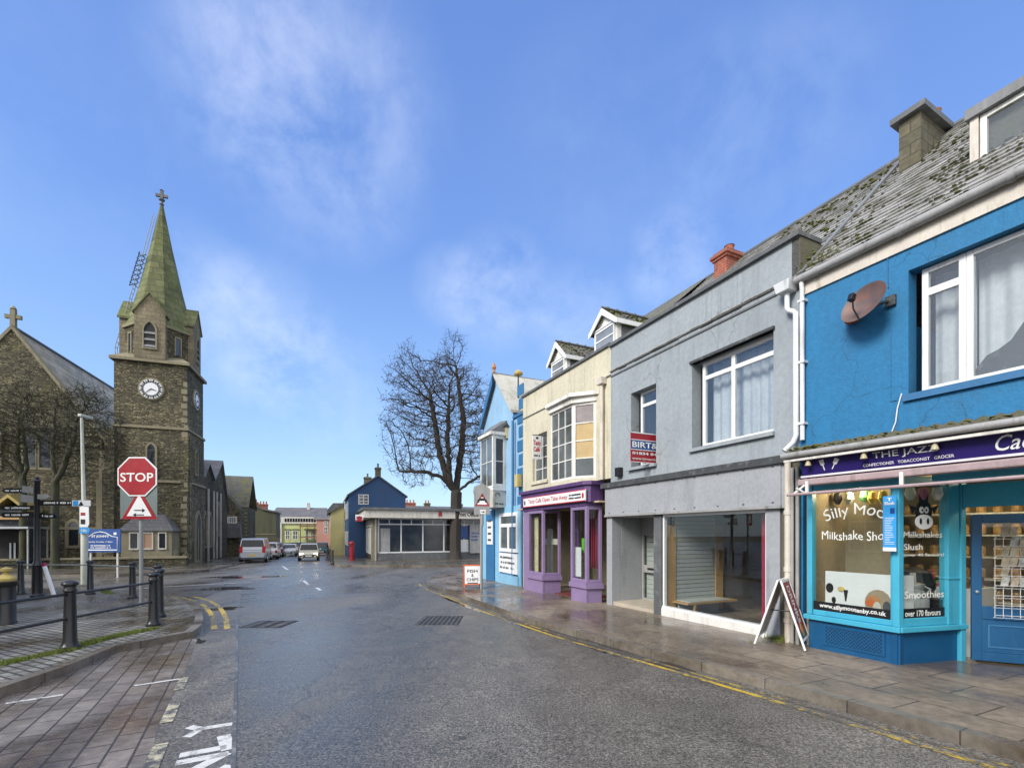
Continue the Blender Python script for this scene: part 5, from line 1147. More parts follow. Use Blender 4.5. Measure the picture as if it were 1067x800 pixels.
def bay(P0,P1,P2,sillz,name):
    zt_=fz0-.10
    for a,b in ((P0,P1),(P1,P2)):
        a=Vector(a);b=Vector(b);w_=(b-a).length; M_=basis((a.x,a.y,0),((b-a).x,(b-a).y,0))
        MB(M_).box(.0,w_-.003,.02,.12,-.4,sillz-.16).build('stallriser',MT['purple'],CB_)
        MB(M_).box(-.03,w_+.03,-.04,.14,sillz-.16,sillz-.04).box(-.01,w_+.01,-.01,.12,sillz-.04,sillz).build('sill',MT['purple'],CB_)
        f=MB(M_).box(0,.085,0,.1,sillz,zt_).box(w_-.085,w_-.002,.0,.1,sillz,zt_).box(.085,w_-.085,.005,.08,zt_-.1,zt_).box(.085,w_-.085,.005,.08,sillz,sillz+.08).build('shop_window_frame',MT['purple'],CB_,bevel=.008)
        MB(M_).box(.08,w_-.08,.035,.042,sillz+.07,zt_-.09).build('pane',MT['glass'],f)
s1=C.z(610,607,fd); s0=C.z(567,603,fd)
bA=(C.u(550,fd),fd); bB=(C.u(565.5,fd),fd); bC=(C.u(584.5,.15),.15)
dA=(C.u(592,.15),.15); dB=(C.u(594.5,fd),fd); dC=(C.u(611,fd),fd); dD=(C.u(627.5,.0),.0)
bay(bA,bB,bC,s1,'a'); bay(dB,dC,dD,s1,'b')
MB().box(A0,bA[0]-.005,fd+.02,.0,-.4,fz0-.1).build('pier',MT['purple'],CB_)
# recessed door
rd0=bC[0]; rd1=dA[0]
MB().box(rd0-.1,dB[0]+.05,-.05,1.0,-.3,.06).build('doorstep',mat('red_step',(.15,.04,.035),.5,.1,3,.1),CB_)
RDo=MB().box(rd0+.0,rd1+.06,.5,.55,.08,fz0-.1).build('door',MT['deep_purple'],CB_)
MB().box(rd0+.12,rd1-.06,.49,.499,1.0,2.0).build('door_glass',MT['dark_glass'],RDo)
CI=MB().box(.1,CW-.1,3.0,3.1,0,fz0).box(.1,CW-.1,.2,3.0,-.06,-.01).box(.1,CW-.1,-.3,3.0,fz0-.02,fz0+.02).box(.03,.1,0,3,0,fz0).box(CW-.12,CW-.04,.0,3,0,fz0).build('interior',mat('cafe_walls',(.42,.35,.24),.85,.3,1.2,.05),CB_)
MB().box(C.u(551.5,-.2),C.u(561,-.2),-.21,-.19,s1,s1+1.9).build('net_blind',mat('cafe_net',(.62,.56,.36),.9,.2,3,.1),CI)
MB().box(C.u(595.5,fd+.14),C.u(606,fd+.14),fd+.12,fd+.135,s1+.12,s1+.95).build('menu_sheet',MT['sign_white'],CI)
MB().box(C.u(571,.5),C.u(576,.5),.48,.5,s1-.3,s1+1.5).box(C.u(568,.5),C.u(583,.5),.455,.479,s1+.95,s1+1.15).build('stand',MT['off_white'],CI)
MB().box(C.u(606.5,-.2),C.u(609,-.2),-.21,-.19,s1+.8,s1+1.2).build('green_bottle',mat('green_plastic',(.12,.5,.03),.4,.1,2,0),CI)
mb=MB()
for k in range(5): mb.box(C.u(616+k*2,.5),C.u(617+k*2,.5),.5,.52,s1+.3,fz0-.3)
mb.build('hanging_strips',MT['crimson'],CI)
# hanging cafe sign
hs=thing('hanging_sign','white hanging sign with red lettering on the cream wall','hanging sign',tuple(C.O+C.x*C.u(563,-.1)+C.y*0)+(C.z0+C.z(563,478.5,-.1),),C.a)
hu=C.u(563,-.1)
hy0=C.v(555,hu); hy1=C.v(570,hu); hzz=C.zs(560,454,hu)-C.zs(560,478.5,hu)
hy0=max(hy0,-.95)
Mh=basis((0,hy0,0),(0,1,0)); hwid=-hy0-.05
HS=MB(Mh).box(0,hwid,0,.03,0,hzz).build('panel',MT['sign_white'],hs)
text(HS,'Tasty\nCaf\u00e9',hwid*.82,hzz*.48,Mh@Vector((hwid*.09,-.004,hzz*.32)),MT['letter_red'],(0,1,0),bold=.03)
scribble(HS,hwid*.7,hzz*.14,Mh@Vector((hwid*.15,-.003,hzz*.08)),MT['letter_black'],(0,1,0))
MB(Mh).plate(ell(hwid/2,hzz*.90,.05,.04,10),-.004,-.001).build('cup_emblem',MT['letter_black'],HS)
MB(Mh).box(0,hwid+.05,.005,.025,hzz,hzz+.03).build('arm',MT['black'],hs)

# ---- pale blue gabled building
B=Frame(wallpt(504),GR_ANG); BW=B.u(545)-.002
BB=thing('pale_blue_gabled_building','pale blue building with a steep gable and a small first floor bay','building',B.loc,B.a)
ga=B.u(517); gzA=B.z(517,391); ge=B.z(504.5,444); gr=B.u(534.5); gze=B.z(534.5,427)
ge_=(ge+gze)/2
zf=B.z(545,428)
MB().plate([(0,-.4),(gr,-.4),(gr,gze),(ga,gzA),(0,ge)],0,6).build('wall',MT['sky_blue'],BB)
MB().box(gr,BW,.05,6,-.4,zf-.1).build('side_wall',MT['sky_blue'],BB)
mb=MB()
for k in range(14):
    z=.4+k*.52; mb.box(BW-.42-(.12 if k%2 else 0),BW-.02,.02,.049,z,z+.40)
mb.box(gr,BW,-.02,.1,zf-.1,zf)
mb.build('quoins',MT['mid_blue'],BB)
mb=MB(); 
mb.add([(ga-.03,-.15,gzA+.1),(gr+.12,-.15,gze-.02),(gr+.12,1.6,gze-.02),(ga-.03,2.6,gzA+.1),(ga-.03,-.15,gzA+.0),(gr+.12,-.15,gze-.12),(gr+.12,1.6,gze-.12),(ga-.03,2.6,gzA)],[(0,1,2,3),(0,4,5,1),(1,5,6,2),(3,2,6,7)])
mb.add([(ga+.03,-.15,gzA+.1),(-.15,-.15,ge-.02),(-.15,3,ge-.02),(ga,2.6,gzA+.1),(ga,-.15,gzA+.0),(-.15,-.15,ge-.12),(-.15,3,ge-.12),(ga,2.6,gzA)],[(3,2,1,0),(1,5,4,0),(2,6,5,1),(7,6,2,3)])
mb.build('roof',MT['roof_pale'],BB)
MB().add([(ga,-.18,gzA+.06),(-.18,-.18,ge-.1),(-.18,-.18,ge-.38),(ga,-.18,gzA-.35),(ga,-.152,gzA+.06),(-.18,-.152,ge-.1),(-.18,-.152,ge-.38),(ga,-.152,gzA-.35)],[(0,1,2,3),(7,6,5,4),(0,4,5,1),(1,5,6,2),(2,6,7,3)]).build('bargeboard',MT['mid_blue'],BB)
MB().lathe([(.07,0),(.05,.1),(.1,.2),(.03,.4)],(ga,-.1,gzA+.1),8).build('finial',MT['terracotta'],BB)
# lower slope roof of the side part
MB().add([(gr,.0,zf),(BW,.0,zf),(BW,3,zf+2.0),(gr,3,zf+2.0)],[(0,1,2,3)]).build('side_roof',MT['slate'],BB)
# oriel
od=-.62; oq0,oq1=B.u(500.5,od)+.02,B.u(513.5,od); orr=B.u(527.5,0)
oz0,oz1=B.z(514,507,od),B.z(514,452,od)
ol=oq0-.4
facet(BB,(oq0,od),(oq1,od),oz0,oz1,2,2,[(0,2,0,2,paneg)],name='oriel_window',label='front of the white bay on the pale blue wall')
facet(BB,(oq1+.01,od),(orr,0),oz0,oz1,1,2,[(0,1,0,2,mat('dark_pane',(.03,.022,.022),.1,.3,2,0,spec=.8))],fw=.14,name='oriel_window',label='dark side light of the white bay')
facet(BB,(ol,0),(oq0-.01,od),oz0,oz1,1,2,[(0,1,0,2,paneg)],name='oriel_window')
MB().prism([(ol,-.003),(oq0,od),(oq1,od),(orr,-.003)],oz0-.12,oz0,False).prism([(ol-.1,-.003),(oq0-.05,od-.1),(oq1+.05,od-.1),(orr+.1,-.003)],oz1,oz1+.12,False).build('oriel_frame',MT['white_paint'],BB)
MB().add([(ol-.08,-.003,oz1+.122),(oq0-.04,od-.08,oz1+.122),(oq1+.04,od-.08,oz1+.122),(orr+.08,-.003,oz1+.122),((ol+oq0)/2+.1,-.003,oz1+.6),(oq1,-.003,oz1+.6),(oq0+.15,od*.4,oz1+.55),(oq1-.05,od*.4,oz1+.55)],[(0,1,6,4),(1,2,7,6),(2,3,5,7),(4,6,7,5)]).build('oriel_roof',MT['lead'],BB)
pz_=B.z(514,510,od); pz2=B.z(514,528,od)
SP=MB().prism([(ol+.1,-.003),(oq0+.05,od+.02),(oq1-.02,od+.02),(orr-.05,-.003)],pz2,oz0-.12,False).build('oriel_panel',MT['off_white'],BB)
Msp=basis((oq1-.02,od+.02,0),(orr-.05-oq1+.02,-od-.02,0)); lsp=math.hypot(orr-.05-oq1+.02,od+.02)
mb=MB(Msp).tube([(lsp*.35+lsp*.18*math.cos(a*.35),-.01,(pz2+oz0)/2+.05+.12*math.sin(a*.35)) for a in range(10)],.014,5); mb.build('emblem',MT['dark_grey'],SP)
scribble(SP,lsp*.7,.12,Msp@Vector((lsp*.15,-.004,pz2+.08)),MT['dark_grey'],(orr-.05-oq1+.02,-od-.02,0))
# shopfront of the pale blue building
gx0,gx1=B.u(520,-.1),B.u(539,-.1); zt3=B.z(530,534,-.1)
zb3=B.z(530,575,-.1)
FR=window(BB,gx0,gx1,zb3,zt3,-.10,mull=[((gx0+gx1)/2,zb3+.06,zb3+(zt3-zb3)*.68)],trans=[zb3+(zt3-zb3)*.68],fw=.14,bars=.14,mg=paneg,name='shop_window',label='white framed takeaway window')
PB_=MB().box(gx0,gx1,-.105,-.03,B.z(530,597,-.1),zb3-.05).build('menu_panel',MT['sign_white'],BB)
for k in range(3):
    scribble(PB_,(gx1-gx0)*.8,.16,(gx0+.12,-.108,zb3-.30-k*.2),MT['dark_grey'],seed=k+1)
MT['aqua_far']=mat('pale_aqua',(.22,.44,.62),.5,.08,2,.05)
MB().box(gx0-.5,gx0,-.06,-.002,0,B.z(520,528,-.1)).box(gx1,gx1+.2,-.06,-.002,0,B.z(520,528,-.1)).box(gx0-.5,gx1+.2,-.062,-.002,zt3,zt3+.25).build('shop_surround',MT['aqua_far'],BB)
MB().box(gx0-.1,gx1+.1,-.14,-.002,-.3,B.z(530,599,-.1)).build('stallriser',MT['aqua_far'],BB)
dl0,dl1=B.u(507.5,0),B.u(516,0)
DRB=MB().box(dl0,dl1,-.05,-.002,0,B.z(510,532)).build('door',MT['mid_blue'],BB)
MN=MB().box(dl0+.12,dl1-.12,-.065,-.052,B.z(511,567),B.z(511,543)).build('menu_board',MT['sign_white'],BB)
mb=MB()
for k in range(4): mb.box(dl0+.25,dl1-.3,-.070,-.066,B.z(511,567)+.15+.27*k,B.z(511,567)+.24+.27*k)
mb.build('menu_pictures',MT['dark_grey'],MN)
MB().box(-.02,dl0-.02,-.04,-.002,0,B.z(510,528)).build('corner_trim',MT['aqua_far'],BB)
pipe(BB,[(BW-.75,-.07,zf-.2),(BW-.75,-.07,0)],.05,MT['mid_blue'])
MB().box(BW-.38,BW-.1,-.18,-.0,B.z(543,507),B.z(543,494)).build('meter_box',mat('dirty_yellow_box',(.42,.36,.16),.7,.2,3,.1),BB)
MT['lamp_navy']=mat('lamp_navy',(.012,.03,.07),.4,.1,3,.05)
# ---- tall lamp on a dark blue column in front of the join
lp=G(540,607,.12)
LT=thing('street_lamp','slim dark blue street lamp column with an old lantern before the pale blue building','street lamp',tuple(lp)[:2]+(lp.z,),K.a)
def zat(p,py): return CAMH+(HY-py)*p.y/FPX-p.z
Hl=zat(lp,392)
MB().tube([(0,0,0),(0,0,1.2),(0,0,Hl)],[.06,.045,.03],10).lathe([(.11,0),(.11,.1),(.08,.25),(.07,.9),(.05,1.0)],(0,0,0),12).build('column',MT['lamp_navy'],LT,smooth=True)
lz=zat(lp,458)
MB().lathe([(.01,.82),(.03,.75),(.05,.62),(.10,.56),(.22,.47),(.24,.44)],(-.02,-.42,lz),8).build('lantern_roof',MT['black'],LT)
MB().lathe([(.10,0),(.20,.44)],(-.02,-.42,lz),6).build('lantern_glass',MT['brass_lamp'],LT)
MB().tube([(0,0,lz+.9),(-.01,-.2,lz+.95),(-.02,-.42,lz+.82)],.02,6).tube([(0,0,lz+.0),(-.01,-.25,lz-.06),(-.02,-.42,lz)],.018,6).lathe([(.03,-.08),(.11,0)],(-.02,-.42,lz),8).build('bracket',MT['black'],LT)
MB().lathe([(.05,0),(.18,.05),(.19,.12),(.1,.22),(.02,.26)],(0,0,Hl),10).build('head',MT['gold'],LT,smooth=True)

# ================================================================= STREET FURNITURE ON THE RIGHT
def aframe_board(P,rz,w_,h_,sp,mframe,mface,label,group=None):
    T=thing('a_board',label,'a-board',tuple(P),rz,group)
    faces=[]
    for s in (1,-1):
        b=Vector((s*sp,0,.02)); t_=Vector((s*.02,0,h_)); U=(t_-b)
        Rt=(0,s,0); M_=basis((b.x,-s*w_/2,b.z),Rt,U); ln=U.length
        MB(M_).box(0,.035,-.015,.015,0,ln).box(w_-.035,w_,-.015,.015,0,ln).box(.035,w_-.035,-.013,.013,.12,.16).box(.035,w_-.035,-.013,.013,ln-.05,ln).build('frame',mframe,T,bevel=.005)
        f=MB(M_).box(.035,w_-.035,-.006,.006,.16,ln-.05).build('face',mface,T); faces.append((f,M_,ln))
    MB().tube([(-sp*.5,0,h_*.52),(sp*.5,0,h_*.52)],.01,6).build('stay',MT['dark_grey'],T)
    return T,faces
# near board: seen edge-on, its two faces look along the street
pL=G(786,672,.12); pR=G(839,679,.12); _d=(pR-pL).normalized(); mid=(pL+pR)/2+Vector((-_d.y,_d.x,0))*.3; hbw=(pR-pL).length/2
dirv=(pR-pL).normalized(); rzz=math.atan2(dirv.y,dirv.x)
hA=CAMH+(HY-603)*mid.y/FPX-mid.z
T,F_=aframe_board(mid,rzz,.60,hA,hbw,MT['sign_white'],MT['red_sign'],'white framed sandwich board with red face between the grey shop and the blue shopfront')
f,M_,ln=F_[0]
text(f,'DRINKS',ln*.55,.19,M_@Vector((.20,-.010,ln*.90)),MT['letter_white'],Rt=(M_.to_3x3()@Vector((0,0,-1))),U=(M_.to_3x3()@Vector((1,0,0))),bold=.03)
MB(M_).plate(ell(.27,ln*.26,.08,.11,12),-.011,-.0065).build('picture',MT['wood'],f)
MB(M_).box(.05,.47,-.010,-.0068,.17,.26).build('picture',mat('dark_green_print',(.02,.10,.09),.4,.2,3,0),f)
F_[1][0].data.materials[0]=MT['slat']
# far board
pb=G(492,612.5,.12)
hB=CAMH+(HY-588)*pb.y/FPX-pb.z
T,F_=aframe_board(pb,R(-80),.62,hB,.22,MT['orange'],MT['sign_white'],'small white fish and chips board with orange frame on the pavement corner')
f,M_,ln=F_[0]
for s_,k,wd in (('FISH',.66,.36),('&',.48,.08),('CHIPS',.30,.42)):
    text(f,s_,wd,.11,M_@Vector((.31-wd/2,-.010,ln*k)),MT['letter_black'],Rt=(M_.to_3x3()@Vector((1,0,0))),U=(M_.to_3x3()@Vector((0,0,1))),bold=.02)
MB(M_).box(.12,.50,-.009,-.0065,ln*.20,ln*.24).build('underline',MT['sign_black'],f)
# warning sign post
pw0=G(501.5,613.5,.12)
WS=thing('warning_sign','grey backed low bridge warning sign on a slim post by the pavement corner','road sign',tuple(pw0),0)
zz=lambda py: CAMH+(HY-py)*pw0.y/FPX-pw0.z
mpp=pw0.y/FPX
MB().tube([(0,0.03,0),(0,.03,zz(500))],.045,10).build('post',MT['grey_post'],WS,smooth=True)
q=lambda px,py:((px-501.5)*mpp,zz(py))
BK=MB().plate([q(494,536),q(510.5,536),q(510.5,509),q(503,503.5),q(494,507),q(493,513),q(494,516)],-.03,-.015).build('backing',MT['grey_post'],WS)
def tri(cx,zb,s,f=1.0):
    h=s*.866; c=(cx,zb+h/3); pts=[(cx-s/2,zb),(cx+s/2,zb),(cx,zb+h)]; return [(c[0]+(p[0]-c[0])*f,c[1]+(p[1]-c[1])*f) for p in pts]
tx,tz=q(502.5,527); S_=15.5*mpp
MB().plate(tri(tx,tz,S_),-.036,-.031).build('red_triangle',MT['red_sign'],BK)
MB().plate(tri(tx,tz,S_,.68),-.040,-.0365).build('white_field',MT['sign_white'],BK)
MB().plate([(tx-.16,tz+.12),(tx-.16,tz+.2),(tx-.08,tz+.27),(tx+.08,tz+.27),(tx+.16,tz+.2),(tx+.16,tz+.12),(tx+.10,tz+.12),(tx+.09,tz+.18),(tx-.09,tz+.18),(tx-.10,tz+.12)],-.043,-.0405).plate([(tx-.02,tz+.31),(tx+.02,tz+.31),(tx+.02,tz+.40),(tx-.02,tz+.40)],-.043,-.0405).build('arch_symbol',MT['sign_black'],BK)
ax,azz=q(503.2,535.2)
MB().box(ax-2.9*mpp,ax+2.9*mpp,-.036,-.031,azz,azz+4.2*mpp).build('arrow_plate',MT['sign_white'],BK)
zc_=azz+2.1*mpp; MB().plate([(ax-.07,zc_-.012),(ax+.01,zc_-.012),(ax+.01,zc_-.04),(ax+.075,zc_),(ax+.01,zc_+.04),(ax+.01,zc_+.012),(ax-.07,zc_+.012)],-.040,-.0365).build('arrow',MT['sign_black'],BK)
MB().tube([(.03,.0,zz(536)),(.03,0,zz(548))],.05,8).build('clip_box',MT['grey_post'],WS)
# ================================================================= CHURCH
import numpy as np
TA=R(19.6)
T0=Frame((-27.76,32.39),TA,gz(33)+.12); TW=4.52
CH=thing('stone_church','old rubble stone church with a clock tower and mossy octagonal spire','church',T0.loc,TA)
TC=T0.z(195,381); Z1=T0.z(195.5,447); Z2=T0.z(195,502)
ztop=TC
TD=4.3
tower=MB().box(0,TW,0,TD,-1,Z2).box(.05,TW-.05,.05,TD-.05,Z2,Z1).box(.10,TW-.10,.10,TD-.10,Z1,ztop).build('tower',MT['stone'],CH)
mb=MB()
for z,o_ in ((Z2,.0),(Z1,.05)): mb.box(-.08+o_,TW+.08-o_,-.08+o_,TD+.08-o_,z-.10,z+.08)
mb.build('string_course',MT['stone_dress'],tower)
mb=MB().box(-.12,TW+.12,-.12,TD+.12,ztop-.02,ztop+.18); c=TW/2; 
oc=[(c+2.2/math.cos(PI/8)*math.cos(PI/8+k*PI/4),TD/2+2.1/math.cos(PI/8)*math.sin(PI/8+k*PI/4)) for k in range(8)]
mb.hexa([(-.10,-.10,ztop+.18),(TW+.10,-.10,ztop+.18),(TW+.10,TD+.10,ztop+.18),(-.10,TD+.10,ztop+.18)],[(.5,.5,ztop+.62),(TW-.5,.5,ztop+.62),(TW-.5,TD-.5,ztop+.62),(.5,TD-.5,ztop+.62)])
mb.build('cornice',MT['stone_dress'],tower)
# corner buttress strips
mb=MB().box(TW-.42,TW+.06,-.14,.0,-1,Z1-.6).box(TW-.45,TW+.08,-.30,.001,-1,Z2-.7).box(TW+.001,TW+.12,.0,.5,-1,Z1-.5).box(-.35,.30,-.45,.001,-1,Z2+.6).box(-.30,.25,-.25,.002,Z2+.6,Z1-.3)
mb.build('buttress',MT['stone'],tower)
mb=MB(); rnd=random.Random(3)
for k in range(26):
    z=-.2+k*.52
    if z>ztop-.3: break
    w_=.22 if k%2 else .36
    o_=0 if z<Z2 else (.05 if z<Z1 else .10)
    mb.box(TW-w_-o_,TW+.015-o_ ,-.015+o_-(.14 if z<Z1-.9 else 0)-(.16 if z<Z2-1 else 0),.02+o_,z,z+.34)
    mb.box(TW-.02-o_,TW+.015-o_+(.12 if z<Z1-.8 else 0),.02+o_,.1+(.36-w_)+o_,z,z+.34)
mb.build('quoins',MT['stone_dress'],tower)
def gothic(parent,M_,u0,u1,z0,zs,k=1.0,rim=.14,name='window',glass=None,y=0,deep=.08,louv=0,mull=0):
    inn=arch(u0,u1,z0,zs,k); out=offset_poly(inn,rim)
    mb=MB(M_); ring(mb,out,inn,y-deep,y+.05); o=mb.build(name,MT['stone_dress'],parent)
    g_=MB(M_).plate(inn,y-.02,y+.0).build('pane',glass or MT['dark_glass'],o)
    if louv:
        mb=MB(M_)
        for q in range(louv):
            z=z0+(zs-z0)*1.15*(q+.1)/louv; mb.hexa([(u0,y-.07,z),(u1,y-.07,z),(u1,y-.02,z+.12),(u0,y-.02,z+.12)],[(u0,y-.07,z+.05),(u1,y-.07,z+.05),(u1,y-.02,z+.17),(u0,y-.02,z+.17)])
        mb.build('louvres',MT['lead'],o)
    if mull:
        mb=MB(M_)
        for q in range(1,mull+1):
            x=u0+(u1-u0)*q/(mull+1); mb.box(x-.05,x+.05,y-.06,y-.015,z0,zs+.1)
        mb.build('tracery',MT['stone_dress'],o)
    return o
MI=basis((0,0,0))
def nbas(px): return T0.u(px)
# front windows
gothic(tower,basis((0,.05,0)),T0.u(153.5),T0.u(161.5),T0.z(157,500),T0.z(157,468),1.0,.13)
# clocks
def clock(M_,r,parent):
    mb=MB(M_); o=mb.lathe([(r*.01,-.08),(r*1.12,-.08),(r*1.18,-.02),(r*1.18,.02)],(0,0,0),32,'y').build('clock_rim',MT['stone_dress'],parent)
    d=MB(M_).lathe([(r*.01,-.10),(r,-.10),(r,-.08)],(0,0,0),32,'y').build('clock_face',MT['sign_white'],parent)
    mb=MB(M_)
    for k in range(12):
        a=k*PI/6; ca,sa=math.cos(a),math.sin(a); w_=r*.045
        mb.plate([(r*.70*sa-w_*ca,r*.70*ca+w_*sa),(r*.70*sa+w_*ca,r*.70*ca-w_*sa),(r*.93*sa+w_*ca,r*.93*ca-w_*sa),(r*.93*sa-w_*ca,r*.93*ca+w_*sa)],-.115,-.101)
        a+=PI/12; ca,sa=math.cos(a),math.sin(a)
        mb.plate([(r*.74*sa-r*.13*ca,r*.74*ca+r*.13*sa),(r*.74*sa+r*.13*ca,r*.74*ca-r*.13*sa),(r*.985*sa+r*.06*ca,r*.985*ca-r*.06*sa),(r*.985*sa-r*.06*ca,r*.985*ca+r*.06*sa)],-.106,-.1012)
    ring(mb,ell(0,0,r*.72,r*.72,28),ell(0,0,r*.66,r*.66,28),-.112,-.1)
    mb.build('clock_numerals',MT['letter_black'],parent)
    for a,l,w_ in ((R(108),r*.5,r*.06),(R(228),r*.72,r*.045)):
        ca,sa=math.cos(a),math.sin(a)
        MB(M_).plate([(-w_*ca,w_*sa),(w_*ca,-w_*sa),(l*sa+w_*.3*ca,l*ca-w_*.3*sa),(l*sa-w_*.3*ca,l*ca+w_*.3*sa)],-.13,-.118).build('clock_hand',MT['letter_black'],parent)
clock(basis((T0.u(157.8,.1),.10,T0.z(157.8,405.5,.1))),.68,tower)
MS=basis((TW-.10,0,0),(0,1,0))
clock(MS@Matrix.Translation((TD*.52,0,T0.z(157.8,405.5))),.68,tower)
# street side: string, lancet and door
gothic(tower,basis((TW-.05,0,0),(0,1,0)),1.9,2.35,Z2+.8,Z1-1.6,1.0,.12)
dr=gothic(tower,basis((TW,0,0),(0,1,0)),1.75,2.95,.1,2.6,1.15,.26,name='door',glass=MT['dark_grey'],mull=1)
# belfry and spire
OB=T0.z(190,343); 
rO=2.02/math.cos(PI/8)
bel=MB().lathe([(rO,ztop+.1),(rO,OB)],(c,TD/2,0),8,ph=PI/8).build('belfry',MT['stone'],CH)
MB().lathe([(rO*1.0,OB-.02),(rO*1.07,OB+.02),(rO*1.07,OB+.14),(rO*.98,OB+.2)],(c,TD/2,0),8,ph=PI/8).build('belfry_string',MT['stone_dress'],bel)
SPA=26.75-T0.z0-.2
sp=MB().lathe([(rO*1.02,OB+.15),(rO*.80,OB+1.7),(rO*.60,OB+3.6),(rO*.30,OB+6.8),(.09,SPA)],(c,TD/2,0),8,ph=PI/8).build('spire',MT['spire'],CH)
mb=MB().lathe([(.09,SPA-.05),(.16,SPA+.02),(.10,SPA+.1),(.09,SPA+.25),(.2,SPA+.35),(.2,SPA+.42),(.08,SPA+.5)],(c,TD/2,0),10)
mb.box(c-.09,c+.09,TD/2-.09,TD/2+.09,SPA+.45,SPA+1.05).box(c-.38,c+.38,TD/2-.08,TD/2+.08,SPA+.58,SPA+.78).lathe([(.02,1.0),(.14,1.08),(.02,1.2)],(c,TD/2,SPA),8)
mb.build('spire_cross',MT['coping'],CH)
LZ=T0.z(158,306)+.1
for k in range(4):
    a=k*PI/2
    Mk=Matrix.Translation((c,TD/2,0))@Matrix.Rotation(a,4,'Z')
    hw=.92; ez=T0.z(158,325); yf=-2.28
    L_=MB(Mk).plate([(-hw,ztop+.2),(hw,ztop+.2),(hw,ez),(0,LZ-.12),(-hw,ez)],yf,-.7).build('lucarne',MT['ashlar'],CH)
    mb=MB(Mk)
    for s in (-1,1): mb.add([(0,yf-.1,LZ),(s*(hw+.1),yf-.1,ez-.12),(s*(hw+.1),-.5,ez-.12),(0,-.2,LZ),(0,yf-.1,LZ-.12),(s*(hw+.1),yf-.1,ez-.26),(s*(hw+.1),-.5,ez-.26),(0,-.2,LZ-.12)],[(0,1,2,3),(7,6,5,4),(0,4,5,1),(1,5,6,2)])
    mb.build('lucarne_roof',MT['spire'],L_)
    wo_=arch(-.34,.34,ztop+.95,ztop+2.1,1.0)
    M2=Mk@Matrix.Translation((0,yf,0))
    gothic(L_,M2,-.34,.34,ztop+.95,ztop+2.15,1.05,.10,louv=3,name='louvre_window',glass=MT['room_dark'])
    # slit windows and broaches on the diagonals
    Md2=Matrix.Translation((c,TD/2,0))@Matrix.Rotation(a+PI/4,4,'Z')
    MB(Md2).add([(-.95,-2.15,OB+.12),(.95,-2.15,OB+.12),(0,-1.15,OB+2.2),(-.95,-1.2,OB+.12),(.95,-1.2,OB+.12)],[(0,1,2),(1,4,2),(4,3,2),(3,0,2),(0,3,4,1)]).build('broach',MT['spire'],sp)
    MB(Md2).box(-.16,.16,-2.035,-2.0,ztop+.9,ztop+2.1).build('slit_window',MT['dark_glass'],bel)
    mb=MB(Md2).box(-.24,-.16,-2.09,-2.0,ztop+.8,ztop+2.2).box(.16,.24,-2.09,-2.0,ztop+.8,ztop+2.2).box(-.16,.16,-2.09,-2.0,ztop+2.1,ztop+2.2); mb.build('slit_surround',MT['stone_dress'],bel)
# steeplejack's ladder on the left of the spire
mb=MB(); P0=Vector((-.30,1.2,ztop-4)); P1=Vector((-.25,1.2,ztop+1.2)); P2=Vector((c-.95,TD/2-.5,OB+6.1)); P3=Vector((c-.48,TD/2-.2,SPA-.9))
for dy in (0,.35):
    mb.tube([P0+Vector((0,dy,0)),P1+Vector((0,dy,0)),P2+Vector((0,dy,0)),P3+Vector((0,dy,0))],.024,5)
for (A_,B_,n_) in ((P0,P1,12),(P1,P2,20)):
    for k in range(n_): q=A_.lerp(B_,k/n_); mb.tube([q,q+Vector((0,.35,0))],.02,4)
mb.build('ladder',MT['gutter_grey'],CH)
mb=MB(); 
for k in range(7):
    q=P1.lerp(P2,.62+k*.05); mb.tube([(q.x-.22,q.y,q.z),(q.x+.22,q.y+.2,q.z+.35)],.028,4).tube([(q.x-.22,q.y,q.z+.3),(q.x+.22,q.y+.2,q.z)],.028,4).tube([(q.x-.22,q.y,q.z),(q.x-.12,q.y,q.z+.4)],.03,4)
mb.build('ladder_cage',MT['black_matt'],CH)
# nave with gable to the front
ua=T0.u(12.7,.4); zA=T0.z(12.7,340,.4); ue=T0.u(106,.4); ze=T0.z(106,452,.4); hwn=ue-ua
ny=.4; nl=19
nave=MB().plate([(ua-hwn,-1),(ue,-1),(ue,ze-.3),(ua,zA-.25),(ua-hwn,ze-.3)],ny,ny+nl).build('nave',MT['stone'],CH)
mb=MB()
for s in (-1,1):
    e=ua+s*(hwn+.25); zz_=ze-.55
    mb.add([(ua,ny+.35,zA-.1),(e,ny+.35,zz_),(e,ny+nl,zz_),(ua,ny+nl,zA-.1),(ua,ny+.35,zA-.3),(e,ny+.35,zz_-.2),(e,ny+nl,zz_-.2),(ua,ny+nl,zA-.3)],[(0,1,2,3),(7,6,5,4),(0,4,5,1),(1,5,6,2)])
mb.build('nave_roof',MT['slate_pale'],nave)
mb=MB()
for s in (-1,1):
    e=ua+s*(hwn+.3); zz_=ze-.45
    mb.add([(ua,ny-.1,zA+.1),(e,ny-.1,zz_),(e,ny+.45,zz_),(ua,ny+.45,zA+.1),(ua,ny-.1,zA-.2),(e,ny-.1,zz_-.3),(e,ny+.45,zz_-.3),(ua,ny+.45,zA-.2)],[(0,1,2,3),(7,6,5,4),(0,4,5,1),(1,5,6,2),(3,2,6,7)])
mb.build('gable_coping',MT['stone_dress'],nave)
mb=MB().tube([(ua,ny+.4,zA+.02),(ua,ny+nl,zA+.02)],.1,6); mb.build('ridge_tiles',MT['coping'],nave)
MB().box(ua-.13,ua+.13,ny,ny+.26,zA-.1,zA+1.15).box(ua-.42,ua+.42,ny+.03,ny+.23,zA+.55,zA+.8).lathe([(.05,.0),(.18,.1),(.05,.3)],(ua,ny+.13,zA+1.1),8).build('gable_cross',MT['stone_dress'],nave)
Mn=basis((0,ny,0))
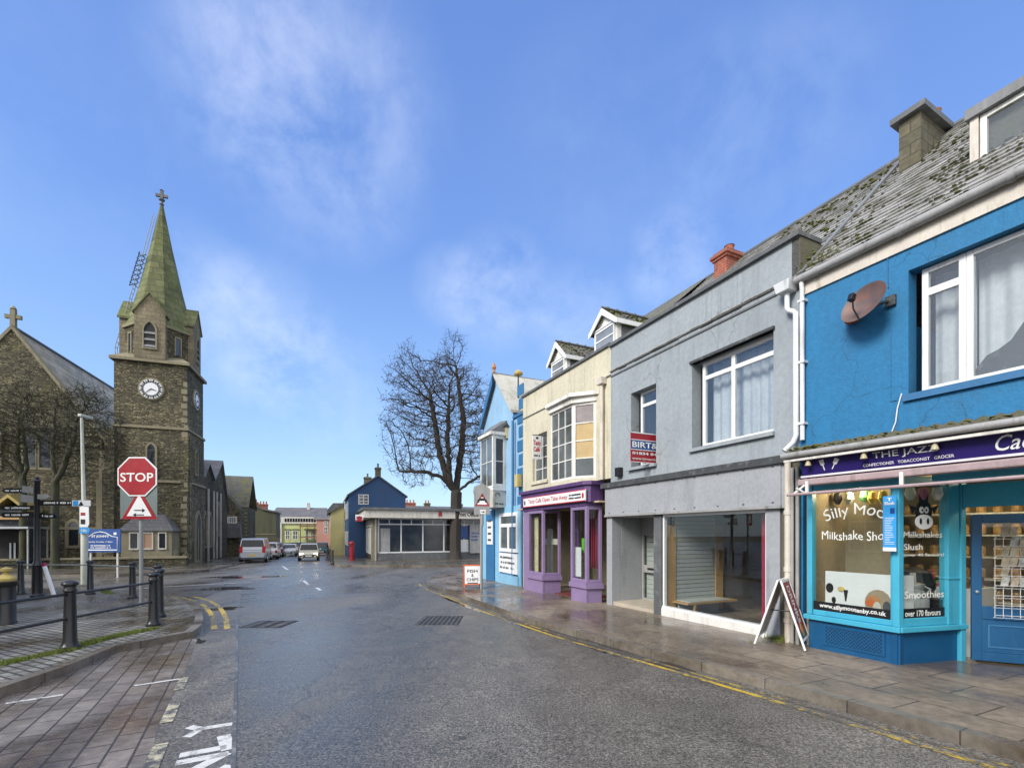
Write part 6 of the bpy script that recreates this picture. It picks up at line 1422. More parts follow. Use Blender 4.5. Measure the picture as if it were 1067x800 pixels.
for pxa,pxb in ((25,37.5),(41.5,54)): gothic(nave,Mn,T0.u(pxa,ny),T0.u(pxb,ny),T0.z(40,487,ny),T0.z(40,452,ny),1.0,.16)
for pxa,pxb in ((-24,-14),(-10,-1)): gothic(nave,Mn,T0.u(pxa,ny),T0.u(pxb,ny),T0.z(0,487,ny),T0.z(0,455,ny),1.0,.16)
MB().plate(offset_poly(arch(T0.u(22,ny),T0.u(57,ny),T0.z(40,490,ny),T0.z(40,452,ny),.8),0.1),ny-.015,ny-.0005).build('window_surround',MT['stone_dress'],nave)
gothic(nave,Mn,T0.u(72,ny),T0.u(82,ny),T0.z(77,568,ny),T0.z(77,549,ny),.8,.2)
MB().box(T0.u(48,ny),T0.u(114,ny),ny-.1,ny+.05,T0.z(80,551.5,ny),T0.z(80,549,ny)).build('string_course',MT['stone_dress'],nave)
MB().box(T0.u(104,ny),T0.u(112,ny),ny-.5,ny,-1,T0.z(108,500,ny)).box(T0.u(105,ny),T0.u(111,ny),ny-.25,ny,-1,T0.z(108,470,ny)).build('buttress',MT['stone_dress'],nave)
# low annexe in front of the tower
ay=-1.9
a0_,a1_=T0.u(126,ay),T0.u(179,ay); az_=T0.z(150,553,ay)
AN=MB().box(a0_,a1_,ay,-.002,-1,az_).build('annexe',MT['stone_dress'],CH)
MB().hexa([(a0_-.15,ay-.15,az_),(a1_+.15,ay-.15,az_),(a1_+.15,-.001,az_),(a0_-.15,-.001,az_)],[(a0_+.3,-.35,az_+1.1),(a1_-.9,-.35,az_+1.1),(a1_-.9,-.003,az_+1.2),(a0_+.3,-.003,az_+1.2)]).build('annexe_roof',MT['slate'],AN)
for pa,pb,m_ in ((136,143.5,'dark_glass'),(150,158.5,'skin_door'),(166,172.5,'dark_glass')):
    x0,x1=T0.u(pa,ay),T0.u(pb,ay); zb_,zt__=T0.z(150,571,ay),T0.z(150,555.5,ay)
    w_=MB().box(x0-.07,x0,ay-.06,ay-.001,zb_,zt__).box(x1,x1+.07,ay-.06,ay-.001,zb_,zt__).box(x0-.07,x1+.07,ay-.062,ay-.001,zt__,zt__+.08).box(x0-.07,x1+.07,ay-.08,ay-.001,zb_-.1,zb_).build('window',MT['off_white'],AN)
    MB().box(x0,x1,ay-.02,ay-.001,zb_,zt__).build('pane',MT[m_],w_)
# churchyard wall
cw=thing('churchyard_wall','low dark stone wall along the pavement in front of the church tower','wall',tuple(T0.O+T0.x*T0.u(126,-3.2)+T0.y*(-3.2))+(T0.z0,),TA)
L_=T0.u(194,-3.2)-T0.u(126,-3.2); hcw=T0.z(150,580,-3.2)
MB().box(-9,L_,0,.35,-1,hcw-.12).build('wall',MT['stone_dark'],cw); MB().box(-9.05,L_+.05,-.06,.41,hcw-.12,hcw).build('coping',MT['stone_dress'],cw)
rl=thing('iron_railing','rusty iron scrollwork railing on the churchyard wall by the annexe','railing',tuple(T0.O+T0.x*T0.u(128,-3.0)+T0.y*(-3.0))+(T0.z0+hcw,),TA)
mb=MB(); Lr=L_-.3
mb.tube([(0,0,.0),(Lr,0,.0)],.02,5)
for k in range(14):
    x=Lr*k/13
    mb.tube([(x,0,0),(x+(.25 if k%2 else -.25),0,.28),(x+(.1 if k%2 else -.1),0,.4)],.018,5)
mb.build('bars',MT['stone_dress'],rl)

# ================================================================= LEFT OF THE FAR STREET
def simple_window(parent,M_,u0,u1,z0,z1,y=0,frame=None,bars=1,trans=1,name='window',glass=None):
    mb=MB(M_); t=min(.09,(u1-u0)*.1); mb.box(u0,u0+t,y-.05,y-.001,z0,z1).box(u1-t,u1,y-.05,y-.001,z0,z1).box(u0+t,u1-t,y-.048,y-.001,z0,z0+t).box(u0+t,u1-t,y-.048,y-.001,z1-t,z1)
    for k in range(1,bars+1): x=u0+(u1-u0)*k/(bars+1); mb.box(x-.03,x+.03,y-.045,y-.001,z0+t,z1-t)
    for k in range(1,trans+1): z=z0+(z1-z0)*k/(trans+1); mb.box(u0+t,u1-t,y-.043,y-.001,z-.03,z+.03)
    o=mb.build(name,frame or MT['white_paint'],parent); MB(M_).box(u0+t*.9,u1-t*.9,y-.02,y-.001,z0+t*.9,z1-t*.9).build('pane',glass or paneg,o); return o
def pitched(parent,u0,u1,y0,y1,ze,zr,m,axis='x',ov=.25,name='roof',th=.12):
    mb=MB()
    if axis=='x':   # ridge along x
        ym=(y0+y1)/2
        for s,e in ((-1,y0-ov),(1,y1+ov)):
            mb.add([(u0-ov,e,ze),(u1+ov,e,ze),(u1+ov,ym,zr),(u0-ov,ym,zr),(u0-ov,e,ze-th),(u1+ov,e,ze-th),(u1+ov,ym,zr-th),(u0-ov,ym,zr-th)],[(0,1,2,3),(7,6,5,4),(0,4,5,1),(1,5,6,2),(3,7,4,0)])
    else:
        um=(u0+u1)/2
        for s,e in ((-1,u0-ov),(1,u1+ov)):
            mb.add([(e,y0-ov,ze),(um,y0-ov,zr),(um,y1+ov,zr),(e,y1+ov,ze),(e,y0-ov,ze-th),(um,y0-ov,zr-th),(um,y1+ov,zr-th),(e,y1+ov,ze-th)],[(0,1,2,3),(7,6,5,4),(0,4,5,1),(1,5,6,2),(3,7,4,0)])
    return mb.build(name,m,parent)
def chimney(parent,x,y,zb,zt,m,w=.6,d=.45,pots=2,mp='terracotta'):
    o=MB().box(x-w/2,x+w/2,y-d/2,y+d/2,zb,zt).box(x-w/2-.06,x+w/2+.06,y-d/2-.06,y+d/2+.06,zt-.2,zt-.08).build('chimney',m,parent)
    mb=MB()
    for k in range(pots):
        px_=x-w/2+w*(k+.5)/pots; mb=MB().lathe([(.10,0),(.12,.03),(.10,.08),(.09,.35),(.12,.4)],(px_,y,zt),8); mb.build('pot',MT[mp],o,smooth=True)
    return o
FA=R(22)
# dark stone hall with twin gables along the street, just past the tower
Sd=Vector((-.374,.927)); S0=Vector((-24.94,37.95))+Vector((-.3,.2))
S=Frame(S0,math.atan2(Sd.y,Sd.x),gz(40)+.12)
HA=thing('stone_hall','dark stone hall with twin gables and downpipes right behind the church tower','building',S.loc,S.a)
e1=S.u(236.8); v1=S.u(222); zg=S.z(214,482); zg2=S.z(231,482); zv=S.z(222,500); ze_=S.z(236.8,532)
hb_=MB().plate([(0,-1),(e1,-1),(e1,ze_),((v1+e1)/2+.1,zg2),(v1,zv),(v1*.45,zg),(0,zv)],0,9).build('wall',MT['stone_dark'],HA)
mb=MB(); pts=[(-.2,zv-.1),(v1*.45,zg+.15),(v1,zv+.1),((v1+e1)/2+.1,zg2+.15),(e1+.2,ze_-.0)]
for a,b in zip(pts,pts[1:]): mb.add([(a[0],-.2,a[1]),(b[0],-.2,b[1]),(b[0],9,b[1]),(a[0],9,a[1]),(a[0],-.2,a[1]-.15),(b[0],-.2,b[1]-.15),(b[0],9,b[1]-.15),(a[0],9,a[1]-.15)],[(0,1,2,3),(7,6,5,4),(0,4,5,1),(3,2,6,7),(1,5,6,2),(0,3,7,4)])
mb.build('roof',MT['slate'],HA)
for u_ in (v1*.35,v1*.9,v1+.9,v1+2.6): pipe(HA,[(u_,-.12,zv-1),(u_,-.12,0)],.10,MT['gutter_grey'])
for u_ in (v1*.1,v1*.6): gothic(HA,MI,u_,u_+.7,1.2,3.4,1,.15)
for u_ in (v1+1.3,v1+2.0): gothic(HA,MI,u_,u_+.5,2.2,4.6,1,.2)
# slate roofed schoolhouse
Q=Frame(G(232,581,.12).to_2d()+Vector((-2,8)),FA); 
ql=Q.u(228); qr=Q.u(260.5)
zqr=Q.z(240,495.5,3.5); zqe=Q.z(258,528,0)
SH=thing('slate_roofed_school','stone schoolhouse with a tall mossy slate roof beyond the dark hall','building',Q.loc,FA)
MB().box(ql,qr-.3,0,7,-1,zqe).build('wall',MT['stone_dark'],SH)
pitched(SH,ql,qr-.3,0,7,zqe,zqr,MT['slate_moss'],'x',.2)
mb=MB(); 
for k in range(16):
    w_=.3 if k%2 else .5; mb.box(qr-.3-w_-.02,qr-.28,-.03,.0-.002,k*.42,k*.42+.3)
mb.build('quoins',MT['stone_dress'],SH)
MB().plate([(ql+1,-1),(Q.u(250,-3),-1),(Q.u(250,-3),Q.z(250,531,-3)),(Q.u(236,-3),Q.z(238,514,-3)),(ql+1,Q.z(238,514,-3))],-3,-.002).build('front_wing',MT['stone'],SH)
MB().plate([(ql+1,Q.z(250,560,-3.3)),(Q.u(252,-3.3),Q.z(250,560,-3.3)),(Q.u(250,-3.3),Q.z(250,545,-3.3)),(ql+1,Q.z(250,545,-3.3))],-3.6,-3.01).build('porch_roof',MT['slate'],SH)
simple_window(SH,basis((0,-3,0)),Q.u(237,-3),Q.u(247,-3),Q.z(240,545,-3),Q.z(240,538,-3),bars=4,trans=0)
MB().box(Q.u(252,-1),Q.u(260,-1)+3,-1.2,-1,-.5,Q.z(256,560,-1)).build('yard_wall',MT['stone_dress'],SH)
# dark rendered house end with brick chimneys
U_=Frame(G(262,578,.12).to_2d()+Vector((-2.5,14)),FA)
u0,u1=U_.u(259),U_.u(287.5)
zE=U_.z(275,533); 
DH=thing('dark_green_gabled_house','dark moss green rendered house end with two red brick chimneys','house',U_.loc,FA)
MB().plate([(u0,-1),(u1,-1),(u1,U_.z(287,534)),(U_.u(273),U_.z(273,531)),(u0,U_.z(262,523))],0,7).build('wall',MT['moss_render'],DH)
MB().plate([(u0,U_.z(262,523)),(U_.u(273),U_.z(273,531)),(u1+.2,U_.z(287,534)),(u1+.2,U_.z(287,532.5)),(U_.u(273),U_.z(273,529.5)),(u0,U_.z(262,521))],-.2,7.2).build('roof',MT['slate'],DH)
MB().box(u0,u1,-.06,-.001,U_.z(275,557),U_.z(275,556)).build('string_course',MT['stone_dress'],DH)
chimney(DH,U_.u(265,1),1,zE,U_.z(265,523,1),MT['red_brick'],1.0,.7,2); chimney(DH,U_.u(274.5,1),1,zE-.4,U_.z(274,525,1),MT['red_brick'],1.1,.7,3)
# far terrace across the end
V=Frame(G(288,575,.12).to_2d()+Vector((-6,14)),R(10))
def vz(py,px=310,d=0): return V.z(px,py,d)
def vu(px,d=0): return V.u(px,d)
W1=thing('white_end_house','narrow white house end with tall windows next to the lime green terrace','house',V.loc,V.a)
ws_=MB().plate([(vu(287),-2),(vu(294),-2),(vu(294),vz(546)),(vu(287.5),vz(536))],-.3,7).build('wall',MT['off_white'],W1)
pitched(W1,vu(284),vu(293.5),0,8,vz(546),vz(536),MT['slate'],'x',.1)
for zz0,zz1 in ((560,551),(577,566)): simple_window(W1,basis((0,-.3,0)),vu(288.5),vu(292.5),vz(zz0),vz(zz1),bars=1)
W2_=thing('lime_green_terrace','lime green two storey terrace with a dark slate roof and scaffolding','terrace',V.loc,V.a)
MB().box(vu(294),vu(332),0,8,-2,vz(545)).build('wall',MT['lime_render'],W2_)
MB().box(vu(294)-.1,vu(332)+.1,-.25,-.001,vz(545.5),vz(538.5)).build('parapet',MT['off_white'],W2_)
mb=MB()
for k in range(12): x=vu(297)+(vu(330)-vu(297))*k/12; mb.box(x,x+.32,-.29,-.251,vz(543.5),vz(540))
mb.build('parapet_panels',MT['dark_glass'],W2_)
pitched(W2_,vu(278),vu(333),1.5,9.5,vz(540),vz(527),MT['slate'],'x',.1)
for a,b in ((297.5,302),(305,310.5),(318,321.5),(324,328)):
    simple_window(W2_,MI,vu(a),vu(b),vz(562),vz(552.5),bars=1,trans=1); 
    MB().box(vu(a)-.15,vu(b)+.15,-.12,-.002,vz(552),vz(551)).build('window_hood',MT['moss_render'],W2_)
MB().box(vu(298),vu(330),-.5,-.002,vz(566.5),vz(565)).build('shop_canopy',MT['coping'],W2_)
MB().box(vu(299),vu(329),-.1,-.001,-1,vz(567)).build('shopfront',MT['dark_grey'],W2_)
mb=MB()
for px in (313,320,328,333): mb.tube([(vu(px,-1.2),-1.2,-1),(vu(px,-1.2),-1.2,vz(545,px,-1.2))],.07,5)
for py in (548,559,565): mb.tube([(vu(312,-1.2),-1.2,vz(py)),(vu(336,-1.2),-1.2,vz(py))],.07,5)
sc_t=thing('scaffold','rusty scaffold poles and boards against the far lime green terrace','scaffold',V.loc,V.a); mb.build('poles',MT['dark_grey'],sc_t)
MB().box(vu(312,-1.2),vu(336,-1.2),-1.25,-.4,vz(560),vz(559.4)).box(vu(312,-1.2),vu(336,-1.2),-1.25,-.4,vz(549),vz(548.4)).build('boards',MT['terracotta'],sc_t)
W3=thing('pink_brick_house','pinkish brick house with white windows at the far right end','house',V.loc,V.a)
MB().box(vu(332),vu(352),-1.5,7,-2,vz(540)).build('wall',MT['pink_render'],W3)
pitched(W3,vu(330),vu(356),-1.5,7.5,vz(541),vz(529),MT['slate'],'x',.2)
for z0,z1 in ((556,549),(548,543)): simple_window(W3,basis((0,-1.5,0)),vu(337.5,-1.5),vu(341.5,-1.5),vz(z0),vz(z1),bars=1)
chimney(W3,vu(320,4),5,vz(532),vz(526,320,4),MT['off_white'],.5,.4,2)

# ================================================================= RIGHT OF THE FAR STREET
# yellow house
Yf=Frame(G(344.5,582.2,.12).to_2d()+Vector((0,0)),FA)
# push it back so that it stands behind the blue house
Yf=Frame(Vector(((344.5-CX)/FPX*53,53)),FA)
YH=thing('pale_yellow_house','pale yellow rendered house end with an overhanging dark eaves by the blue house','house',Yf.loc,FA)
y1_=Yf.u(359)
MB().plate([(0,-1),(y1_,-1),(y1_,Yf.z(358,522)),(Yf.u(357),Yf.z(357,524)),(0,Yf.z(345,533))],0,8).build('wall',MT['yellow_render'],YH)
MB().plate([(-.35,Yf.z(343.5,535)),(-.35,Yf.z(343.5,531)),(Yf.u(347),Yf.z(345,524)),(y1_,Yf.z(357,524)),(y1_,Yf.z(357,526)),(0,Yf.z(345,533.5))],-.15,8.3).build('roof',MT['coping'],YH)
for k in range(3): simple_window(YH,basis((-.0,0,0),(0,-1,0)),-6.8+k*2.3,-5.8+k*2.3,3.2,4.7)
# blue gabled house
Bf=Frame(Vector(((363.6-CX)/FPX*46.5,46.5)),FA)
BH=thing('navy_gabled_house','navy blue rendered house with one white window high in its gable','house',Bf.loc,FA)
bw=Bf.u(422.5); bz_=Bf.z(363.6,515); ba=Bf.u(393.8); bza=Bf.z(393.8,495.5)
bw=max(bw,ba*2)
MB().plate([(0,-1),(bw,-1),(bw,bz_),(ba,bza),(0,bz_)],0,9).build('wall',MT['navy_render'],BH)
pitched(BH,0,bw,0,9,bz_-.02,bza+.08,MT['slate'],'y',.18,th=.14)
MB().box(-.25,-.12,-.1,9,bz_-.22,bz_-.1).build('gutter',MT['white_paint'],BH)
simple_window(BH,MI,Bf.u(373.3),Bf.u(384.2),Bf.z(379,525.5),Bf.z(379,515),bars=1,trans=2)
for k in range(3):
    for (a,b) in ((1.1,2.6),(3.9,5.6)): simple_window(BH,basis((0,0,0),(0,-1,0)),-7.8+k*2.7,-6.8+k*2.7,a,b)
chimney(BH,Bf.u(393.8,1),1,bza-.3,Bf.z(393.8,487,1),MT['old_render'],.55,.5,1,'coping'); chimney(BH,Bf.u(383,7),7,bza-.8,Bf.z(383,497,7),MT['old_render'],.8,.5,1,'coping')
# low flat roofed shop
Pf=Frame(G(388.5,583.6,.12).to_2d(),FA)
PO=thing('flat_roofed_shop','low flat roofed shop with big dark windows behind the large bare tree','building',Pf.loc,FA)
pW=Pf.u(520); pdp=9
zt1=Pf.z(389,529); zt2=Pf.z(389,531.5); zt3_=Pf.z(389,539.5)
MB().box(-.9,pW,-1.1,pdp,zt2,zt1).build('roof',MT['coping'],PO)
MB().box(-.75,pW,-.95,pdp-.1,zt3_,zt2-.003).build('fascia',MT['off_white'],PO)
MB().box(.1,pW,.3,pdp-.2,-.5,zt3_-.002).build('wall',MT['stone_dark'],PO)
gl0=Pf.u(394); nb=5; gw=Pf.u(417.5)-Pf.u(394)
zb0=Pf.z(394,576); zb1=Pf.z(394,546.5)
MB().box(gl0-.1,pW,.0,.29,-.5,zb0-.02).build('plinth',MT['coping'],PO)
for k in range(nb):
    x0=gl0+k*gw; w_=MB().box(x0,x0+.10,.08,.2,zb0,zt3_-.003).box(x0+.10,x0+gw,.08,.2,zb0-.02,zb0+.08).box(x0+.10,x0+gw,.08,.2,zb1,zb1+.10).box(x0+.10,x0+gw,.082,.2,zt3_-.1,zt3_-.004).box(x0+gw*.5-.04,x0+gw*.5+.04,.085,.19,zb1+.1,zt3_-.1).build('shop_window',MT['white'],PO)
    MB().box(x0+.09,x0+gw,.13,.145,zb0+.07,zt3_-.09).build('pane',mat('far_shop_glass',(.035,.04,.042),.12,.6,.9,0,spec=.8,fine=0),w_)
MB().box(gl0+.2,gl0+1.0,.10,.12,zb0+.1,zb1-.3).build('white_blind',MT['gutter_grey'],PO)
MB().box(gl0-.55,gl0-.02,.0,.3,-.5,zt3_-.003).build('corner_pier',MT['stone_dress'],PO)
MB().tube([(gl0-.25,-.5,-.2),(gl0-.25,-.5,zt3_)],.07,8).build('post',MT['gutter_grey'],PO)
for k in range(3):
    y0=.5+k*2.4
    simple_window(PO,basis((.1,0,0),(0,-1,0)),-(y0+2.1),-y0,.4,zt3_-.8,bars=2,trans=0,glass=MT['slat'])
    simple_window(PO,basis((.1,0,0),(0,-1,0)),-(y0+2.1),-y0,zt3_-.7,zt3_-.1,bars=2,trans=0)
sgn=MB().box(-1.45,-.85,-.9,-.8,Pf.z(373,543,-.8),Pf.z(373,536,-.8)).build('projecting_sign',MT['sign_white'],PO)
MB().plate(ell(-1.15,Pf.z(373,539.5,-.8),.24,.16,16),-.92,-.902).build('red_emblem',MT['red_sign'],sgn)
MB().box(-1.449,-.851,-.915,-.9015,Pf.z(373,543,-.8)+.001,Pf.z(373,543,-.8)+.13).build('red_band',MT['red_sign'],sgn)
MB().box(Pf.u(457,-.95),Pf.u(460.5,-.95),-.98,-.951,Pf.z(458,537.5,-.95),Pf.z(458,533,-.95)).build('red_logo',MT['red_sign'],PO)
text(PO,'Post Office',1.9,.34,(Pf.u(477,-.95),-.965,Pf.z(480,537.6,-.95)),MT['letter_black'],bold=.02)
# posters on the right of the low shop
Msn=MB().box(Pf.u(489.5,-.2),Pf.u(500,-.2),-.22,-.02,Pf.z(495,576,-.2),Pf.z(495,546,-.2)).build('poster_panel',MT['gutter_grey'],PO)
scribble(Msn,.75,.9,(Pf.u(491,-.2),-.222,Pf.z(495,564,-.2)),MT['sign_blue'],rows=3)
# post box
pb_=G(366.5,582.8,.12)
PX=thing('post_box','red pillar post box on the far corner beside the navy house','post box',tuple(pb_),0)
MB().lathe([(.27,0),(.27,.1),(.22,.12),(.22,1.35)],(0,0,0),16).build('body',MT['red_sign'],PX,smooth=True); MB().lathe([(.24,1.35),(.27,1.4),(.25,1.5),(.05,1.62)],(0,0,0),16).build('cap',MT['red_sign'],PX,smooth=True); MB().box(-.12,.12,-.24,-.2,1.2,1.26).build('slot',MT['sign_black'],PX)
# roofs beyond the flat roof
Rf=Frame(Vector(((410-CX)/FPX*62,62)),FA)
RH=thing('distant_terrace','distant terrace whose slate roof and chimneys show above the flat roofed shop','terrace',Rf.loc,FA)
MB().box(0,Rf.u(530),0,8,-2,Rf.z(440,533)).build('wall',MT['off_white'],RH)
pitched(RH,0,Rf.u(530),0,8,Rf.z(440,534),Rf.z(440,527,4),MT['slate'],'x',.2)
chimney(RH,Rf.u(427.5,4),4,Rf.z(427,530),Rf.z(427,523.5,4),MT['red_brick'],1.4,.8,3); chimney(RH,Rf.u(445,4),4,Rf.z(445,530),Rf.z(445,524,4),MT['old_render'],.8,.8,2); chimney(RH,Rf.u(479,4),4,Rf.z(479,530),Rf.z(479,525,4),MT['old_render'],.7,.8,2)

# ================================================================= VEHICLES
tyre=mat('tyre_rubber',(.012,.012,.013),.8,.1,5,0); rim=mat('alloy_rim',(.45,.46,.47),.3,.1,5,0,metal=.8)
lampw=mat('headlamp_lens',(.75,.74,.68),.12,.05,2,0); lampr=mat('tail_lamp',(.42,.01,.015),.2,.1,2,0); lampon=mat('lit_headlamp',(.9,.82,.55),.2,0,1,0,fine=0,emit=(1,.82,.5),es=5)
cglass=mat('car_glass',(.012,.014,.017),.12,.3,1,0,spec=.5,fine=0); platey=mat('rear_number_plate',(.6,.45,.05),.4,.05,2,0)
def vehicle(name,label,cat,P,hdg,paint,kind='car',L_=4.0,W_=1.75,H_=1.48,lit=False,group=None,front_plate=True):
    "local +x is forward"
    t=thing(name,label,cat,tuple(P),hdg,group)
    hw=W_/2; hl=L_/2
    if kind=='van': prof=[(-hl,.35,.95,H_-.12,.93),(-hl+.12,.3,1.0,H_,.93),(hl-1.75,.3,1.0,H_,.93),(hl-1.05,.3,1.0,1.12,.97),(hl-.25,.3,1.0,.95,.96),(hl,.38,.8,.75,.85)]
    # body: lower shell lofted from stations (x, z bottom, z belt, half width factor)
    belt=.92 if kind=='car' else 1.05
    st=[(-hl,.42,belt-.12,.86),(-hl+.12,.30,belt,.96),(-hl+.7,.22,belt+.02,1.0),(0,.20,belt,1.0),(hl-1.15,.22,belt-.02,1.0),(hl-.45,.25,belt-.14,.97),(hl-.1,.30,belt-.26,.88),(hl,.38,belt-.42,.78)]
    if kind=='van': st[4]=(hl-1.0,.22,belt,1.0); st[5]=(hl-.4,.25,belt-.12,.97)
    vs=[];fs=[]
    for (x,zb,zt_,f) in st:
        w_=hw*f
        vs+=[(x,-w_*.92,zb),(x,-w_,zb+.14),(x,-w_,zt_-.16),(x,-w_*.93,zt_),(x,w_*.93,zt_),(x,w_,zt_-.16),(x,w_,zb+.14),(x,w_*.92,zb)]
    n=8
    for i in range(len(st)-1):
        for j in range(n): fs.append((i*n+j,i*n+(j+1)%n,(i+1)*n+(j+1)%n,(i+1)*n+j))
    fs.append(tuple(range(n))); fs.append(tuple(range((len(st)-1)*n,len(st)*n)))
    b=MB().add(vs,fs)
    if kind=='van': cab=[(-hl+.06,belt-.02),(-hl+.16,H_-.12),(-hl+.35,H_),(hl-1.9,H_),(hl-1.65,H_-.08),(hl-.75,belt-.04)]
    else: cab=[(-hl+.10,belt-.02),(-hl+.42,H_-.10),(-hl+.75,H_),(.15,H_),(.45,H_-.06),(hl-1.0,belt-.04)]
    def hwz(z): return hw*(.95-.17*(z-belt)/(H_-belt))
    vs=[(x,-hwz(z),z) for x,z in cab]+[(x,hwz(z),z) for x,z in cab]; m_=len(cab)
    fs=[list(range(m_)),list(range(2*m_-1,m_-1,-1))]+[[i,i+1,m_+i+1,m_+i] for i in range(m_-1)]
    b.add(vs,fs); body=b.build('body',paint,t,smooth=True,bevel=.03)
    # windscreen, rear window, side windows: slabs just proud of the cabin
    def slab(p0,p1,f0,f1,nm,off=.012,mg=.06):
        (xa,za),(xb,zb_)=p0,p1; d=Vector((xb-xa,zb_-za)); nrm=Vector((-d.y,d.x)).normalized()*off
        if nrm.x*(1 if (xa+xb)>0 else -1)<0: nrm=-nrm
        A=(xa+(xb-xa)*f0,za+(zb_-za)*f0); B_=(xa+(xb-xa)*f1,za+(zb_-za)*f1)
        wa,wb=hwz(A[1])-mg,hwz(B_[1])-mg
        MB().add([(A[0]+nrm.x,-wa,A[1]+nrm.y),(A[0]+nrm.x,wa,A[1]+nrm.y),(B_[0]+nrm.x,wb,B_[1]+nrm.y),(B_[0]+nrm.x,-wb,B_[1]+nrm.y),(A[0]-nrm.x,-wa,A[1]-nrm.y),(A[0]-nrm.x,wa,A[1]-nrm.y),(B_[0]-nrm.x,wb,B_[1]-nrm.y),(B_[0]-nrm.x,-wb,B_[1]-nrm.y)],[(0,1,2,3),(7,6,5,4),(0,4,5,1),(1,5,6,2),(2,6,7,3),(3,7,4,0)]).build(nm,cglass,t)
    slab(cab[-1],cab[-2],.08,.95,'windscreen'); slab(cab[0],cab[1],.30,.98,'rear_window')
    for s in (-1,1):
        xs0=cab[1][0]+.12; xs1=cab[-2][0]-.05; zl=belt+.06; zh=H_-.14
        xf=cab[-1][0]-.35
        xa_=cab[0][0]+.25
        mid_=(xs0+xs1)/2
        for (q0,q1,q2,q3) in (((xa_,zl),(mid_-.04,zl),(mid_-.04,zh),(xs0,zh)),((mid_+.04,zl),(xf,zl),(xs1,zh),(mid_+.04,zh))):
            MB().add([(p[0],s*(hwz(p[1])+.008),p[1]) for p in (q0,q1,q2,q3)]+[(p[0],s*(hwz(p[1])-.02),p[1]) for p in (q0,q1,q2,q3)],[(0,1,2,3),(7,6,5,4),(0,4,5,1),(1,5,6,2),(2,6,7,3),(3,7,4,0)]).build('side_window',cglass,t)
        MB().box(cab[-1][0]-.5,cab[-1][0]-.35,s*(hw+.02),s*(hw+.18),belt+.02,belt+.16).build('wing_mirror',paint,t,bevel=.02)
        hz_=belt-.30
        MB().box(hl-.30,hl-.045,s*hw*.52,s*hw*.86,hz_-.08,hz_+.07).build('headlight',lampon if lit else lampw,t,bevel=.02)
        MB().box(-hl-.01,-hl+.14,s*hw*.70,s*hw*.93,belt-.34 if kind=='car' else belt-.25,belt-.06 if kind=='car' else belt+.3).build('tail_light',lampr,t,bevel=.02)
    for x in (-hl+.72,hl-.78):
        for s in (-1,1):
            ty=MB().lathe([(.16,-.10),(.30,-.11),(.325,-.06),(.325,.06),(.30,.11),(.16,.10)],(x,s*(hw-.09),.325),18,'y').build('wheel',tyre,t,smooth=True)
            MB().lathe([(.02,-.03),(.19,-.02),(.20,.02),(.02,.04)],(x,s*(hw+.015),.325),12,'y').build('rim',rim,ty)
    MB().box(hl-.10,hl+.005,-hw*.50,hw*.50,.34,.50).build('grille',MT['black'],t,bevel=.01)
    MB().box(hl-.02,hl+.025,-.26,.26,.40,.51).build('number_plate',MT['sign_white'],t); MB().box(-hl-.02,-hl+.02,-.26,.26,.56,.67).build('number_plate',platey,t)
    MB().box(-hl-.015,-hl+.2,-hw*.9,hw*.9,.28,.44).build('bumper',MT['dark_grey'],t,bevel=.02)
    return t
sh_=math.atan2(sdir.y,sdir.x)
def onroad(px,Y): 
    return Vector(((px-CX)/FPX*Y,Y,gz(Y)))
silver=mat('silver_paint',(.42,.44,.47),.25,.03,1,0,metal=.5,fine=0); whitep=mat('white_car_paint',(.68,.68,.66),.22,.03,1,0,fine=0); darkp=mat('dark_car_paint',(.03,.035,.045),.2,.03,1,0,fine=0); bluep=mat('teal_car_paint',(.02,.09,.11),.25,.03,1,0,fine=0); greyp=mat('grey_blue_car_paint',(.16,.19,.24),.25,.03,1,0,metal=.3,fine=0)
creamp=mat('cream_car_paint',(.66,.60,.46),.25,.03,1,0,fine=0)
G5='cars in the far street'
vehicle('parked_van','silver van with tinted rear window parked nearest on the left kerb','van',onroad(263,37.4)+Vector(sdir.to_3d())*2.45,sh_,silver,'van',4.95,1.98,1.97)
vehicle('parked_car','white car with red rear lamps parked right behind the silver van','car',onroad(279,44)+Vector(sdir.to_3d())*2,sh_,whitep,'car',4.0,1.75,1.6,group=G5)
vehicle('parked_car','grey blue car parked third in the left hand row','car',onroad(286,50)+Vector(sdir.to_3d())*2,sh_,greyp,'car',4.1,1.75,1.55,group=G5)
vehicle('oncoming_car','small cream white car with lit headlamps driving towards the junction','car',onroad(321.5,40.5)+Vector(sdir.to_3d())*1.8,sh_+PI,creamp,'car',3.6,1.68,1.50,lit=True)
vehicle('waiting_car','low white car facing the camera left of the cream car','car',onroad(300,52)+Vector(sdir.to_3d())*2,sh_+PI,whitep,'car',4.2,1.75,1.35,group=G5)
vehicle('distant_car','dark car half hidden between the two white cars','car',onroad(309,60)+Vector(sdir.to_3d())*2,sh_+PI,darkp,'car',4.2,1.75,1.5,group=G5)
vehicle('distant_car','teal car parked at the right kerb behind the cream car','car',onroad(335,56)+Vector(sdir.to_3d())*2,sh_+PI,bluep,'car',4.2,1.75,1.5,group=G5)
MB().box(Pf.u(478,-.2),Pf.u(489,-.2),.03,.075,Pf.z(483,576),Pf.z(483,562)).build('white_panel',MT['sign_white'],PO)
MB().box(Pf.u(478,-.2),Pf.u(489,-.2),.03,.075,Pf.z(483,561),Pf.z(483,548)).build('dark_panel',MT['sign_blue'],PO)
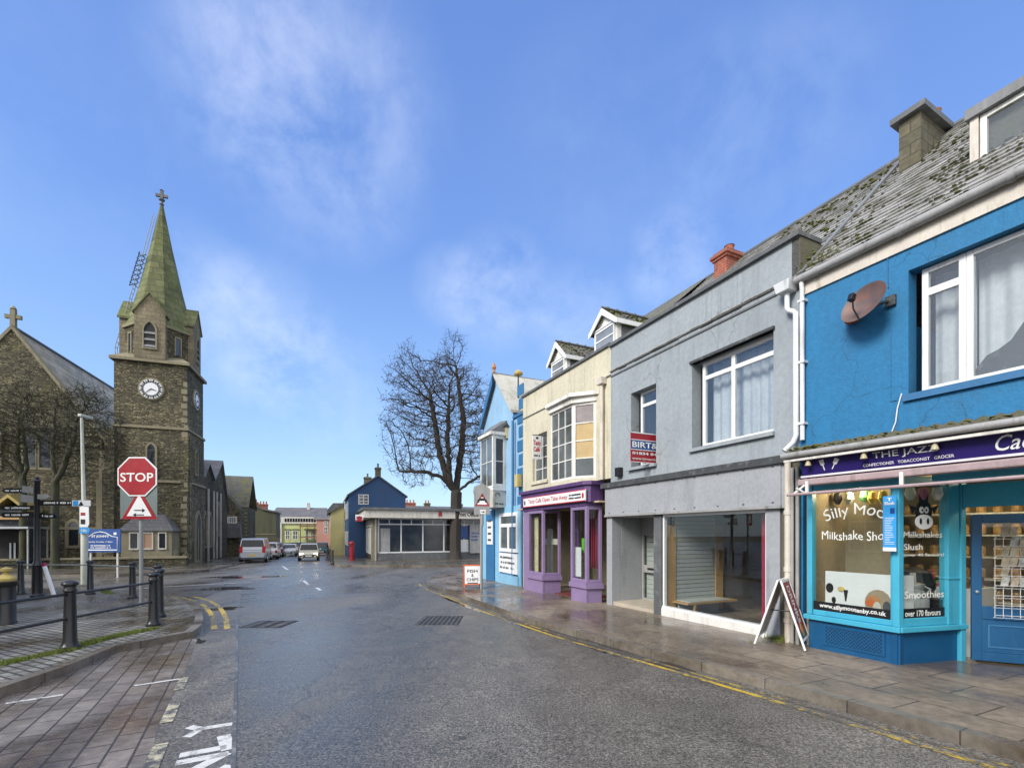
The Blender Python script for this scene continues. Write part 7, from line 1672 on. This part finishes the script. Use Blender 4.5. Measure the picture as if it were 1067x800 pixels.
# black bollards at the far right corner
def bollard(label,P,h=1.05,group='black bollards',simple=False):
    t=thing('bollard',label,'bollard',tuple(P),0,group)
    MB().lathe([(.13,-.05),(.13,.04),(.108,.06),(.10,.10),(.088,.13),(.072,h*.80),(.072,h*.83),(.088,h*.845),(.088,h*.865),(.076,h*.88),(.076,h*.92)],(0,0,0),20).build('shaft',MT['black'],t,smooth=True)
    MB().lathe([(.076,h*.92),(.104,h*.935),(.108,h*.955),(.096,h*.975),(.06,h*.99),(.02,h)],(0,0,0),20).build('cap',MT['black'],t,smooth=True)
    return t
for px,py,l in ((341,583.3,'far black bollard at the right corner, farthest of the three'),(343.5,585,'far black bollard at the right corner, middle of the three'),(346.5,587.3,'far black bollard at the right corner, nearest of the three')):
    bollard(l,G(px,py,.12),1.0)
# rails between the far bollards
# ================================================================= ISLAND FURNITURE
bl=[('near black bollard standing on the grassy edge of the paved island',73,675.5),('black bollard at the kerb corner, front one of the close pair',160,651.5),('black bollard at the kerb corner, rear one of the close pair',166,642.5),('black bollard just behind the stop sign post',164.5,631),('black bollard left of the stop sign post',138,623),('black bollard below the blue church board',94,618.8),('black bollard between the litter bin and the fingerpost',21.6,618.8)]
BP=[]
for l,px,py in bl:
    P=G(px,py,.12); BP.append(P); bollard(l,P,1.07)
A_,B2,C2,D2,E2,F2,G2=BP
ext=(A_-B2); A0_=A_+ext*1.0
def rail(label,P,Q,hs,name='rail',group='rails between the bollards',m_=None):
    P=Vector(P);Q=Vector(Q); t=thing(name,label,'rail',tuple(P),0,group)
    for h_ in hs: MB().tube([Vector((0,0,h_)),(Q-P)+Vector((0,0,h_))],.022,8).build('bar',m_ or MT['black'],t,smooth=True)
    return t
rail('black double rail between the near bollard and the kerb corner bollard',A_,B2,(.86,.48)); rail('black double rail running off the left edge from the near bollard',A0_,A_,(.86,.48))
rail('grey single rail from the board bollard to the bollard by the stop sign',F2,E2,(.92,),m_=MT['grey_post']); rail('grey single rail from the litter bin side to the board bollard',G2,F2,(.92,),m_=MT['grey_post']); rail('black single rail leaving the left edge behind the litter bin',G2-Vector((4,.0,0)),G2,(.92,)); rail('short black rail behind the stop sign post',E2,D2,(.92,))
# stop sign
ps=G(145.5,631.5,.12); mp_=ps.y/FPX
ST=thing('stop_sign','red octagonal stop sign above a two way traffic triangle on a grey post','road sign',tuple(ps),0)
zq=lambda py: CAMH+(HY-py)*ps.y/FPX-ps.z
MB().tube([(0,.05,0),(0,.05,zq(482))],.045,12).build('post',MT['grey_post'],ST,smooth=True)
zc=zq(496.5); xc=(143.8-145.5)*mp_
def octo(r): return [(xc+r*math.cos(PI/8+k*PI/4),zc+r*math.sin(PI/8+k*PI/4)) for k in range(8)]
ro=20.8*mp_/math.cos(PI/8)*.98
so_=MB().plate(octo(ro),-.03,-.012).build('stop_plate',MT['sign_white'],ST)
MB().plate(octo(ro*.93),-.036,-.031).build('stop_field',MT['red_sign'],so_)
text(so_,'STOP',34.5*mp_,9.3*mp_,(xc-17.3*mp_,-.040,zc-5.4*mp_),MT['letter_white'],bold=.012)
bk=MB().box((125.5-145.5)*mp_,(164-145.5)*mp_,-.008,.0,zq(540.5),zq(503)).build('backing',mat('grey_backing_board',(.13,.17,.17),.5,.1,2,.02),ST)
tx,tz,S_=(145.8-145.5)*mp_,zq(540.8),37*mp_
tr_=MB().plate(tri(tx,tz,S_),-.02,-.009).build('triangle',MT['red_sign'],ST)
MB().plate(tri(tx,tz,S_,.70),-.026,-.021).build('white_field',MT['sign_white'],tr_)
for s,zo,xo in ((1,9.2,.6),(-1,4.6,-.8)):
    z=tz+zo*mp_; x=tx+xo*mp_; w_=.5*mp_; l=5.8*mp_
    MB().plate([(x-s*l,z-w_),(x+s*l*.45,z-w_),(x+s*l*.45,z-2*mp_),(x+s*l,z),(x+s*l*.45,z+2*mp_),(x+s*l*.45,z+w_),(x-s*l,z+w_)],-.030,-.0265).build('arrow',MT['sign_black'],tr_)
# lamp column with signs
pl_=G(88,607,.12); ml=pl_.y/FPX; zl_=lambda py: CAMH+(HY-py)*pl_.y/FPX-pl_.z
LC=thing('lamp_column','tall pale lamp column with parking and route signs beside the blue church board','lamp column',tuple(pl_),0)
MB().tube([(0,0,-.05),(0,0,2.2),(0,0,2.25),((-3)*ml,0,zl_(434))],[.115,.115,.075,.045],12).build('column',MT['pale_post'],LC,smooth=True)
MB().box(-3*ml-.08,-3*ml+.08,-.1,.45,zl_(434)-.02,zl_(434)+.10).build('lamp_head',MT['pale_post'],LC,bevel=.03)
q1_=MB().plate([(-.05,zl_(549)),(7*ml,zl_(549)),(8.5*ml,zl_(546)),(8*ml,zl_(528)),(-.05,zl_(528))],-.16,-.14).build('parking_plate',MT['sign_white'],LC)
MB().box(0,4.6*ml,-.168,-.161,zl_(546),zl_(541)).build('dark_square',MT['sign_black'],q1_)
MB().box(0,4.6*ml,-.168,-.161,zl_(537),zl_(534)).build('red_mark',MT['red_sign'],q1_)
q2_=MB().plate([(-.05,zl_(555.5)),(6*ml,zl_(555.5)),(8.5*ml,zl_(554)),(9.3*ml,zl_(552)),(8.5*ml,zl_(549.8)),(6*ml,zl_(549.2)),(-.05,zl_(549.2))],-.16,-.14).build('route_plate',MT['bright_blue'],LC)
text(q2_,'P 200m',5.5*ml,2.6*ml,(.6*ml,-.165,zl_(553.8)),MT['letter_white'],bold=.02)
# fingerpost
pf_=G(38.8,621.5,.12); mf_=pf_.y/FPX; zf_=lambda py: CAMH+(HY-py)*pf_.y/FPX-pf_.z
FP=thing('fingerpost','black cast fingerpost with sign arms pointing both ways above the island','fingerpost',tuple(pf_),0)
MB().lathe([(.17,0),(.17,.06),(.13,.1),(.12,.9),(.14,.95),(.10,1.0),(.075,1.1),(.068,zf_(502)),(.09,zf_(501)),(.06,zf_(499.5)),(.03,zf_(499)),(.06,zf_(498)),(.02,zf_(496))],(0,0,0),16).build('post',MT['black'],FP,smooth=True)
def finger(px0,px1,py0,py1,m=MT['sign_black'],dy=0,dep=0.0,txt=None,tip=True):
    x0,x1=(px0-38.8)*mf_,(px1-38.8)*mf_; z0,z1=zf_(max(py0,py1)),zf_(min(py0,py1)); zm=(z0+z1)/2; s=1 if abs(x1)>abs(x0) else -1
    if s==1: pts=[(x0,z0),(x1-.08,z0),(x1,zm),(x1-.08,z1),(x0,z1)]
    else: pts=[(x1,z0),(x1,z1),(x0+.08,z1),(x0,zm),(x0+.08,z0)]
    o=MB().plate(pts,-.02+dep,.02+dep).build('finger',m,FP)
    if txt: scribble(o,abs(x1-x0)*.72,(z1-z0)*.7,(min(x0,x1)+abs(x1-x0)*.14,-.022+dep,z0+(z1-z0)*.15),MT['letter_white'],seed=len(txt))
finger(2.5,27,508.5,513.5,txt='Library'); finger(1,37,526.5,531.5,txt='Town Centre'); finger(1,37,533.5,539,txt='Harbour'); finger(41,80,521,526.5,txt='Museum'); finger(41,59,535,540,txt='Beach',dep=.03)
p5=finger(41,53,515,520,m=MT['grey_post'],dep=-.04)
MB().plate([((25-38.8)*mf_,zf_(513)),((37-38.8)*mf_,zf_(514)),((37-38.8)*mf_,zf_(508)),((25-38.8)*mf_,zf_(506))],-.06,-.03).plate([((24-38.8)*mf_,zf_(523)),((37-38.8)*mf_,zf_(524)),((37-38.8)*mf_,zf_(517)),((24-38.8)*mf_,zf_(515))],-.061,-.03).build('finger',MT['grey_post'],FP)
tp=MB().box((76-38.8)*mf_,(95-38.8)*mf_,-.03,-.01,zf_(527.2),zf_(521.2)).build('parking_panel',MT['sign_white'],FP)
MB().box((77-38.8)*mf_,(82.5-38.8)*mf_,-.036,-.031,zf_(526.8),zf_(521.6)).build('blue_square',MT['bright_blue'],tp)
MB().plate(tri((85.5-38.8)*mf_,zf_(526.6),5.2*mf_),-.036,-.031).build('symbol',MT['sign_black'],tp)
# blue church notice board
pn=G(118,599,.12); mn=pn.y/FPX; zn=lambda py: CAMH+(HY-py)*pn.y/FPX-pn.z; xn=lambda px:(px-118)*mn
NB=thing('church_notice_board','blue notice board with white border and lettering before the church','notice board',tuple(pn),0)
MB().box(xn(93),xn(94.5),.02,.08,-.2,zn(556)).box(xn(121),xn(122.5),.02,.08,-.2,zn(556)).build('legs',MT['off_white'],NB)
nb_=MB().box(xn(88.5),xn(126),-.03,.02,zn(575),zn(551)).build('panel',MT['sign_blue'],NB)
br=MB(); pth=[(90,572.8),(123,572.8),(123,559.5),(117,558.5),(111,555),(105,553.8),(99,555),(94,558.5),(90,559.5),(90,572.8)]
br.tube([(xn(a),-.035,zn(b)) for a,b in pth],.022,5); br.build('border',MT['sign_white'],nb_)
text(nb_,"ST JOHN'S",xn(114)-xn(96),2.9*mn,(xn(96),-.04,zn(560.2)),MT['letter_white'],bold=.03)
text(nb_,'Sunday Worship 11.00am',xn(118)-xn(93),1.6*mn,(xn(93),-.04,zn(565.2)),MT['letter_white'],bold=.02)
scribble(nb_,xn(116)-xn(95),4.4*mn,(xn(95),-.034,zn(571.5)),MT['letter_white'],rows=2)
MB().box(xn(119),xn(122),-.036,-.031,zn(557),zn(554.5)).build('white_square',MT['sign_white'],nb_)
# litter bin
pbn=G(6.5,650,.12)
LB=thing('litter_bin','black cast litter bin with a worn gold crown at the left edge','litter bin',tuple(pbn),0)
mB=pbn.y/FPX; hB_=CAMH+(HY-606)*pbn.y/FPX-pbn.z
MB().lathe([(.16,-.02),(.16,.04),(.145,.06),(.145,hB_-.10),(.18,hB_-.06),(.185,hB_),(.15,hB_+.02)],(0,0,0),24).build('body',MT['black'],LB,smooth=True)
MB().lathe([(.15,hB_+.02),(.155,hB_+.07),(.11,hB_+.13),(.05,hB_+.16),(.05,hB_+.2),(.09,hB_+.22),(.09,hB_+.27),(.02,hB_+.3)],(0,0,0),16).build('crown',MT['gold'],LB,smooth=True)
# white leaning barrier plank
pk=G(57,622,.12); pk2=pk.copy()
WB=thing('white_plank','white painted plank leaning against the foot of the fingerpost','plank',tuple(pk),0)
zt_p=CAMH+(HY-590)*pk.y/FPX-pk.z
MB().tube([(0,0,0),((43-57)*pk.y/FPX,.1,zt_p)],.05,4).build('plank',MT['sign_white'],WB); MB().tube([((43-57)*pk.y/FPX,.1,zt_p),((42-57)*pk.y/FPX,.1,zt_p+.09)],.055,4).build('pink_end',MT['crimson'],WB)
# grass along the island edge
def grass(name,pts,wd,n,seed,h=.05):
    rnd=random.Random(seed); mb=MB(); seg=[(a,b) for a,b in zip(pts,pts[1:])]; tot=[(b-a).length for a,b in seg]
    cl=[rnd.uniform(0,sum(tot)) for _ in range(max(4,int(n/260)))]
    for i in range(n):
        r=(rnd.choice(cl)+rnd.gauss(0,.13))
        if r<0 or r>sum(tot): continue
        k=0
        while k<len(tot)-1 and r>tot[k]: r-=tot[k]; k+=1
        a,b=seg[k]; p=a.lerp(b,min(1,r/tot[k])); d=(b-a).normalized(); nn=Vector((-d.y,d.x)); p=p+nn*(rnd.gauss(0,wd*.8)+wd*math.sin(r*3.1+k*2))
        z=gz(p.y)+.116; an=rnd.uniform(0,PI); hh=h*rnd.uniform(.4,1.3); w_=.006; dx,dy=math.cos(an)*w_,math.sin(an)*w_; lx,ly=rnd.gauss(0,.02),rnd.gauss(0,.02)
        mb.add([(p.x-dx,p.y-dy,z),(p.x+dx,p.y+dy,z),(p.x+lx,p.y+ly,z+hh)],[(0,1,2)])
    o=mb.build(name,MT['grass']); o['kind']='stuff'; return o
grass('grass',gp([(-60,708),(0,693),(40,683),(75,675),(120,664),(160,654)],.12),.07,9000,3,.05)
grass('grass',gp([(100,614.5),(140,622),(165,620)],.12),.09,900,4,.05)
grass('weeds',[ (J.O+J.x*t_+J.y*(-.10)) for t_ in (-.6,-.1)],.03,500,5,.09) 

# shelter at the left edge
psh=G(-30,597,.12)
SHf=Frame(Vector((-34.2,29.6)) if False else Vector(((-60-CX)/FPX*27,27)),R(12),gz(27)+.12)
sh=thing('bus_shelter','grey framed open shelter with dark interior at the left edge before the church','shelter',SHf.loc,SHf.a)
s0_,s1_=SHf.u(-60),SHf.u(30.5); zr_=SHf.z(25,548.5)
MB().box(s0_,s1_,-.1,1.6,zr_-.12,zr_).build('roof',MT['grey_metal'],sh)
for u_ in (s0_+.05,SHf.u(-10),s1_-.07):
    for y_ in (.0,1.5): MB().box(u_-.035,u_+.035,y_-.035,y_+.035,-.1,zr_-.12).build('post',MT['gutter_grey'],sh)
MB().box(s0_,s1_-.1,1.45,1.49,.2,zr_-.15).build('back_panel',MT['room_dark'],sh); MB().box(s1_-.06,s1_-.04,.05,1.4,.3,zr_-.2).build('end_panel',MT['dark_glass'],sh)
MB().box(s0_+.3,s1_-.4,.9,1.3,.42,.48).build('bench',MT['dark_grey'],sh)
MB().box(SHf.u(10,1.4),SHf.u(12,1.4),1.38,1.43,.3,1.5).box(SHf.u(14.5,1.4),SHf.u(16.5,1.4),1.38,1.43,.3,1.5).build('timetable',MT['grey_metal'],sh)
# timber gabled porch behind it
pof=Frame(Vector(((8-CX)/FPX*29.5,29.5)),TA)
pp=thing('lychgate','ochre painted gabled porch rising behind the shelter at the far left','porch',pof.loc,TA)
zap=pof.z(8,514.5); zep=pof.z(27,529)
hwp=pof.u(27)
MB().box(-hwp+.2,hwp-.2,.2,2.5,-.3,zep-.1).build('body',MT['dark_grey'],pp)
mb=MB()
for s in (-1,1): mb.add([(0,0,zap),(s*hwp,0,zep),(s*hwp,2.7,zep),(0,2.7,zap),(0,0,zap-.22),(s*hwp,0,zep-.22),(s*hwp,2.7,zep-.2),(0,2.7,zap-.2)],[(0,1,2,3),(7,6,5,4),(0,4,5,1),(1,5,6,2)])
mb.build('roof',MT['gold'],pp); MB().box(-hwp,hwp,-.05,.19,zep-.75,zep-.55).build('beam',MT['wood'],pp)

# ================================================================= TREES
def colonize(base,trunk_pts,env,n,step,infl,kill,seed,iters=140,bias=(0,0,.12)):
    "space colonisation: limbs grow towards scattered points inside the crown volume"
    rng_=np.random.default_rng(seed)
    pts=[]; lobes=[]
    while len(lobes)<env.get('lobes',0):
        q=rng_.uniform(-1,1,3); q=q/np.linalg.norm(q)*rng_.uniform(.35,.92)
        if env['shape'](q): lobes.append(np.append(q,rng_.uniform(.20,.36)))
    while len(pts)<n:
        q=rng_.uniform(-1,1,3)
        if env['shape'](q) and (not lobes or min(np.sum(((q-l[:3])/l[3])**2) for l in lobes)<1): pts.append(np.array(env['c'])+q*np.array(env['r']))
    pts=np.array(pts)
    nodes=[np.array(p,float) for p in trunk_pts]; par=[-1]+list(range(len(trunk_pts)-1)); root=len(nodes)-1
    for (start,limb) in env.get('limbs',()):
        prev=root if start is None else start; cur=nodes[prev]
        for p in limb:
            p=np.array(p,float); L_=np.linalg.norm(p-cur); k=max(1,int(L_/step))
            for q in range(1,k+1):
                nodes.append(cur+(p-cur)*q/k+(rng_.normal(0,step*.12,3) if q<k else 0)); par.append(prev); prev=len(nodes)-1
            cur=nodes[prev]
    active=np.ones(len(pts),bool); near=np.full(len(pts),1e9); nid=np.zeros(len(pts),int)
    def upd(i):
        d=np.linalg.norm(pts-nodes[i],axis=1); m=d<near; near[m]=d[m]; nid[m]=i
    for i in range(len(nodes)): upd(i)
    for it in range(iters):
        sel=active&(near<infl)
        if not sel.any(): 
            if not active.any(): break
            infl*=1.3; continue
        newn=[]
        for i in np.unique(nid[sel]):
            m=sel&(nid==i); v=pts[m]-nodes[i]; v=v/np.linalg.norm(v,axis=1)[:,None]; d=v.sum(0)/len(v)+np.array(bias)+rng_.normal(0,.13,3); L_=np.linalg.norm(d)
            if L_<1e-3: continue
            newn.append((i,nodes[i]+d/L_*step))
        k0=len(nodes)
        for i,p in newn: nodes.append(p); par.append(int(i))
        for i in range(k0,len(nodes)): upd(i)
        active&=near>kill
        if not active.any(): break
    return nodes,par
def tree(name,label,base,trunk_pts,env,n,step,infl,kill,seed,r0,m,tipr=.012,expo=2.3,twigs=2,twl=.5,leaves=0,sq=.05,group=None,thick=.06):
    t=thing(name,label,'tree',tuple(base),0,group)
    nodes,par=colonize(base,trunk_pts,env,n,step,infl,kill,seed)
    N_=len(nodes); ch=[[] for _ in range(N_)]
    for i,p in enumerate(par):
        if p>=0: ch[p].append(i)
    acc=np.zeros(N_)
    for i in range(N_-1,-1,-1):
        acc[i]=tipr**expo if not ch[i] else sum(acc[c] for c in ch[i])
    rad=acc**(1/expo); rad=rad*(1+0); s=r0/rad[0]; rad=np.where(rad>tipr*1.5,tipr+(rad-tipr)*((r0-tipr)/(rad[0]-tipr)),rad)
    big=MB(); small=MB(); rnd=random.Random(seed)
    # chains
    tips=[]
    stack=[(0,None)]
    while stack:
        i,pr=stack.pop(); path=[i] if pr is None else [pr,i]
        j=i
        while ch[j]:
            cs=sorted(ch[j],key=lambda c:-rad[c]); 
            for c in cs[1:]: stack.append((c,j))
            j=cs[0]; path.append(j)
        tips+= [k for k in path[len(path)//2:]]
        rs=[rad[k] for k in path]
        if pr is not None: rs[0]=min(rs[0],rs[1]*1.25)
        if pr is None: rs[0]*=1.35
        ps=[nodes[k] for k in path]
        big_part=[k for k in range(len(path)) if rs[k]>=thick]
        if len(big_part)>=2:
            nb_=big_part[-1]+1; big.tube(ps[:nb_],rs[:nb_],9)
            if nb_<len(path): small.tube(ps[nb_-1:],rs[nb_-1:],5)
        elif len(path)>1: small.tube(ps,rs,4)
    lf=MB()
    for k in tips:
        if rad[k]>.05: continue
        for _ in range(twigs):
            if rnd.random()<.35: continue
            p=Vector(nodes[k]); d=Vector((rnd.gauss(0,1),rnd.gauss(0,1),rnd.gauss(.35,.8))).normalized(); l=twl*rnd.uniform(.4,1.2)
            q=p+d*l*.5+Vector((0,0,rnd.uniform(-.02,.06))); e=q+(d+Vector((0,0,rnd.uniform(0,.5)))).normalized()*l*.5
            small.tube([p,q,e],[tipr*.8,tipr*.6,tipr*.35],3,cap=False)
            if leaves and rnd.random()<leaves:
                for _ in range(rnd.randint(1,3)):
                    c_2=e+Vector((rnd.gauss(0,.05),rnd.gauss(0,.05),rnd.gauss(0,.05))); a=Vector((rnd.gauss(0,1),rnd.gauss(0,1),rnd.gauss(0,1))).normalized()*sq; b=a.orthogonal().normalized()*sq*.8
                    lf.add([c_2-a,c_2-b,c_2+a,c_2+b],[(0,1,2,3)])
    big.build('trunk',m,t,smooth=True); cr=small.build('crown',m,t)
    if leaves: o=lf.build('leaves',MT['leaf'],cr); o['kind']='stuff'
    return t
tb=G(474.5,582.5,.12); mt_=tb.y/FPX; ztr=lambda py:(HY-py)*mt_+CAMH-tb.z; xtr=lambda px:(px-474.5)*mt_
ctr=ztr(431)
tree('large_bare_tree','large bare tree with three upright limbs in front of the low shop',tb,
     [(0,0,-.2),(0,0,.25),(-.02,0,1),(-.02,0,2),(0,0,3),(.05,0,4),(.05,0,5),(.08,0,5.9)],
     dict(c=(xtr(463),0,ctr+.2),r=(xtr(534)-xtr(466),5.4,ztr(343)-ctr),shape=lambda q:(abs(q[0])**2+abs(q[1])**2+abs(q[2])**(2.0 if q[2]>0 else 4)<1) and not (q[2]<-.6 and q[0]**2+q[1]**2<.10),lobes=58,limbs=[(None,[(xtr(465.5),.3,ztr(501)),(xtr(457),.6,ztr(470)),(xtr(450),.8,ztr(429)),(xtr(446),.8,ztr(406))]),(None,[(xtr(469.5),-.5,ztr(500)),(xtr(467.5),-.9,ztr(456)),(xtr(470),-1.2,ztr(424))]),(None,[(xtr(476),.2,ztr(500)),(xtr(481),.2,ztr(465)),(xtr(483),.1,ztr(436)),(xtr(479),0,ztr(410)),(xtr(474.5),-.2,ztr(378))]),(None,[(xtr(460),-.4,ztr(497)),(xtr(445),-.9,ztr(493)),(xtr(420),-1.3,ztr(493))]),(None,[(xtr(490),-.8,ztr(503)),(xtr(505),-1.5,ztr(496))])]),
     4300,.28,2.4,.31,11,.50,MT['bark'],tipr=.014,expo=2.15,twigs=4,twl=.68,leaves=.08,sq=.055,thick=.08)
t1_=Vector(((57-CX)/FPX*27.5,27.5,gz(27.5)+.12)); m1=27.5/FPX
x1_=lambda px:(px-57)*m1; z1_=lambda py:(HY-py)*m1+CAMH-t1_.z
tree('bare_mossy_tree','bare tree with mossy forked trunk between the church and the lamp column',t1_,
     [(0,0,-.2),(0,0,1),(0,0,2),(0,0,3),(.02,0,z1_(512)),(.02,0,z1_(505))],
     dict(c=(x1_(76),0,z1_(446)),r=(50*m1,2.2,58*m1),shape=lambda q:q[0]**2+q[1]**2+q[2]**2<1,lobes=34,limbs=[(None,[(x1_(53),.1,z1_(480)),(x1_(53),.2,z1_(440)),(x1_(56),.2,z1_(410))]),(None,[(x1_(69),-.2,z1_(488)),(x1_(81),-.3,z1_(462)),(x1_(84),-.3,z1_(440)),(x1_(96),-.4,z1_(425))])]),
     1700,.2,1.8,.24,5,.19,MT['bark_green'],tipr=.015,expo=2.0,twigs=4,twl=.6,thick=.05)
t2_=Vector(((24-CX)/FPX*28,28,gz(28)+.12)); m2=28/FPX
x2_=lambda px:(px-24)*m2; z2_=lambda py:(HY-py)*m2+CAMH-t2_.z
tree('bare_mossy_tree','bare tree with upright limbs in front of the church gable at the far left',t2_,
     [(0,0,-.2),(0,0,1),(0,0,2),(0,0,3),(.0,0,z2_(512)),(-.02,0,z2_(500))],
     dict(c=(x2_(6),0,z2_(440)),r=(48*m2,2.3,58*m2),shape=lambda q:q[0]**2+q[1]**2+q[2]**2<1,lobes=32,limbs=[(None,[(x2_(16),.1,z2_(470)),(x2_(17),.2,z2_(430))]),(None,[(x2_(32),-.2,z2_(488)),(x2_(28),-.3,z2_(440)),(x2_(38),-.3,z2_(415))]),(None,[(x2_(0),-.2,z2_(470))])]),
     1700,.2,1.8,.24,8,.18,MT['bark_green'],tipr=.015,expo=2.0,twigs=4,twl=.6,thick=.05)
# building across the road, outside the frame, seen only as a reflection in the shop windows
OP=thing('terrace_across_the_road','plain rendered terrace across the road','terrace',(-17,12,gz(5)+.12),R(90)+R(8))
MB().box(-26,0,0,7,-.4,6.2).build('wall',MT['stone_dress'],OP); pitched(OP,-26,0,0,7,6.2,9,MT['slate'],'x',.2)
for k in range(8):
    for (a,b) in ((.8,2.4),(3.8,5.2)): simple_window(OP,MI,-25+k*3.1,-23.6+k*3.1,a,b)
